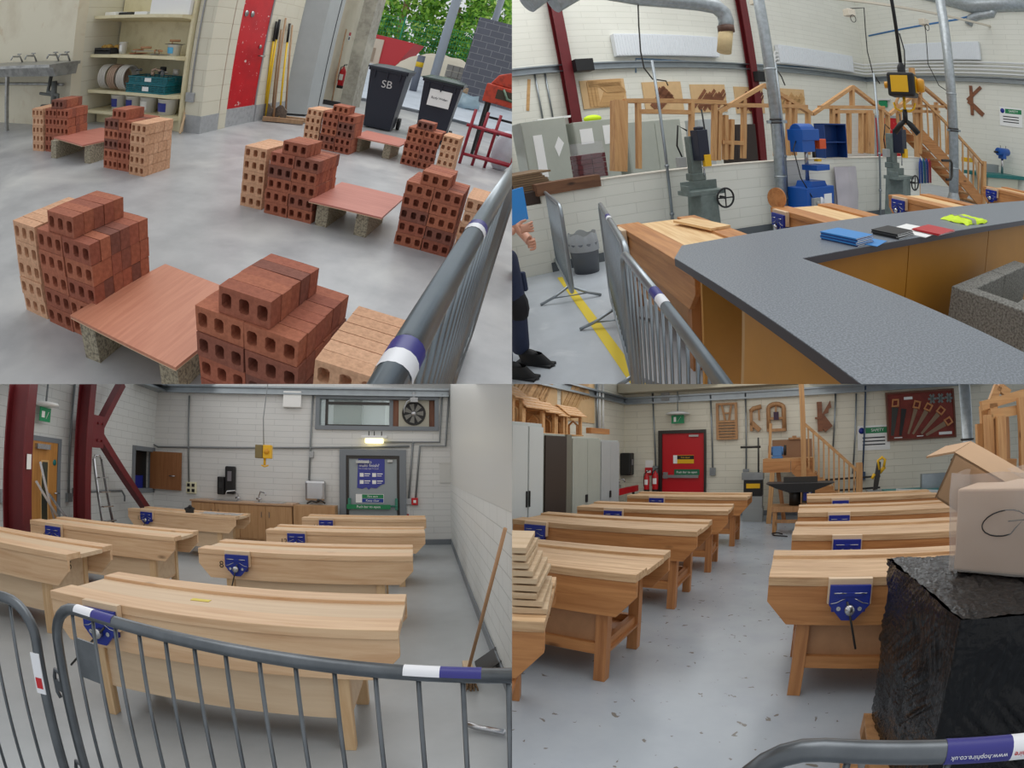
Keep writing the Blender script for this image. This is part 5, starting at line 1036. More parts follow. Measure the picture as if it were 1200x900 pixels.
MB().lathe([(hs*.9,-.012),(hs*.86,-.05),(hs*.8,-.012)], n=28, axis='Y').build('ring', iron, t); MB().lathe([(0,-.011),(hs*.82,-.011)], n=28, axis='Y').build('recess', black, t)
g = MB()
for k in range(7):
    a = k*2*PI/7; c_, s_ = math.cos(a), math.sin(a); g.prism([(hs*.15*c_-.02*s_, hs*.15*s_+.02*c_),(hs*.72*c_-.06*s_,hs*.72*s_+.06*c_),(hs*.72*c_+.05*s_,hs*.72*s_-.05*c_),(hs*.15*c_+.02*s_,hs*.15*s_-.02*c_)], -.03, -.024, 'XZ')
g.build('blade', plain('fan_blade', (120,118,112), .5), t); MB().lathe([(0,-.05),(hs*.2,-.05),(hs*.2,-.02)], n=18, axis='Y').build('hub', bright, t)
g = MB().tube([(0,0,0),(-.1,-.02,-.05),(-.16,0,-.2),(-.16,.05,-.3)], .015, 6).box((-.03,-.04,-.06),(.14,.04,.04)).tube([(.05,0,.03),(.05,0,.16)], .035, 10); solo('window_fitting', g, grey_paint, 'small grey fitting with black cable on the window head', 'fitting', (wx[0]+W_*.78,11.1,wz[0]+H_w*.88))
# what shows through the window: a pale building and a tree
g = MB().box((-2.6,0,-1),(.2,3,9)); solo('pale_building', g, plain('far_white', (220,226,226), .7), 'pale building seen through the high window', 'building', (wx[0]+W_*.4,16,0)); g = MB().box((-.6,-.1,-1),(.3,0,9)); solo('grey_column', g, plain('far_grey', (112,118,114), .7), 'grey pier on the building seen through the window', 'pier', (wx[0]+W_*.1,15.9,0))
foliage((1.6,19,1.5), (1.6,1.2,3), 700, .2, 31, 'sunlit green tree seen through the high window')
# rear door
d0 = Vector((-1.62,11.2,2.1)); d1 = Vector((-0.144,11.2,2.12)); DW = d1.x-d0.x; DH = d0.z
dr = struct('door_1', MB().box((DW*.14,-.03,0),(DW*.86,-.005,DH-.2)), plain('door_grey', (150,158,162), .45), (d0.x,11.2,0))
struct('door_frame', MB().box((0,-.09,0),(DW*.1,-.003,DH)).box((DW*.9,-.09,0),(DW,-.003,DH)).box((DW*.1,-.09,DH-.13),(DW*.9,-.003,DH)), skirt, parent=dr)
struct('inner_frame', MB().box((DW*.1,-.05,0),(DW*.14,-.003,DH-.13)).box((DW*.86,-.05,0),(DW*.9,-.003,DH-.13)).box((DW*.14,-.05,DH-.2),(DW*.86,-.003,DH-.13)), iron, parent=dr)
pb = Vector((-1.51,11.2,0.835)).z
struct('push_bar', MB().box((DW*.13,-.1,pb-.05),(DW*.17,-.03,pb+.2)).box((DW*.83,-.1,pb-.05),(DW*.87,-.03,pb+.2)).tube([(DW*.13,-.09,pb+.03),(DW*.87,-.09,pb+.03)], .02, 8), plain('bar_green', (60,130,110), .4), parent=dr)
struct('door_closer', MB().box((DW*.25,-.1,DH-.3),(DW*.45,-.03,DH-.24)).box((DW*.72,-.08,DH-.27),(DW*.8,-.03,DH-.22)), plain('closer', (190,192,192), .4), parent=dr)
a = Vector((-1.23,11.2,1.9)); b = Vector((-0.62,11.2,1.22))
t = thing('poster', 'torn blue information poster taped on the rear door', 'poster', (a.x,11.16,b.z)); PW = b.x-a.x; PHh = a.z-b.z
MB().prism([(0,.06*PHh),(.18*PW,.03*PHh),(.34*PW,.08*PHh),(.42*PW,0),(.5*PW,.07*PHh),(.7*PW,.05*PHh),(.86*PW,.16*PHh),(PW,.2*PHh),(PW,PHh),(.04*PW,PHh)], 0, .003, 'XZ').build('sheet', plain('poster_blue', (58,64,150), .5), t)
text('Need a', .12*PW*1.3, paper, t, facing(.07*PW,-.001,.90*PHh), align='LEFT', name='title_text'); text('multi finish?', .12*PW*1.3, paper, t, facing(.07*PW,-.001,.78*PHh), align='LEFT', name='title_text'); text('Pick one that is right for the job', .055*PW, paper, t, facing(.07*PW,-.001,.68*PHh), align='LEFT', name='small_text')
g = MB(); [g.box((PW*(.1+.45*i),-.002,PHh*(.42-.23*j)),(PW*(.24+.45*i),0,PHh*(.54-.23*j))).box((PW*(.27+.45*i),-.002,PHh*(.50-.23*j)),(PW*(.48+.45*i),0,PHh*(.53-.23*j))).box((PW*(.27+.45*i),-.002,PHh*(.44-.23*j)),(PW*(.44+.45*i),0,PHh*(.46-.23*j))) for i in range(2) for j in range(2)]; g.build('product_blocks', paper, t)
def strip_sign(p, w_, h_, label, cols, txt, y=-.04):
    t = thing('door_sign', label, 'sign', (p[0],p[1]+y,p[2])); MB().box((-w_/2,0,-h_/2),(w_/2,.004,h_/2)).build('board', paper, t)
    MB().box((-w_/2*.55,-.002,0.003),(w_/2*.97,0,h_/2*.92)).build('green_band', plain('sign_green', (30,130,80), .5), t)
    MB().box((-w_/2*.55,-.002,-h_/2*.92),(w_/2*.97,0,-.003)).build('lower_band', plain(*cols), t)
    text(txt[0], h_*.36, paper, t, facing(w_*.1,-.003,h_*.23), name='sign_text'); text(txt[1], h_*.36, paper, t, facing(w_*.1,-.003,-h_*.24), name='sign_text'); return t
strip_sign((-0.952,11.2,1.03), .62, .19, 'green and blue fire exit notice on the rear door', ('sign_blue', (30,60,150), .5), ('Fire exit', 'Keep clear'))
t = thing('door_sign', 'long green push bar notice on the rear door', 'sign', (-0.973,11.2,0.852)); t.location.y -= 0; MB().box((-.48,-.13,-.05),(.48,-.125,.05)).build('board', plain('sign_green', (30,130,80), .5), t); text('Push bar to open', .075, paper, t, facing(0,-.132,0), name='sign_text')
lamp_m = plain('lamp_glow', (255,240,180), .4, emit=2.5)
t = thing('emergency_light', 'lit emergency light above the rear door', 'light', (-0.847,11.2,2.36)); MB().box((-.28,-.2,-.02),(.28,-.02,.04)).build('base', white_plastic, t, .01); MB().box((-.2,-.17,-.12),(.2,-.04,-.02)).build('lamp', lamp_m, t, .02)
for x in (-.12,0,.16): MB().cyl((x,-.1,.04),(x,-.1,.14),.012,6).build('stud', iron, t)
# fittings on the back wall
def wbox(px, sx, sz, dep, nm, m, label, cat, group=None, bevel=.01, parts=None):
    t = thing(nm, label, cat, px, 0, group); MB().box((-sx/2,-dep,-sz/2),(sx/2,-.003,sz/2)).build('casing', m, t, bevel)
    for q in (parts or []): MB().box(*q[1]).build(q[0], q[2], t)
    return t
wbox((-2.73,11.2,3.18), .42,.36,.12, 'alarm_box', white_plastic, 'white alarm box high on the back wall', 'box')
wbox((-4.39,11.2,1.21), .17,.40,.12, 'soap_dispenser', black, 'smaller black soap dispenser at the left', 'dispenser', 'dispensers above the sink', .02, [('window',((-.04,-.125,-.05),(.04,-.12,.08)), dark_rubber)])
wbox((-4.16,11.2,1.34), .24,.62,.14, 'towel_dispenser', black, 'taller black dispenser with grey window at the right', 'dispenser', 'dispensers above the sink', .03, [('window',((-.05,-.145,-.02),(.05,-.14,.2)), plain('smoke', (120,116,122), .3))])
t = wbox((-2.15,11.2,1.18), .46,.46,.2, 'hand_dryer', bright, 'shiny steel hand dryer beside the door', 'dryer', None, .06)
t = wbox((-5.17,11.2,1.12), .26,.26,.06, 'socket_plate', plain('socket_cream', (226,222,190), .4), 'double socket plate with black switches', 'socket')
for x in (-.06,.06):
    for z in (-.06,.06): MB().box((x-.035,-.075,z-.035),(x+.035,-.062,z+.035)).build('switch', black, t)
t = wbox((0.036,11.2,0.97), .14,.16,.08, 'call_point', ext_red, 'red fire call point right of the rear door', 'call point'); MB().box((-.03,-.085,-.03),(.03,-.081,.03)).build('face', paper, t)
wbox((-0.096,11.2,0.971), .12,.13,.08, 'junction_box', grey_paint, 'grey switch box left of the red call point', 'box')
t = wbox((-0.173,11.2,0.791), .19,.3,.006, 'notice', paper, 'white notice with red foot below the call point', 'sign', None, 0); MB().box((-.08,-.008,-.14),(.08,-.0065,-.1)).build('red_line', ext_red, t)
g = MB().box((0,-.02,0),(.36,-.003,.03)).box((0,-.02,.42),(.36,-.003,.45)).box((.33,-.02,0),(.36,-.003,.45)).box((0,-.012,0),(.36,-.003,.45)); solo('blanking_panel', g, smooth_w, 'white square panel on the back wall near the corner', 'panel', (0.587,11.2,1.38))
pip = plain('conduit_grey', (128,132,134), .45, metal=.3)
def con(pts, label, r=.022, group='conduits on the walls', m=None):
    g = MB().tube(pts, r, 8); 
    solo('conduit', g, m or pip, label, 'conduit', group=group)
def off(p, d=.04): return (p[0], p[1]-d, p[2])
con([off((-6.46,11.2,3.17)),off((-6.37,11.2,2.12)),off((-6.1,11.2,2.01)),off((-0.069,11.2,2.18))], 'long level conduit crossing the back wall')
con([off((-5.32,11.2,3.22)),off((-5.23,11.2,1.19))], 'upright conduit down to the socket plate')
con([off((-2.26,11.2,3.28)),off((-2.29,11.2,2.02)),off((-2.32,11.2,1))], 'upright conduit left of the hand dryer')
con([off((0.653,11.2,3.34)),off((0.595,11.2,2.28)),off((-0.637,11.2,2.27))], 'conduit running down then left to the emergency light')
con([off((0.807,11.2,3.34)),off((0.728,11.2,2.19)),off((0.158,11.2,2.19)),off((0.055,11.2,0.999))], 'conduit down to the red call point')
con([off((0.007,11.2,2.28)),off((-0.095,11.2,0.999))], 'short upright conduit to the grey switch box')
con([off((1.16,11.2,3.4)),off((0.913,11.2,0.992))], 'rightmost upright conduit near the corner')
for (p, lb) in (((-5.22,11.2,1.15),0),((-2.26,11.2,1.97),1)):
    if lb: g = MB().box((-.05,-.07,-.07),(.05,-.01,.07)); solo('junction_box', g, grey_paint, 'small grey junction box on the conduit left of the dryer', 'box', p)
t = thing('wall_channel', 'galvanised steel channel along the top of the back wall', 'rail', (0,11.2,0)); zc = Vector((-2.61,11.2,3.37)).z
MB().box((-6.2,-.14,zc-.09),(.8,-.005,zc-.05)).box((-6.2,-.14,zc+.05),(.8,-.005,zc+.09)).box((-6.2,-.05,zc-.05),(.8,-.005,zc+.05)).build('channel', galv, t)
t = thing('wall_channel', 'galvanised steel channel leaving along the left wall', 'rail', (-6.22,0,0)); MB().box((.005,6.9,zc-.09),(.3,11.1,zc-.04)).box((.005,6.9,zc+.04),(.3,11.1,zc+.09)).box((.005,6.9,zc-.04),(.05,11.1,zc+.04)).build('channel', galv, t)
t = thing('pull_switch', 'yellow pull cord box hanging on a cable', 'power box', (-2.27,7.5,1.87), .1)
MB().box((-.12,-.08,-.1),(.0,.08,.1)).build('case', plain('case_bronze', (120,104,60), .4), t, .01); MB().box((.005,-.09,-.1),(.13,.07,.1)).build('case_yellow', mach_yel, t, .01); MB().lathe([(0,-.02),(.04,-.02),(.04,0),(0,0)], (.065,-.09,0), 12, 'Y').build('socket', plain('socket_amber', (214,150,20), .4), t)
MB().tube([(.02,0,-.1),(.02,0,-.2)], .02, 8).tube([(-.03,0,-.2),(.02,0,-.22),(.08,0,-.2)], .012, 6).build('hook', mach_yel, t); MB().tube([(0,0,.1),(-.02,0,.5),(.02,0,1.0),(.0,0,2.2)], .008, 6).build('cord', pip, t)
# sink unit
s0 = Vector((-4.57,10.39,0.4))
a = Vector((-4.95,11.2,0.753)); b = Vector((-2.44,11.2,0.792)); su = b.x-a.x
t = thing('sink_unit', 'oak sink cabinet with steel bowls and swan neck taps', 'cabinet', (a.x+.05,10.55,0)); oak = wood('oak_front', (190,148,104), (172,128,86), 'Z', .5, False)
MB().box((0,.04,.1),(su*.93,.62,.86)).build('carcass', oak, t); MB().box((-.03,0,.86),(su*.93+.03,.64,.9)).build('worktop', wood('oak_top', (196,160,128), (170,132,102), 'X', .4, False), t, .005)
for k in range(4):
    d = MB().box((k*su*.93/4+.01,.02,.14),((k+1)*su*.93/4-.01,.04,.84)).build('cabinet_door', oak, t); MB().bar(((k+(.85 if k%2==0 else .15))*su*.93/4,.0,.6),((k+(.85 if k%2==0 else .15))*su*.93/4,.0,.72),.012,.02).build('handle', bright, d)
MB().box((0,.08,0),(su*.93,.6,.1)).build('plinth', dark_rubber, t)
for x in (.3,.72): MB().box((su*x-.35,.1,.901),(su*x+.3,.5,.908)).build('sink_bowl', bright, t, .003)
for x, s_ in ((.38,-1),(.58,1),): MB().tube([(su*x,.5,.9),(su*x,.5,1.02),(su*x+s_*.05,.45,1.12),(su*x+s_*.2,.32,1.1),(su*x+s_*.22,.3,1.05)], .016, 8).tube([(su*x-.06,.5,.96),(su*x+.06,.5,.96)], .02, 8).build('tap', bright, t)
g = MB().tube([(-.2,0,.02),(-.1,0,.08),(.0,.02,.05),(.1,0,.1),(.2,0,.03)], .018, 8).ball((.05,0,.09),.04,8); solo('tangled_taps', g, iron, 'dark tap fittings heaped at the back beside the door', 'taps', (a.x+su*1.15,10.7,.9)); 
g = MB().box((0,0,0),(.9,.4,.88)); solo('low_cupboard', g, oak, 'end of the low oak cupboard behind the last bench', 'cabinet', (a.x+su*.96,10.6,0))
# left wall: door, columns, brace, exit light, hatch
p0 = Vector((-6.22,6.65,1.9)); p1 = Vector((-6.22,7.53,1.98))
dl = struct('door_2', MB().box((.1,-.05,0),(p1.y-p0.y-.1,-.01,p0.z-.08)), wood('oak_door', (196,140,74), (178,120,58), 'Z', .45, False), (-6.22,p0.y,0), PI/2)
DL = p1.y-p0.y
struct('door_frame', MB().box((0,-.06,0),(.09,.0,p0.z)).box((DL-.09,-.06,0),(DL,.0,p0.z)).box((.09,-.06,p0.z-.08),(DL-.09,0,p0.z)), skirt, parent=dl)
struct('vision_panel', MB().box((DL*.40,-.056,.35),(DL*.58,-.051,p0.z-.4)), plain('dark_glass', (60,62,50), .1), parent=dl); struct('vision_trim', MB().box((DL*.37,-.058,.32),(DL*.40,-.05,p0.z-.37)).box((DL*.58,-.058,.32),(DL*.61,-.05,p0.z-.37)).box((DL*.40,-.058,p0.z-.4),(DL*.58,-.05,p0.z-.37)), plain('trim_tan', (214,170,110), .5), parent=dl)
struct('door_handle', MB().tube([(DL*.88,-.06,1.0),(DL*.88,-.12,1.0),(DL*.72,-.12,1.0)], .014, 8), bright, parent=dl)
struct('door_disc', MB().lathe([(0,-.055),(.05,-.055),(.05,-.05)], (DL*.8,0,1.5), 14, 'Y'), teal_top, parent=dl); struct('door_closer', MB().box((.15,-.12,p0.z-.2),(.5,-.05,p0.z-.12)), bright, parent=dl)
def ibeam(loc, rz, s_, label, h=6.0, group=None):
    g = MB().box((-s_/2,-s_/2,0),(s_/2,-s_/2+.02,h)).box((-s_/2,s_/2-.02,0),(s_/2,s_/2,h)).box((-.01,-s_/2+.02,0),(.01,s_/2-.02,h)); return solo('steel_column', g, red_column, label, 'column', loc, rz, group)
c1 = Vector((-5.5,5.7,1.72)); ibeam((-5.5,c1.y,0), PI/2+.35, .33, 'wide dark red steel column at the left edge', group='red columns of the bench room')
c2 = Vector((-5.85,7.79,1.86)); ibeam((-5.85,c2.y,0), PI/2+.2, .25, 'dark red steel column carrying the diagonal brace', group='red columns of the bench room')
t = thing('sticker_notice', 'small white notice stuck on the left red column', 'sign', (-5.33,c1.y+.05,1.5), PI/2+.35); MB().box((-.08,-.01,-.1),(.08,-.002,.1)).build('board', paper, t)
t = thing('steel_brace', 'dark red diagonal steel brace beside the second column', 'brace'); by = c2.y+.35
K = Vector((-5.85,8.19,2.1))
MB().bar(K, (-5.85,8.93,3.09), .16, .14).build('upper_arm', red_column, t); MB().bar(K, (-5.85,10.3,0.57), .16, .14).build('lower_arm', red_column, t); MB().box((-5.95,K.y-.3,K.z-.28),(-5.75,K.y+.12,K.z+.28)).build('gusset', red_column, t)
for dy, dz in ((.05,.15),(.05,-.15),(-.1,.15),(-.1,-.15)): MB().cyl((-5.76,K.y+dy,K.z+dz),(-5.72,K.y+dy,K.z+dz),.025,6).build('bolt', red_column, t)
e = Vector((-6.22,6.9,2.31)); t = thing('exit_sign', 'green exit sign hanging under a white lamp over the wooden door', 'sign', (e.x+.15,e.y,e.z), PI/2); MB().lathe([(0,.14),(.22,.12),(.24,.08),(.1,.05),(0,.05)], n=20).build('lamp', white_plastic, t); MB().box((-.14,-.01,-.18),(.14,.01,.04)).build('panel', plain('exit_green', (20,140,90), .4), t); MB().tube([(0,0,.14),(0,0,1.5)], .02, 6).build('conduit', pip, t)
MB().box((-.10,-.014,-.12),(-.02,-.011,-.02)).bar((.02,-.0125,-.13),(.08,-.0125,-.02),.02,.003).build('pictogram', paper, t)
for (p, q, lb) in (((-6.22,7.42,2.82),(-6.22,7.82,0.943),'left upright conduit between door and column'),((-6.22,7.65,2.86),(-6.22,8.03,1.03),'right upright conduit between door and column')):
    q = Vector(q); g = MB().tube([(q.x+.03,q.y,q.z),(q.x+.03,q.y,4.8)], .022, 8).box((q.x,q.y-.07,q.z-.1),(q.x+.07,q.y+.07,q.z+.05)); solo('conduit', g, pip, lb, 'conduit', group='conduits with switch boxes')
q = Vector((-6.22,6.11,0.96)); g = MB().box((q.x,q.y-.1,q.z-.1),(q.x+.07,q.y+.1,q.z+.1)); solo('socket_plate', g, grey_paint, 'grey socket at the far left edge', 'socket')
g = MB().tube([(-6.22,8.04,1.01),(-6.22,9.74,1.01),(-6.22,9.86,0.902),(-6.22,9.85,0.787)], .025, 8); solo('conduit', g, pip, 'level conduit with a bend behind the stepladder', 'conduit')
HT = struct('window_2', MB().box((hy[0]-.06,-.03,hz[0]-.06),(hy[0]+.05,.1,hz[1]+.06)).box((hy[1]-.05,-.03,hz[0]-.06),(hy[1]+.06,.1,hz[1]+.06)).box((hy[0],-.03,hz[0]-.06),(hy[1],.1,hz[0]+.04)).box((hy[0],-.03,hz[1]-.04),(hy[1],.1,hz[1]+.06)), skirt, (-6.22,0,0), PI/2)
struct('hatch_back', MB().box((hy[0],.19,hz[0]),(hy[1],.2,hz[1])), iron, parent=HT); struct('hatch_blue', MB().box((hy[0]+.1,.14,hz[0]+.02),(hy[1]-.25,.18,hz[0]+.32)), vice_blue, parent=HT)
a = Vector((-6.28,11.2,1.9)); b = Vector((-5.43,11.2,1.04))
t = thing('hatch_door', 'brown wooden hatch door standing open against the back wall', 'door', (a.x+.02,11.1,b.z)); MB().box((0,-.02,0),(b.x-a.x,.02,a.z-b.z)).build('leaf', wood('oak_hatch', (150,100,60), (132,84,48), 'Z', .5, False), t); MB().tube([(b.x-a.x-.15,-.02,.32),(b.x-a.x-.15,-.06,.32),(b.x-a.x-.3,-.06,.32)], .012, 6).build('handle', bright, t)
# stepladder
L0 = Vector((-5.3,7.88,0.744))
t = thing('stepladder', 'aluminium stepladder folded against the wall by the column', 'ladder', (-5.75,L0.y+.2,.0), PI/2)
for x in (0,.38): MB().bar((x-.05,-.3,0),(x*.7+.06,.1,1.62),.03,.05).build('stile', bright, t)
MB().tube([(.06,.1,1.6),(.1,.1,1.68),(.26,.1,1.68),(.32,.1,1.6)], .018, 8).build('top_hoop', bright, t)
for i in range(5): z = .3+i*.25; MB().bar((-.04+.02*i,-.28+.06*i,z),(.36-.01*i,-.28+.06*i,z),.06,.02).build('step', bright, t)
for i, (a, b, lb) in enumerate((((-5.8,L0.y-.7,.0),(-6.1,L0.y-1.0,1.5),'grey strut leaning by the column, steepest'),((-5.5,L0.y-.5,0),(-6.1,L0.y-1.1,1.2),'grey strut leaning by the column, middle'),((-5.35,L0.y-.35,0),(-6.1,L0.y-.75,1.0),'grey strut leaning by the column, lowest'))):
    g = MB().bar(a, b, .03, .04); solo('strut', g, bright, lb, 'strut', group='struts leaning at the column')
# benches
NB = [((-2.33,2.69,0), -.045, 'nearest new pine bench, behind the barrier', ('',), .4),
      ((-2.249,4.996,0), .0, 'new pine bench marked 8 just behind the nearest one', ('8','8'), .4), ((-2.078,6.967,0), 0, 'new pine bench marked 12, third from the front', ('12','12'), .42), ((-2.009,9.02,0), 0, 'farthest new pine bench of the right row, before the grey door', ('16','16'), .42),
      ((-5.31,3.777,0), .02, 'new pine bench marked 5 at the left edge', ('1','5'), .4), ((-5.064,5.496,0), .04, 'new pine bench with blue vice behind the bench marked 5', ('4','2'), .4), ((-5.342,8.586,0), -.02, 'farthest new pine bench of the left row, before the sink cabinet', ('13','13'), .42)]
for loc, rz, lb, num, lean in NB: make_bench('new', lb, loc, rz, 'new pine benches', L=2.236, D=.818, Hb=.774, number=num, lean=.55 if loc[1] < 3 else .15, vx=.33)
g = MB().box((0,0,0),(.13,.05,.003)); solo('masking_tape', g, plain('tape_yellow', (226,206,90), .6), 'strip of yellow tape on the nearest bench top', 'tape', (-1.45,3.05,.753), 0)
g = MB().box((-.06,-.05,0),(.09,.05,.08)).tube([(-.08,0,.05),(.02,0,.1),(.1,0,.06)], .025, 8).ball((.02,0,.1),.04,8); solo('hand_plane', g, black, 'small black tool on the far left bench', 'tool', (-4.1,8.75,.777), .3)
g = MB(); g.grid(lambda u, v: Vector((.75*u, .35*v, .01+.03*abs(mnoise(Vector((u*7,v*5,3)))))), 20, 12); solo('plastic_bag', g, plain('clear_bag', (176,180,184), .3, alpha=.75), 'crumpled clear plastic lying on the far left bench', 'bag', (-3.85,8.65,.778), 0)
# barriers
galv_d = speckle('dull_galvanised', (98,102,106), (112,116,120), 6, .35, .4, .6, metal=.75)
barrier('long steel barrier across the front of the bench room', (-1.285,1.495,0), -.222, n=20, mat_=galv_d, sx=(.14,1.28), plate=True, hooks=True, group='barriers of the bench room', r=.02)
barrier('steel barrier at the left edge with a sticker on its upright', (-3.63,1.30,0), .055, n=20, mat_=galv_d, sx=(), group='barriers of the bench room', r=.02)
t = [o for o, _ in TOP if o.name.startswith('crowd_barrier')][-1]
MB().box((2.278,-.022,.78),(2.318,-.018,.93)).build('white_sticker', stick_w, t); MB().box((2.284,-.0235,.80),(2.312,-.0225,.84)).build('red_print', ext_red, t)
g = MB().tube([(0,0,.03),(-.15,.1,.03),(-.22,.14,.045)], .02, 10); solo('fallen_tube', g, bright, 'bright bent tube lying on the floor at the right', 'tube', (.47,2.75,0))
# broom and scraper against the right wall
brw = plain('broom_handle', (176,136,100), .5); bristle = speckle('bristle', (150,122,92), (112,88,64), 90, .95, .4, .6, bump=1.0)
bp = Vector((0.366,3.62,0)); bt = Vector((0.596,2.85,1.21))
t = thing('broom', 'broom with wooden handle leaning on the right wall', 'broom', (bp.x,bp.y,0)); top_ = Vector((.56,bp.y-.55,1.25))-Vector((bp.x,bp.y,0)); MB().tube([(0,0,.13), top_*1.0], .013, 10).build('handle', brw, t); MB().box((-.035,-.16,.07),(.035,.16,.13)).build('head', plain('pale_wood', (206,182,150), .6), t, .008)
g = MB(); [g.tube([(x,y,.07),(x*1.6+rj.uniform(-.01,.01),y*1.05,.0)], .006, 5) for x in (-.024,-.012,0,.012,.024) for y in [(-.15+i*.03) for i in range(11)]]; g.build('bristles', bristle, t)
sp_ = Vector((0.615,3.86,0))
t = thing('shovel', 'black plastic scraper with wooden handle leaning on the right wall', 'shovel', (sp_.x,sp_.y,0), 0)
MB().grid(lambda u, v: Vector((-.16+.30*u, -.16+.32*v, .02+.20*u+.03*math.cos(PI*(v-.5)*1.0)*0-.03*math.sin(PI*v))), 8, 8).grid(lambda u, v: Vector((-.16+.30*(1-u), -.16+.32*v, .012+.20*(1-u)-.03*math.sin(PI*v))), 8, 8).build('blade', black, t); MB().tube([(.1,0,.18),(.17,-.05,.36)], .022, 10).build('socket', black, t); MB().tube([(.17,-.05,.36),(.26,-.35,1.35)], .015, 10).build('handle', brw, t)


# ================================================================= OLD BENCH ROOM (lower right)
room('BR')
wbr = blockwork('cream_white_wall', (230,225,208), (208,203,186), .9, .15, .007, .5, 'X', .4, .04)
floor_br = speckle('worn_painted_floor', (172,180,188), (162,170,180), 2.2, .26, .4, .7, big=(11,(122,118,112),.668,.68), bump=.02)
g = MB(); g.grid(lambda u, v: Vector((-7+18*u, -1+14*v, 0)), 2, 2, False); struct('floor', g, floor_br)
g = MB().box((-4.4,12.2,0),(9,12.4,4.6)); struct('wall_back', g, wbr)
g = MB().box((0,0,0),(14,.2,4.6)); struct('wall_left', g, wbr, (-4.4,-.5,0), PI/2)
g = MB().box((-4.4,12.17,0),(9,12.2,.12)); struct('baseboard_back', g, skirt)
zc = Vector((0.293,12.2,2.83)).z
t = thing('wall_channel', 'galvanised channel across the top of the back wall', 'rail', (0,12.2,0)); MB().box((-4.38,-.12,zc-.10),(9,-.005,zc-.06)).box((-4.38,-.12,zc+.04),(9,-.005,zc+.08)).box((-4.38,-.04,zc-.06),(9,-.005,zc+.04)).build('channel', galv, t)
g = MB().box((-4.38,11.7,zc+.16),(9,12.18,zc+.5)); solo('roof_beam', g, plain('beam_cream', (196,188,166), .6), 'cream boxed beam above the channel at the top', 'beam')
t = thing('wall_channel', 'galvanised channel leaving along the left wall at the top', 'rail', (-4.4,0,0)); MB().box((.005,3,zc-.10),(.12,12.1,zc-.06)).box((.005,3,zc+.04),(.12,12.1,zc+.08)).box((.005,3,zc-.06),(.04,12.1,zc+.04)).build('channel', galv, t)
# red fire door
a = Vector((-3.47,12.2,2.05)); b = Vector((-2.27,12.2,2.01)); DW = b.x-a.x; DH = a.z
dr = struct('door_1', MB().box((DW*.08,-.05,0),(DW*.96,-.005,DH-.08)), plain('door_red', (196,22,34), .35), (a.x,12.2,0))
struct('door_frame', MB().box((0,-.1,0),(DW*.08,-.003,DH)).box((DW*.96,-.1,0),(DW,-.003,DH)).box((DW*.08,-.1,DH-.08),(DW*.96,-.003,DH)), iron, parent=dr)
z1 = Vector((-2.81,12.2,0.928)).z; struct('push_bar', MB().box((DW*.1,-.12,z1-.035),(DW*.85,-.06,z1+.035)).box((DW*.1,-.08,z1-.06),(DW*.2,-.05,z1+.1)), bright, parent=dr)
struct('door_closer', MB().box((DW*.65,-.1,DH-.17),(DW*.85,-.05,DH-.12)), bright, parent=dr)
t = thing('door_sign', 'yellow and black warning notice on the red door', 'sign', (a.x+DW*.53,12.14,Vector((-2.82,12.2,1.34)).z)); MB().box((-.26,-.004,-.1),(.26,.0,.1)).build('board', mach_yel, t); MB().box((-.16,-.006,0.0),(.26,-.0045,.09)).build('black_band', black, t); MB().box((-.26,-.006,-.1),(-.16,-.0045,.1)).build('white_panel', paper, t); text('Fire door', .06, mach_yel, t, facing(.05,-.008,.045), name='sign_text')
t = thing('door_sign', 'green push bar notice on the red door', 'sign', (a.x+DW*.6,12.14,z1+.1)); MB().box((-.32,-.004,-.07),(.32,.0,.07)).build('board', plain('sign_green2', (24,104,70), .5), t); text('Push bar to open', .075, paper, t, facing(0,-.006,0), name='sign_text')
e = Vector((-2.95,12.2,2.33)); t = thing('exit_sign', 'green exit sign under a white lamp above the red door', 'sign', (e.x,12.05,e.z)); MB().box((-.16,-.01,-.12),(.16,.01,.08)).build('panel', plain('exit_green', (20,140,90), .4), t); MB().lathe([(0,.18),(.16,.17),(.3,.12),(.3,.1),(.0,.09)], n=20).build('lamp', white_plastic, t); MB().tube([(0,0,.18),(0,.05,1.0)], .015, 6).build('conduit', galv, t)
MB().box((-.10,-.014,-.08),(-.04,-.011,0.04)).bar((.0,-.0125,-.08),(.08,-.0125,.04),.03,.003).build('pictogram', paper, t)
def con2(pts, lb, box=None, m=None): 
    g = MB().tube(pts, .02, 8)
    if box: q = Vector(pts[-1]); g.box((q.x-.07,q.y-.04,q.z-.09),(q.x+.07,q.y+.03,q.z+.09))
    solo('conduit', g, m or galv, lb, 'conduit', group='conduits on the cream wall')
con2([off((-3.62,12.2,2.99)),off((-3.55,12.2,1.09))], 'upright conduit left of the red door', 1)
con2([off((-2.14,12.2,2.91)),off((-2.11,12.2,1.04))], 'upright conduit right of the red door', 1)
con2([off((-1.28,12.2,2.87)),off((-1.3,12.2,1))], 'upright conduit between the louvre panel and the R shape', 1)
con2([off((0.884,12.2,2.74)),off((0.775,12.2,1.51))], 'upright conduit just right of the timber newel')
con2([off((1.38,12.2,2.71)),off((1.24,12.2,0.918))], 'upright conduit left of the blue hose')
con2([off((1.62,12.2,2.91)),off((1.54,12.2,1.96)),off((1.47,12.2,0.862))], 'thin blue-grey air line down the wall', 1, plain('air_dark', (60,80,110), .4))
g = MB().box((-.1,-.06,-.12),(.1,-.003,.12)); solo('alarm_box', g, grey_paint, 'grey box on the wall above the exit lamp', 'box', (-3.29,12.2,2.89))
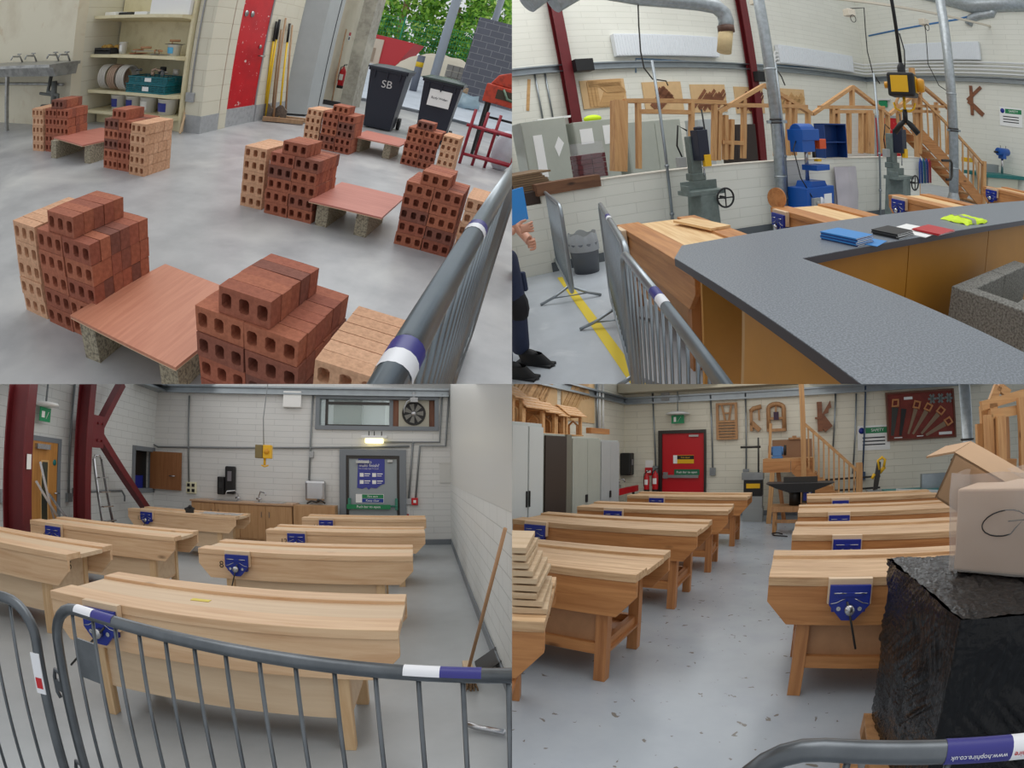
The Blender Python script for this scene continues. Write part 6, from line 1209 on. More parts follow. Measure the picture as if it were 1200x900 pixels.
# fire point
p = Vector((-3.73,12.2,1.04)); t = thing('call_point', 'red call point with notice left of the red door', 'call point', (p.x,12.2,p.z)); MB().box((-.1,-.06,-.1),(.1,-.003,.1)).build('case', ext_red, t, .01); MB().box((-.06,-.065,-.03),(.06,-.061,.03)).build('face', paper, t)
p = Vector((-3.73,12.2,1.22)); t = thing('notice', 'small white notice above the call point', 'sign', (p.x,12.2,p.z)); MB().box((-.1,-.012,-.12),(.1,-.003,.1)).build('board', paper, t); MB().box((-.1,-.014,-.12),(.1,-.0125,-.08)).build('red_line', ext_red, t)
p = Vector((-3.55,12.2,0.988)); t = thing('notice', 'narrow extinguisher notice above the red cylinders', 'sign', (p.x,12.2,p.z-.1)); MB().box((-.06,-.012,-.16),(.06,-.003,.16)).build('board', paper, t); MB().box((-.05,-.014,.0),(.05,-.0125,.08)).build('green_panel', plain('sign_green', (30,130,80), .5), t)
extinguisher((p.x+.05,11.95,.55), 'fire extinguisher standing left of the red door'); extinguisher((p.x-.16,11.92,.55), 'second fire extinguisher beside the first by the red door', .9)
# timber samples on the wall
smp = wood('sample_wood', (188,142,98), (160,116,76), 'Z', .55, False)
def sample(a, b, label, fn):
    a = Vector(a); b = Vector(b); t = thing('timber_sample', label, 'sample', (a.x,12.2,b.z), 0, 'timber samples on the cream wall'); fn(t, b.x-a.x, a.z-b.z); return t
def louvre(t, w_, h): 
    th = .1*w_*1.2
    MB().box((0,-.09,0),(th,-.01,h)).box((w_-th,-.09,0),(w_,-.01,h)).box((th,-.09,0),(w_-th,-.01,h*.06)).box((th,-.09,h*.94),(w_-th,-.01,h)).box((th,-.09,h*.46),(w_-th,-.01,h*.52)).build('frame', smp, t)
    g = MB(); [g.box((th,-.08,h*(.08+.078*k)),(w_-th,-.02,h*(.13+.078*k))) for k in range(5)]; g.build('louvres', smp, t); MB().bar((w_*.28,-.05,h*.93),(w_*.42,-.05,h*.52),.05,.05).bar((w_*.72,-.05,h*.93),(w_*.6,-.05,h*.52),.05,.05).box((w_*.36,-.07,h*.7),(w_*.66,-.03,h*.74)).build('tracery', smp, t)
sample((-2.01,12.2,2.66), (-1.49,12.2,1.79), 'wooden louvred panel with a W-shaped top on the wall', louvre)
def rshape(t, w_, h):
    MB().box((0,-.1,0),(w_*.22,-.01,h*.8)).box((w_*.7,-.1,h*.42),(w_*.84,-.01,h*.85)).build('upright', smp, t); MB().tube([(w_*.05,-.055,h*.78),(w_*.3,-.055,h*.9),(w_*.98,-.055,h*.97)], .055, 6).build('curved_head', smp, t); MB().bar((w_*.1,-.055,h*.35),(w_*.8,-.055,h*.02),.11,.09,(0,1,0)).build('brace', smp, t)
sample((-1.19,12.2,2.55), (-0.899,12.2,1.97), 'wooden R-shaped joint sample on the wall', rshape)
def arch(t, w_, h):
    pts = [(w_*.08,-.05,0),(w_*.08,-.05,h*.8)]+[(w_*.5-w_*.42*math.cos(q*PI/8),-.05,h*.8+h*.16*math.sin(q*PI/8)) for q in range(1,8)]+[(w_*.92,-.05,h*.8),(w_*.92,-.05,0)]
    MB().tube(pts, .055, 6).box((0,-.1,0),(w_,-.01,h*.1)).box((w_*.08,-.08,h*.42),(w_*.92,-.02,h*.5)).build('sash', smp, t); MB().box((w_*.44,-.06,h*.65),(w_*.54,-.02,h)).build('glazing_bar', smp, t); MB().box((w_*.36,-.1,h*.4),(w_*.64,-.085,h*.68)).build('dark_card', plain('card_dark', (60,34,60), .5), t)
sample((-0.776,12.2,2.6), (-0.336,12.2,1.94), 'arched wooden window sash on the wall', arch)
def kshape(t, w_, h):
    MB().bar((w_*.3,-.05,0),(w_*.3,-.05,h*.95),.12,.1).build('upright', parq[1], t); MB().prism([(w_*.3,h*.42),(w_*.95,h*.98),(w_*1.0,h*.75),(w_*.85,h*.72),(w_*.8,h*.58),(w_*.6,h*.55),(w_*.55,h*.42)], -.09, -.01, 'XZ').build('stepped_brace', parq[1], t); MB().bar((w_*.35,-.05,h*.42),(w_*.82,-.05,h*.06),.22,.09,(0,1,0)).build('lower_brace', parq[1], t); MB().box((0,-.11,h*.4),(w_*.4,-.03,h*.46)).build('peg', parq[1], t)
sample((0.363,12.2,2.6), (0.764,12.2,1.9), 'dark wooden K-shaped joint with steps on the wall', kshape)
# saw display board
a = Vector((2.12,12.2,2.64)); b = Vector((3.75,12.2,1.64)); SW = b.x-a.x; SH_ = a.z-b.z
t = thing('saw_board', 'framed red display board with a fan of hand saws', 'board', (a.x,12.2,b.z)); MB().box((0,-.05,0),(SW,-.01,SH_)).build('backing', speckle('board_red', (132,50,38), (116,42,32), 4, .6), t)
MB().box((-.04,-.08,-.04),(SW+.04,-.03,0)).box((-.04,-.08,SH_),(SW+.04,-.03,SH_+.04)).box((-.04,-.08,0),(0,-.03,SH_)).box((SW,-.08,0),(SW+.04,-.03,SH_)).build('frame', plain('frame_brown', (110,66,46), .5), t)
blade_m = plain('saw_blade', (146,122,98), .45, metal=.2); dkb = plain('saw_dark', (58,58,54), .5); hdl = plain('saw_handle', (206,140,90), .5)
for i, (hx, hz_, tx, tz, mm, wd) in enumerate(((.11,.70,.05,.08,dkb,.16),(.24,.66,.17,.07,plain('saw_black',(34,32,32),.5),.13),(.42,.64,.29,.10,blade_m,.10),(.58,.58,.36,.09,blade_m,.11),(.76,.50,.49,.09,blade_m,.11),(.86,.28,.56,.05,blade_m,.12))):
    h = Vector((hx*SW,-.06,hz_*SH_)); q = Vector((tx*SW,-.06,tz*SH_)); d = (q-h).normalized(); n_ = Vector((d.z,0,-d.x)); 
    vs = [h+n_*wd/2,h-n_*wd/2,q-n_*wd*.22,q+n_*wd*.22]; g = MB(); g._add([v+Vector((0,-.004,0)) for v in vs]+[v+Vector((0,.004,0)) for v in vs], [(0,1,2,3),(7,6,5,4),(0,4,5,1),(1,5,6,2),(2,6,7,3),(3,7,4,0)])
    bl = g.build('saw_blade', mm, t)
    if i != 1: MB().tube([h-d*.02+n_*.07, h-d*.16+n_*.07, h-d*.18-n_*.06, h-d*.04-n_*.07], .03, 8, closed=True).build('saw_handle', hdl, bl)
MB().box((.25*SW,-.056,.86*SH_),(.38*SW,-.051,.92*SH_)).box((.76*SW,-.056,.04*SH_),(.96*SW,-.051,.1*SH_)).box((.08*SW,-.056,.02*SH_),(.2*SW,-.051,.04*SH_)).box((.42*SW,-.056,.03*SH_),(.52*SW,-.051,.05*SH_)).build('caption', paper, t)
g = MB()
for k in range(3):
    for q in range(6): aa = q*PI/3+k; g.bar((SW*(.68+.13*k)+.1*math.cos(aa),-.058,SH_*.84+.11*math.sin(aa)),(SW*(.68+.13*k)-.02*math.cos(aa),-.058,SH_*.84),.05,.012,(0,1,0))
g.build('blade_samples', plain('saw_photo', (120,126,124), .4), t)
t = notice((1.76,12.2,1.7), 0, .78, .55, 'white safety notice with green heading beside the saw board')
# platform, stair
pl = Vector((-0.367,12.2,1.16))
t = thing('timber_platform', 'timber platform with braced legs beside the staircase', 'platform', (Vector((-0.8,10.9,-1.6)).x,10.9,0)); PW_ = Vector((0.123,10.9,-1.57)).x-Vector((-0.8,10.9,-1.6)).x+.15; PZ = Vector((-0.912,10.9,1.34)).z
MB().box((0,0,PZ-.05),(PW_,1.0,PZ)).build('deck', frame_wood_x, t); MB().box((0,-.03,PZ-.28),(PW_*.55,.02,PZ-.05)).box((PW_*.56,-.03,PZ-.28),(PW_,.02,PZ-.05)).build('fascia', pine_old, t)
MB().bar((.14,.0,0),(.2,.0,PZ-.28),.1,.1).build('leg', frame_wood, t); MB().bar((.45,.5,0),(.3,.5,PZ-.28),.09,.09).build('leg', pine_old_leg, t); MB().bar((PW_*.75,.6,0),(PW_*.75,.6,PZ-.28),.09,.09).build('leg', pine_old_leg, t)
MB().box((.15,.95,PZ),(PW_,1.0,PZ+.4)).build('back_board', plain('mdf_brown', (150,114,86), .7), t); MB().bar((.12,.3,PZ),(.16,.3,PZ+.75),.06,.06).build('short_post', frame_wood, t)
for z in (.55,.8): MB().bar((PW_*.5,.9,z),(PW_+1.6,1.1,z+.05),.04,.04).build('rail', iron, t)
t2 = thing('grinder', 'small blue and black grinder standing on the platform', 'machine', (t.location.x*0+Vector((-0.509,11.3,1.38)).x,11.3,PZ)); MB().box((-.12,-.1,0),(.12,.1,.05)).tube([(-.14,0,.16),(.14,0,.16)], .09, 14).box((-.1,-.1,.05),(.1,.1,.26)).build('body', plain('grinder_blue', (80,130,190), .4), t2, .01); MB().tube([(-.2,0,.17),(-.15,0,.17)], .11, 16).tube([(.15,0,.17),(.2,0,.17)], .11, 16).build('wheel', black, t2)
t3 = thing('wooden_model', 'small block of wood on the back board of the platform', 'model', (Vector((-0.134,11.85,1.64)).x,11.85,PZ+.4)); MB().box((-.14,-.04,0),(.14,.04,.04)).box((-.05,-.04,.04),(.05,.04,.08)).build('blocks', smp, t3)
NP = Vector((0.067,10.8,0.248)); F1 = Vector((1.24,10.8,0.225)); zT = Vector((0.104,10.8,2.04)).z; zB = Vector((1.19,10.8,1.01)).z
t = thing('staircase', 'pine staircase with many thin spindles against the back wall', 'staircase', (NP.x,10.8,0))
dx = F1.x-NP.x; MB().bar((0,0,0),(0,0,4.4),.11,.11).build('newel_post', frame_wood, t); MB().bar((dx,0,0),(dx,0,zB+.2),.13,.13).build('newel_post', frame_wood, t)
MB().bar((.02,0,zT),(dx,0,zB),.07,.06).build('handrail', frame_wood_x, t)
s0 = zT-1.0; s1 = zB-1.0
for y in (0,.8): MB().bar((-.15,y,s0+.12),(dx,y,s1+.0),.05,.3).build('stringer', pine_old, t)
for k in range(10):
    f = (k+1)/11; MB().bar((dx*f,0,s0+(s1-s0)*f+.1),(dx*f,0,zT+(zB-zT)*f),.035,.035).build('spindle', frame_wood, t)
for k in range(7):
    f = (k+.2)/7; MB().box((dx*f,.03,max(.02,s0+(s1-s0)*f)),(dx*f+.26,.78,max(.05,s0+(s1-s0)*f+.035))).build('tread', frame_wood_x, t)
# spindle moulder on a small stand, shoes of the drill bench
sp2 = Vector((-0.148,9.89,0))
t = thing('stand', 'pale wooden stool-like stand carrying the black machine', 'stand', (Vector((-0.233,9.8,0.375)).x,9.8,0)); 
zst = Vector((-0.237,9.8,0.503)).z
MB().box((-.3,-.25,zst-.1),(.3,.25,zst)).build('top', smp, t)
for x in (-.24,.24):
    for y in (-.2,.2): MB().bar((x,y,0),(x,y,zst-.1),.07,.07).build('leg', frame_wood, t)
MB().box((-.24,-.22,.2),(.24,-.18,.26)).build('rail', smp, t)
t = thing('router_table', 'black router table with flared wings on a pale stand', 'machine', (Vector((-0.021,9.8,0.374)).x,9.8,zst))
MB().tube([(-.08,0,0),(-.08,0,.33)], .11, 14).box((.05,-.15,.05),(.3,.15,.3)).build('base', iron, t); MB().prism([(-.62,.42),(.66,.42),(.5,.36),(.2,.26),(-.2,.26),(-.45,.34)], -.3, .3, 'XZ').build('table', black, t); MB().box((-.3,.0,.42),(.35,.1,.52)).build('fence', iron, t); MB().box((.08,-.18,.1),(.24,-.15,.26)).build('blue_panel', vice_blue, t); MB().box((.18,-.185,.16),(.22,-.18,.26)).build('label', paper, t)
g = MB().tube([(0,0,0),(-.1,.05,.02),(-.2,0,.01),(-.15,-.2,.01),(.1,-.3,.01)], .012, 6); solo('cable', g, black, 'black cable looping on the floor by the stand', 'cable', (Vector((-0.306,9.5,0.413)).x,9.5,.01))
# machine by the wall with clamp
t = thing('floor_machine', 'grey machine with a black head and yellow label by the wall', 'machine', (Vector((-1.03,11.3,0.189)).x,11.3,0)); MB().box((-.22,-.2,.0),(.22,.2,.3)).box((-.2,-.18,.3),(.2,.18,.55)).build('base', plain('grey_cast', (150,154,154), .5), t); MB().box((-.21,-.19,.55),(.2,.19,.9)).build('body', black, t, .01); MB().box((-.15,-.2,.72),(.15,-.195,.82)).build('yellow_label', mach_yel, t)
MB().box((-.25,-.2,.9),(.22,.2,1.05)).build('table', galv, t); MB().tube([(.1,0,1.0),(.1,0,1.8)], .02, 8).tube([(-.3,0,1.6),(.15,0,1.6)], .025, 8).build('clamp', iron, t)
# mitre saw and planer at the far right
t = thing('mitre_saw', 'yellow mitre saw standing upright behind the benches', 'saw', (Vector((1.54,10.4,0.265)).x,10.4,Vector((1.53,10.4,0.625)).z))
SC = Matrix.Scale(.62, 4)
MB().box((-.3,-.2,0),(.35,.2,.1)).xf(SC).build('base', galv, t, .005); MB().prism([(-.1,.1),(.05,.12),(.12,.5),(.16,.95),(.04,1.0),(-.04,.6)], -.05, .02, 'XZ').xf(SC).build('guard', iron, t); MB().tube([(.1,-.02,.72),(.06,-.02,1.0),(.2,-.02,1.1),(.3,-.02,1.02),(.26,-.02,.82)], .045, 10).tube([(.12,.06,.62),(.3,.06,.8)], .06, 10).tube([(-.14,-.02,.45),(-.05,-.02,.6)], .05, 8).xf(SC).build('motor_and_handle', mach_yel, t)
t = thing('machine_bench', 'grey bench with trays carrying the mitre saw', 'bench', (Vector((1.61,10.4,0.263)).x,10.4,0)); zz = Vector((1.53,10.4,0.625)).z; MB().box((-.4,-.35,0),(1.0,.35,zz-.05)).build('body', galv, t); MB().box((-.5,-.4,zz-.05),(1.1,.4,zz-.002)).build('top', plain('grey_cast', (150,154,154), .5), t)
t = thing('planer', 'long pale planer with teal bed at the right of the room', 'machine', (Vector((2.53,9.8,0.297)).x,9.8,0)); z9 = Vector((2.52,9.8,0.695)).z
MB().box((-.9,-.3,z9-.1),(1.1,.4,z9+.02)).build('bed', teal_top, t); MB().bar((-.75,-.36,z9+.0),(.9,-.36,z9-.12),.1,.16).build('outer_beam', plain('pale_grey', (196,200,200), .4), t); MB().box((-.15,.1,z9+.02),(.75,.25,z9+.28)).build('fence', galv, t); MB().tube([(.48,.15,z9+.28),(.48,.15,z9+.5)], .015, 6).ball((.48,.15,z9+.5),.03,8).build('lever', iron, t); MB().box((.2,-.3,0),(.9,.3,z9-.1)).build('body', plain('pale_grey', (196,200,200), .4), t); MB().lathe([(0,-.302),(.08,-.302),(.08,-.3)], (.5,0,z9-.35), 16, 'Y').build('blue_badge', vice_blue, t); MB().tube([(.75,-.2,z9+.1),(.9,-.3,z9+.2),(1.0,-.35,z9-.0)], .09, 12).build('guard', plain('pale_grey', (196,200,200), .4), t)
# galvanised post, timber frame at the right edge
q = Vector((3.02,9,0.925)); t = thing('duct_post', 'galvanised round post right of the saw board', 'post', (q.x,9.0,0)); MB().tube([(0,0,0),(0,0,5)], .105, 20).build('tube', duct, t); zq = Vector((3.02,9,1.44)).z
for dz in (-.1,.0,.1): MB().tube([(0,0,zq+dz),(0,0,zq+dz+.03)], .125, 20).build('collar', iron if dz else galv, t)
def RF(a, b): return None
fr = [('stud',(2.31,6.6,0.792),(2.4,6.6,1.74)),('stud',(2.37,6.6,0.789),(2.47,6.6,1.95)),('stud',(2.44,6.4,0.804),(2.52,6.4,1.96)),('stud',(2.47,6.2,0.822),(2.54,6.2,1.8)),('stud',(2.71,6.2,0.805),(2.85,6.2,1.99)),('plate',(2.36,6.4,1.94),(3.14,6.4,2.07)),('header',(2.44,6.3,1.83),(2.87,6.3,1.86)),('stud',(2.34,6.3,0.82),(2.41,6.3,1.83)),('rafter',(2.75,7,2.02),(2.86,7,2.21)),('rafter',(2.86,7,2.21),(3.02,7,2.1)),('rail',(2.65,6.5,1.26),(2.86,6.5,1.24))]
t = thing('timber_skeleton', 'pale timber stud frame standing at the right edge', 'frame')
for nm, a, b in fr:
    a = list(a); 
    if nm == 'stud': b = Vector(b); a = (b.x,b.y,0)
    MB().bar(a, b, .11, .09, (0,1,0)).build(nm, frame_wood if nm == 'stud' else frame_wood_x, t)
MB().box((Vector((2.74,6.6,1.68)).x,6.6,0),(Vector((2.83,6.6,1.68)).x,6.7,Vector((2.8,6.6,1.8)).z)).build('ply_panel', smp, t)
# left: lockers, model houses, parquet
def locker(y0, y1, h, label, m, kind='tambour', x=-3.45, dep=.75):
    t = thing('storage_cabinet', label, 'cabinet', (x,y0,0), PI/2, 'tall cabinets along the left wall'); L_ = y1-y0
    MB().box((0,.03,.05),(L_,dep,h)).build('body', m, t, .006); MB().box((.02,.05,0),(L_-.02,dep-.02,.05)).build('plinth', black, t)
    if kind == 'tambour':
        for k in range(2): MB().box((k*L_/2+.03,.0,.08),((k+1)*L_/2-.01,.028,h-.05)).build('tambour_door', plain('tambour', (206,212,212), .45), t)
        for k in range(2): MB().box((L_/2-.05+k*.07,-.02,h*.42),(L_/2-.03+k*.07,.0,h*.53)).build('handle', black, t)
    elif kind == 'open':
        MB().box((.02,.0,.06),(L_*.8,.02,h-.03)).build('interior', plain('dark_interior', (56,44,36), .6), t); MB().box((L_*.8,.0,.05),(L_,.03,h)).build('side_leaf', plain('sage_dark', (120,118,106), .5), t); MB().box((.03,-.01,.45),(L_*.78,0,.5)).build('shelf_edge', plain('sage_dark', (120,118,106), .5), t)
    else:
        MB().box((.02,.0,.06),(L_*.5,.028,h-.03)).build('door', m, t); MB().box((L_*.51,.0,.06),(L_-.02,.028,h-.03)).build('door', m, t); MB().box((L_*.44,-.02,h*.40),(L_*.5,.0,h*.47)).build('handle', black, t)
    return t
def ly(px, x=-3.45): return 0
LK = [((-3.45,5.37,1.23),(-3.45,6.24,1.2),(-3.45,6.05,1.96)),((-3.45,6.26,1.2),(-3.45,7.15,1.15),(-3.45,6.84,1.83)),((-3.45,7.15,1.15),(-3.45,8.34,1.09),(-3.45,7.8,1.8)),((-3.45,8.34,1.09),(-3.45,9.3,1.04),(-3.45,8.79,1.77))]
names = ['tall cabinet with grey ribbed sliding doors at the left edge','open dark cabinet between the ribbed one and the sage one','sage metal cabinet with a black handle','pale narrow cabinet nearest the corner']
for (a, b, c), nm, k, m in zip(LK, names, ('tambour','open','doors','doors'), (plain('tambour_body', (196,202,200), .45), cabg, cabg, grey_cab)): locker(a[1]+.01, b[1]-.01, c[2], nm, m, k)
# model houses on the cabinets
hw = wood('model_wood', (222,174,120), (200,148,94), 'Y', .55, False)
def model_house(y, z, label, s_=1.0, L_=.42):
    t = thing('model_house', label, 'model', (-3.75,y,z), PI/2, 'model houses on the cabinets'); w_ = .3*s_; h = .30*s_
    MB().box((-.02,-.02,0),(L_+.02,w_+.12,.02)).build('base', hw, t)
    for (x, q) in ((0,0),(L_-.05,0),(0,w_-.05),(L_-.05,w_-.05)): MB().box((x,q,.02),(x+.05,q+.05,h)).build('post', hw, t)
    MB().box((.05,w_-.02,.02),(L_-.05,w_,h)).box((0,0.05,.02),(.02,w_-.05,h*.9)).build('wall', hw, t)
    MB().tube([(L_-.03,w_*.25,.02),(L_-.03,w_*.25,h*.6),(L_-.03,w_*.5,h*.82),(L_-.03,w_*.75,h*.6),(L_-.03,w_*.75,.02)], .022, 6).build('arch', hw, t)
    g = MB()
    for sgn in (0,1):
        a_ = Vector((0, w_/2, h+.16*s_)); b_ = Vector((0, -.07 if sgn == 0 else w_+.07, h-.01))
        for k in range(4): p_ = a_.lerp(b_, k/4); q_ = a_.lerp(b_, (k+1)/4); n_ = Vector((0,0,.012)); g._add([p_+Vector((-.05,0,.0)),q_+Vector((-.05,0,.012)),q_+Vector((L_+.07,0,.012)),p_+Vector((L_+.07,0,0)),p_+Vector((-.05,0,.02)),q_+Vector((-.05,0,.03)),q_+Vector((L_+.07,0,.03)),p_+Vector((L_+.07,0,.02))], [(0,1,2,3),(7,6,5,4),(0,4,5,1),(1,5,6,2),(2,6,7,3),(3,7,4,0)])
    g.build('roof', hw, t); MB().prism([(0,h),(w_,h),(w_/2,h+.15*s_)], L_-.02, L_, 'YZ').build('gable', hw, t); return t
for i, (px, nm) in enumerate(((606,'leftmost model house, on the ribbed cabinet'),(628,'second model house from the left'),(643,'third model house from the left'),(655,'fourth model house, small and tucked behind'),(676,'rightmost model house on the sage cabinet'))):
    pass
MH = [(-3.75,5.88,2.15),(-3.75,6.18,2.17),(-3.75,6.76,1.95),(-3.75,7.19,1.97),(-3.75,7.56,1.98)]
for i, nm in enumerate(('leftmost model house, on the ribbed cabinet','second model house from the left, above the dark cabinet','third model house from the left','fourth model house, small and tucked behind','rightmost model house on the sage cabinet')):
    zt = LK[0][2][2] if i == 0 else LK[1][2][2]; model_house(MH[i][1], zt+.005, nm, [1.15,1.2,1.1,1.0,1.1][i], [.3,.6,.42,.3,.62][i])
g = MB().box((0,0,0),(.9,.1,.1)); solo('timber_offcut', g, pine_old, 'reddish timber length on top of the far cabinet', 'timber', (-3.6,LK[2][1][1]-.1,LK[3][2][2]+.12), PI/2)
for (px0, px1, py, mi, nm) in (((600),(652),0,0,'x'),):
    pass
a = Vector((-4.39,6.93,2.64)); b = Vector((-4.39,8.41,2.35)); parquet((-4.4,a.y,b.z-.1), PI/2, b.y-a.y, 1.3, 0, 'diag', 'parquet panel with dark and pale boards at the top left', 'parquet panels over the cabinets')
a = Vector((-4.39,8.62,2.83)); b = Vector((-4.39,10.2,2.17)); parquet((-4.4,a.y,b.z), PI/2, b.y-a.y, 1.5, 0, 'cross', 'pale parquet panel above the sage cabinet', 'parquet panels over the cabinets')
for i, px in enumerate(((-4.3,10.23,2.29),(-4.3,10.38,2.29),(-4.3,10.58,2.31))):
    g = MB().tube([(-4.33,px[1],Vector((-4.3,10.33,2.01)).z),(-4.33,px[1],3.1),(-4.33,px[1]+.3,3.5)], .03, 8); solo('wall_pipe', g, [galv,white_plastic,white_plastic][i], ['left grey','middle white','right white'][i]+' pipe rising on the left wall', 'pipe', group='pipes on the left wall')
g = MB().box((-.06,-.06,-.1),(.06,.06,.1)); solo('sensor', g, white_plastic, 'small white sensor high in the left corner', 'sensor', (-4.3,13.13,2.63))
wbk = Vector((-4.3,11.95,1.25))
for (p, s_, nm) in (((-4.3,12.01,1.23),1.0,'left black dispenser above the red wash trough'),((-4.3,12.97,1.06),.8,'right black dispenser above the red wash trough')):
    t = thing('towel_dispenser', nm, 'dispenser', (-4.4,p[1],p[2]), PI/2, 'dispensers on the left wall'); MB().box((-.16*s_,-.28,-.28*s_),(.16*s_,-.01,.28*s_)).build('case', black, t, .03); MB().box((-.06,-.29,-.02),(.06,-.281,.12)).build('window', plain('smoke', (120,116,122), .3), t)
t = thing('wash_trough', 'wash trough with a red front and chrome taps in the far left corner', 'sink', (-4.38,9.9,0), PI/2); zt = Vector((-3.8,11.35,0.725)).z
MB().box((0,-.5,zt-.14),(1.9,-.46,zt)).build('red_front', ext_red, t); MB().box((0,-.46,zt-.14),(1.9,0,zt-.1)).box((0,-.46,zt-.03),(1.9,-.42,zt)).box((0,-.05,zt-.1),(1.9,0,zt)).build('basin', steel, t)
for k in range(5): MB().tube([(.2+k*.37,-.06,zt),(.2+k*.37,-.06,zt+.14),(.2+k*.37,-.2,zt+.15),(.2+k*.37,-.22,zt+.08)], .018, 8).build('tap', bright, t)
for x in (.1,1.8): MB().bar((x,-.4,0),(x,-.4,zt-.14),.05,.05).build('leg', iron, t)
# benches
OB = [((-.17,3.13,0),.02,'nearest old bench at the right, its vice half open above the pallet',.38),((-.065,4.671,0),-.03,'second old bench of the right row',.38),((-.025,6.245,0),-.015,'third old bench of the right row',.38),((.112,7.854,0),0,'farthest old bench of the right row',.38),
      ((-3.04,2.98,0),-.0,'nearest complete old bench of the left row, offcuts on its shelf',.38),((-3.028,4.764,0),0,'second old bench of the left row',.2),((-2.965,6.316,0),.04,'third old bench of the left row',.42),((-2.912,8.223,0),0,'farthest old bench of the left row, before the red door',.42)]
for loc, rz, lb, vx_ in OB: make_bench('old', lb, loc, rz, 'old pine benches', L=2.06, D=.845, Hb=.812, vx=vx_, lean=.0-.15)
LA = .42; cA, sA = math.cos(LA), math.sin(LA); p = Vector((-1.06,1.95,0))
make_bench('old', 'old bench under the pile of boards at the lower left edge', (p.x-2.06*cA,p.y-2.06*sA,0), LA, 'old pine benches', L=2.06, D=.845, Hb=.812, vx=.2)
pile = wood('pile_board', (206,182,150), (184,156,122), 'X', .6, False)
for k in range(9):
    e_ = .02+.012*k+rj.uniform(-.03,.03); g = MB().box((-1.3,0,0),(0,.5,.028)); solo('board', g, pile, '%s pale board in the pile on the lower left bench' % ['lowest','second','third','fourth','fifth','sixth','seventh','eighth','topmost'][k], 'board', (p.x-e_*cA-.02,p.y-e_*sA+.10,.815+k*.037), LA+rj.uniform(-.04,.04), group='boards piled on the lower left bench', bevel=.002)
for i, (x, y, a_, l_, lb) in enumerate(((-1.62,3.2,.9,.5,'wide offcut leaning out of the nearest left bench shelf'),(-1.7,3.3,.5,.4,'second offcut on the nearest left bench shelf'),(-1.75,5.0,.8,.45,'offcut on the shelf of the second left bench'),(-1.6,5.1,.3,.4,'small offcut on the shelf of the second left bench'))):
    g = MB().box((-l_/2,-.07,0),(l_/2,.07,.02)); solo('offcut', g, smp, lb, 'offcut', (x,y,.235+.1*(i%2==0)), a_, group='offcuts on bench shelves', tilt=Matrix.Rotation(.5 if i%2==0 else 0, 4, 'Y'))
# wrapped pallet
film = bpy.data.materials.new('black_film'); nt, N, L, Bn = nodes(film); Bn.inputs['Base Color'].default_value = (.006,.006,.007,1); Bn.inputs['Roughness'].default_value = .07; Bn.inputs['IOR'].default_value = 1.34
tc = N.new('ShaderNodeTexCoord'); mp = N.new('ShaderNodeMapping'); mp.inputs['Scale'].default_value = (2.2,2.2,.45); mp.inputs['Rotation'].default_value = (.5,.7,.3); wv = N.new('ShaderNodeTexNoise'); wv.inputs['Scale'].default_value = 13; wv.inputs['Detail'].default_value = 7; wv.inputs['Distortion'].default_value = 1.6; L.new(tc.outputs['Object'], mp.inputs[0]); L.new(mp.outputs[0], wv.inputs[0]); bb = N.new('ShaderNodeBump'); bb.inputs['Strength'].default_value = 1.0; bb.inputs['Distance'].default_value = .012; L.new(wv.outputs[0], bb.inputs['Height']); L.new(bb.outputs[0], Bn.inputs['Normal'])
c0 = Vector((0.504,2.76,1)); c1 = Vector((0.62,2,1)); c1b = Vector((0.464,2.13,1))
PX0, PY1 = c0.x, c0.y; PY0 = 1.75
t = thing('wrapped_pallet', 'pallet load wrapped in glossy black stretch film', 'pallet', (0,0,0))
W2 = 1.25
def pal(u, v):
    P_ = [(PX0,PY1),(PX0+.10,PY0),(PX0+W2,PY0),(PX0+W2,PY1)]; s_ = (u*4) % 4; i = int(s_) % 4; f = s_-int(s_)
    x = P_[i][0]+(P_[(i+1)%4][0]-P_[i][0])*f; y = P_[i][1]+(P_[(i+1)%4][1]-P_[i][1])*f; z = .12+.88*v
    a_ = (x+y); kn = Vector((a_*2.1, z*2.4, 5.0)); m1 = abs(mnoise(kn)); m2 = mnoise(kn+Vector((4,7,2)))
    n_ = mnoise(Vector((x*5,y*5,z*6)))*.018+.030*(.5-abs(mnoise(Vector((a_*22+z*26,z*2.2,1)))))*m1*2+.022*(.5-abs(mnoise(Vector((a_*34-z*15,z*3,9)))))*(.3+m2)+.010*(.5-abs(mnoise(Vector((a_*8,z*60,3)))))*(m2 < 0)
    cx, cy = PX0+W2/2, (PY0+PY1)/2; d = Vector((x-cx,y-cy,0)).normalized(); shr = -.03*(1-v) if v < .5 else 0
    return Vector((x,y,z))+d*(n_+shr)
MB().grid(pal, 420, 130).build('side_film', film, t)
MB().grid(lambda u, v: Vector((PX0+.04*v*0+W2*u, PY1+(PY0-PY1)*v, 1.0+.012*mnoise(Vector((u*9,v*9,3)))+.014*(.5-abs(mnoise(Vector((u*34+v*9,v*7-u*4,5))))))) + Vector((.10*v*(1-u),0,0)), 160, 110).build('top_film', film, t)
for k in range(7): MB().box((PX0-.02+k*.2,PY0,.10),(PX0+.1+k*.2,PY1,.12)).build('deck_board', smp, t)
for y in (PY0,(PY0+PY1)/2,PY1-.1): MB().box((PX0-.02,y,0),(PX0+W2,y+.1,.1)).build('bearer', smp, t)
g = MB().bar((0,0,.02),(0,-.55,.02),.09,.018); solo('batten', g, smp, 'thin wooden batten under the edge of the pallet', 'batten', (PX0-.1,PY0+.7,0), 0)
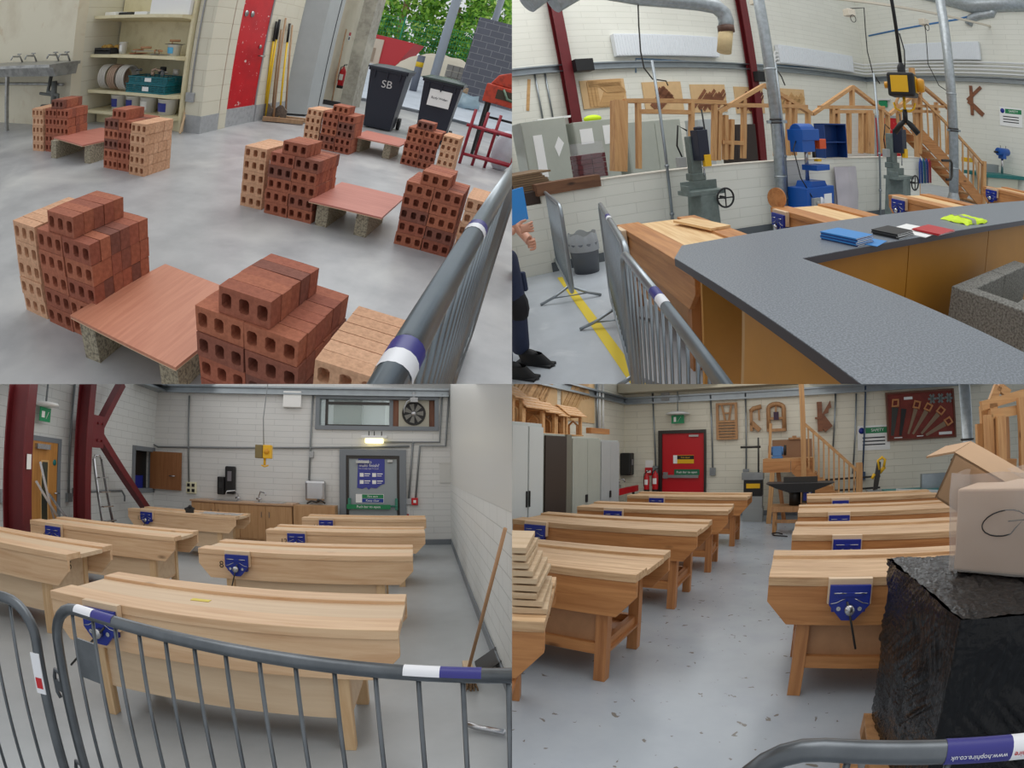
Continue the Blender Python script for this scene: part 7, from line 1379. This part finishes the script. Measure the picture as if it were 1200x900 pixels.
# boxes on the pallet
cardb = plain('cardboard', (168,136,104), .7, var=.05, vs=4); wrapf = plain('stretch_film', (214,206,200), .12, alpha=.35)
b0 = Vector((0.754,2.42,1.01))
t = thing('cardboard_box', 'large cardboard box in clear film on the black pallet', 'box', (b0.x,b0.y-.02,1.015), -.62)
MB().box((0,0,0),(.8,.5,.36)).build('carton', plain('cardboard_pale', (196,168,144), .7), t, .01)
def fl(u, v):
    a = u*4; i = int(a) % 4; f = a-int(a); P_ = [(-.01,-.01),(.81,-.01),(.81,.51),(-.01,.51)]; x = P_[i][0]+(P_[(i+1)%4][0]-P_[i][0])*f; y = P_[i][1]+(P_[(i+1)%4][1]-P_[i][1])*f
    n_ = .012*mnoise(Vector((x*12,y*12,v*3)))+.012; d = Vector((x-.4,y-.25,0)).normalized(); return Vector((x,y,-.0+.43*v*(1+.1*mnoise(Vector((x*4,y*4,8))))))+d*n_*(1+v)
MB().grid(fl, 80, 16).build('stretch_film', wrapf, t)
MB().tube([(.24+.10*math.cos(a)+.03*math.sin(a), -.024, .22+.055*math.sin(a)) for a in [PI*.25+k*PI*1.45/14 for k in range(15)]]+[(.30,-.024,.205),(.33,-.024,.235),(.26,-.024,.228)], .003, 6).tube([(.33,-.024,.235),(.45,-.024,.24)], .003, 6).tube([(.385,-.024,.24),(.375,-.024,.18)], .003, 6).build('marker_letter', black, t)
t = thing('cardboard_box', 'opened brown cardboard box tilted on top of the wrapped one', 'box', (b0.x+.0,b0.y+.40,1.30), -.55, tilt=Matrix.Rotation(.50,4,'Y')@Matrix.Rotation(.15,4,'X'))
MB().box((0,0,0),(.62,.34,.012)).box((0,0,0),(.012,.34,.26)).box((.6,0,0),(.62,.34,.26)).box((0,0,0),(.62,.012,.26)).box((0,.33,0),(.62,.34,.26)).box((.0,0,.25),(.6,.33,.262)).build('carton', cardb, t); MB().bar((-.0,.17,.26),(-.14,.17,.16),.33,.01).build('flap', cardb, t)
# barrier in front
barrier('steel barrier across the lower right corner with a blue sticker', (-.045,.80,0), -.03, n=12, sx=(), feet=False, group='barriers of the old bench room', mat_=galv_d, r=.021, L=2.3)
t = [o for o, _ in TOP if o.name.startswith('crowd_barrier')][-1]
def wrap(x0, x1, m, nm): 
    MB().grid(lambda u, v: Vector((x0+(x1-x0)*u, -.0222*math.cos(PI*(v*1.1-.25)), 1.1+.0222*math.sin(PI*(v*1.1-.25)))), 1, 10).build(nm, m, t)
wrap(.34,.46,stick_b,'blue_sticker'); wrap(.46,.52,stick_w,'white_sticker'); wrap(.52,.60,stick_b,'blue_sticker')
text('www.hophire.co.uk', .013, stick_w, t, Matrix.Translation((.40,-.0228,1.1))@Matrix.Rotation(PI/2,4,'X')@Matrix.Rotation(PI,4,'Z'), depth=.0002, name='web_text')
text('hire', .014, ext_red, t, Matrix.Translation((.475,-.0228,1.1))@Matrix.Rotation(PI/2,4,'X')@Matrix.Rotation(PI,4,'Z'), depth=.0002, name='hire_text')
MB().lathe([(0,0),(.010,0),(.010,-.0006),(0,-.0006)], (.503,-.0226,1.1), 12, 'Y').build('round_mark', ext_red, t)
# ---------------------------------------------------------------- partitions between the rooms



# ---------------------------------------------------------------- each room ends at the partitions between the four: trim what runs past them
def trim_all():
    bpy.context.view_layer.update()
    for (o, rk) in TOP:
        sub = [o] + kids_deep(o)
        for q in sub:
            if q.type != 'MESH' or not q.data.vertices: continue
            mw = q.matrix_world
            bb = [mw @ Vector(c) for c in q.bound_box]
            for n in SIDE[rk]:
                d = [(p-EYE).dot(n) for p in bb]
                if min(d) >= -1e-4: continue
                if q.data is None: continue
                me = q.data.copy() if q.data.users > 1 else q.data
                bm = bmesh.new(); bm.from_mesh(me); inv = mw.inverted()
                nl = (mw.to_3x3().transposed() @ n).normalized()
                r = bmesh.ops.bisect_plane(bm, geom=bm.verts[:]+bm.edges[:]+bm.faces[:], plane_co=inv @ EYE, plane_no=nl, clear_inner=True, dist=1e-5)
                ed = [e for e in r['geom_cut'] if isinstance(e, bmesh.types.BMEdge)]
                if ed: bmesh.ops.holes_fill(bm, edges=ed, sides=0)
                bm.to_mesh(me); bm.free(); q.data = me
                if not me.vertices: break
def kids_deep(o):
    r = []
    for c in CH.get(o, []): r.append(c); r += kids_deep(c)
    return r
CH = {}
for _o in bpy.data.objects:
    if _o.parent is not None: CH.setdefault(_o.parent, []).append(_o)
trim_all()
# drop what lay wholly beyond a partition
dead = [q for (o, rk) in TOP for q in [o]+kids_deep(o) if q.type == 'MESH' and len(q.data.polygons) == 0]
dn = set(q.name for q in dead)
def alive(o): return (o.type == 'MESH' and o.name not in dn) or any(alive(c) for c in CH.get(o, []))
gone = [q for (o, rk) in TOP for q in [o]+kids_deep(o) if not alive(q)]
for nm in set(q.name for q in gone): bpy.data.objects.remove(bpy.data.objects[nm])
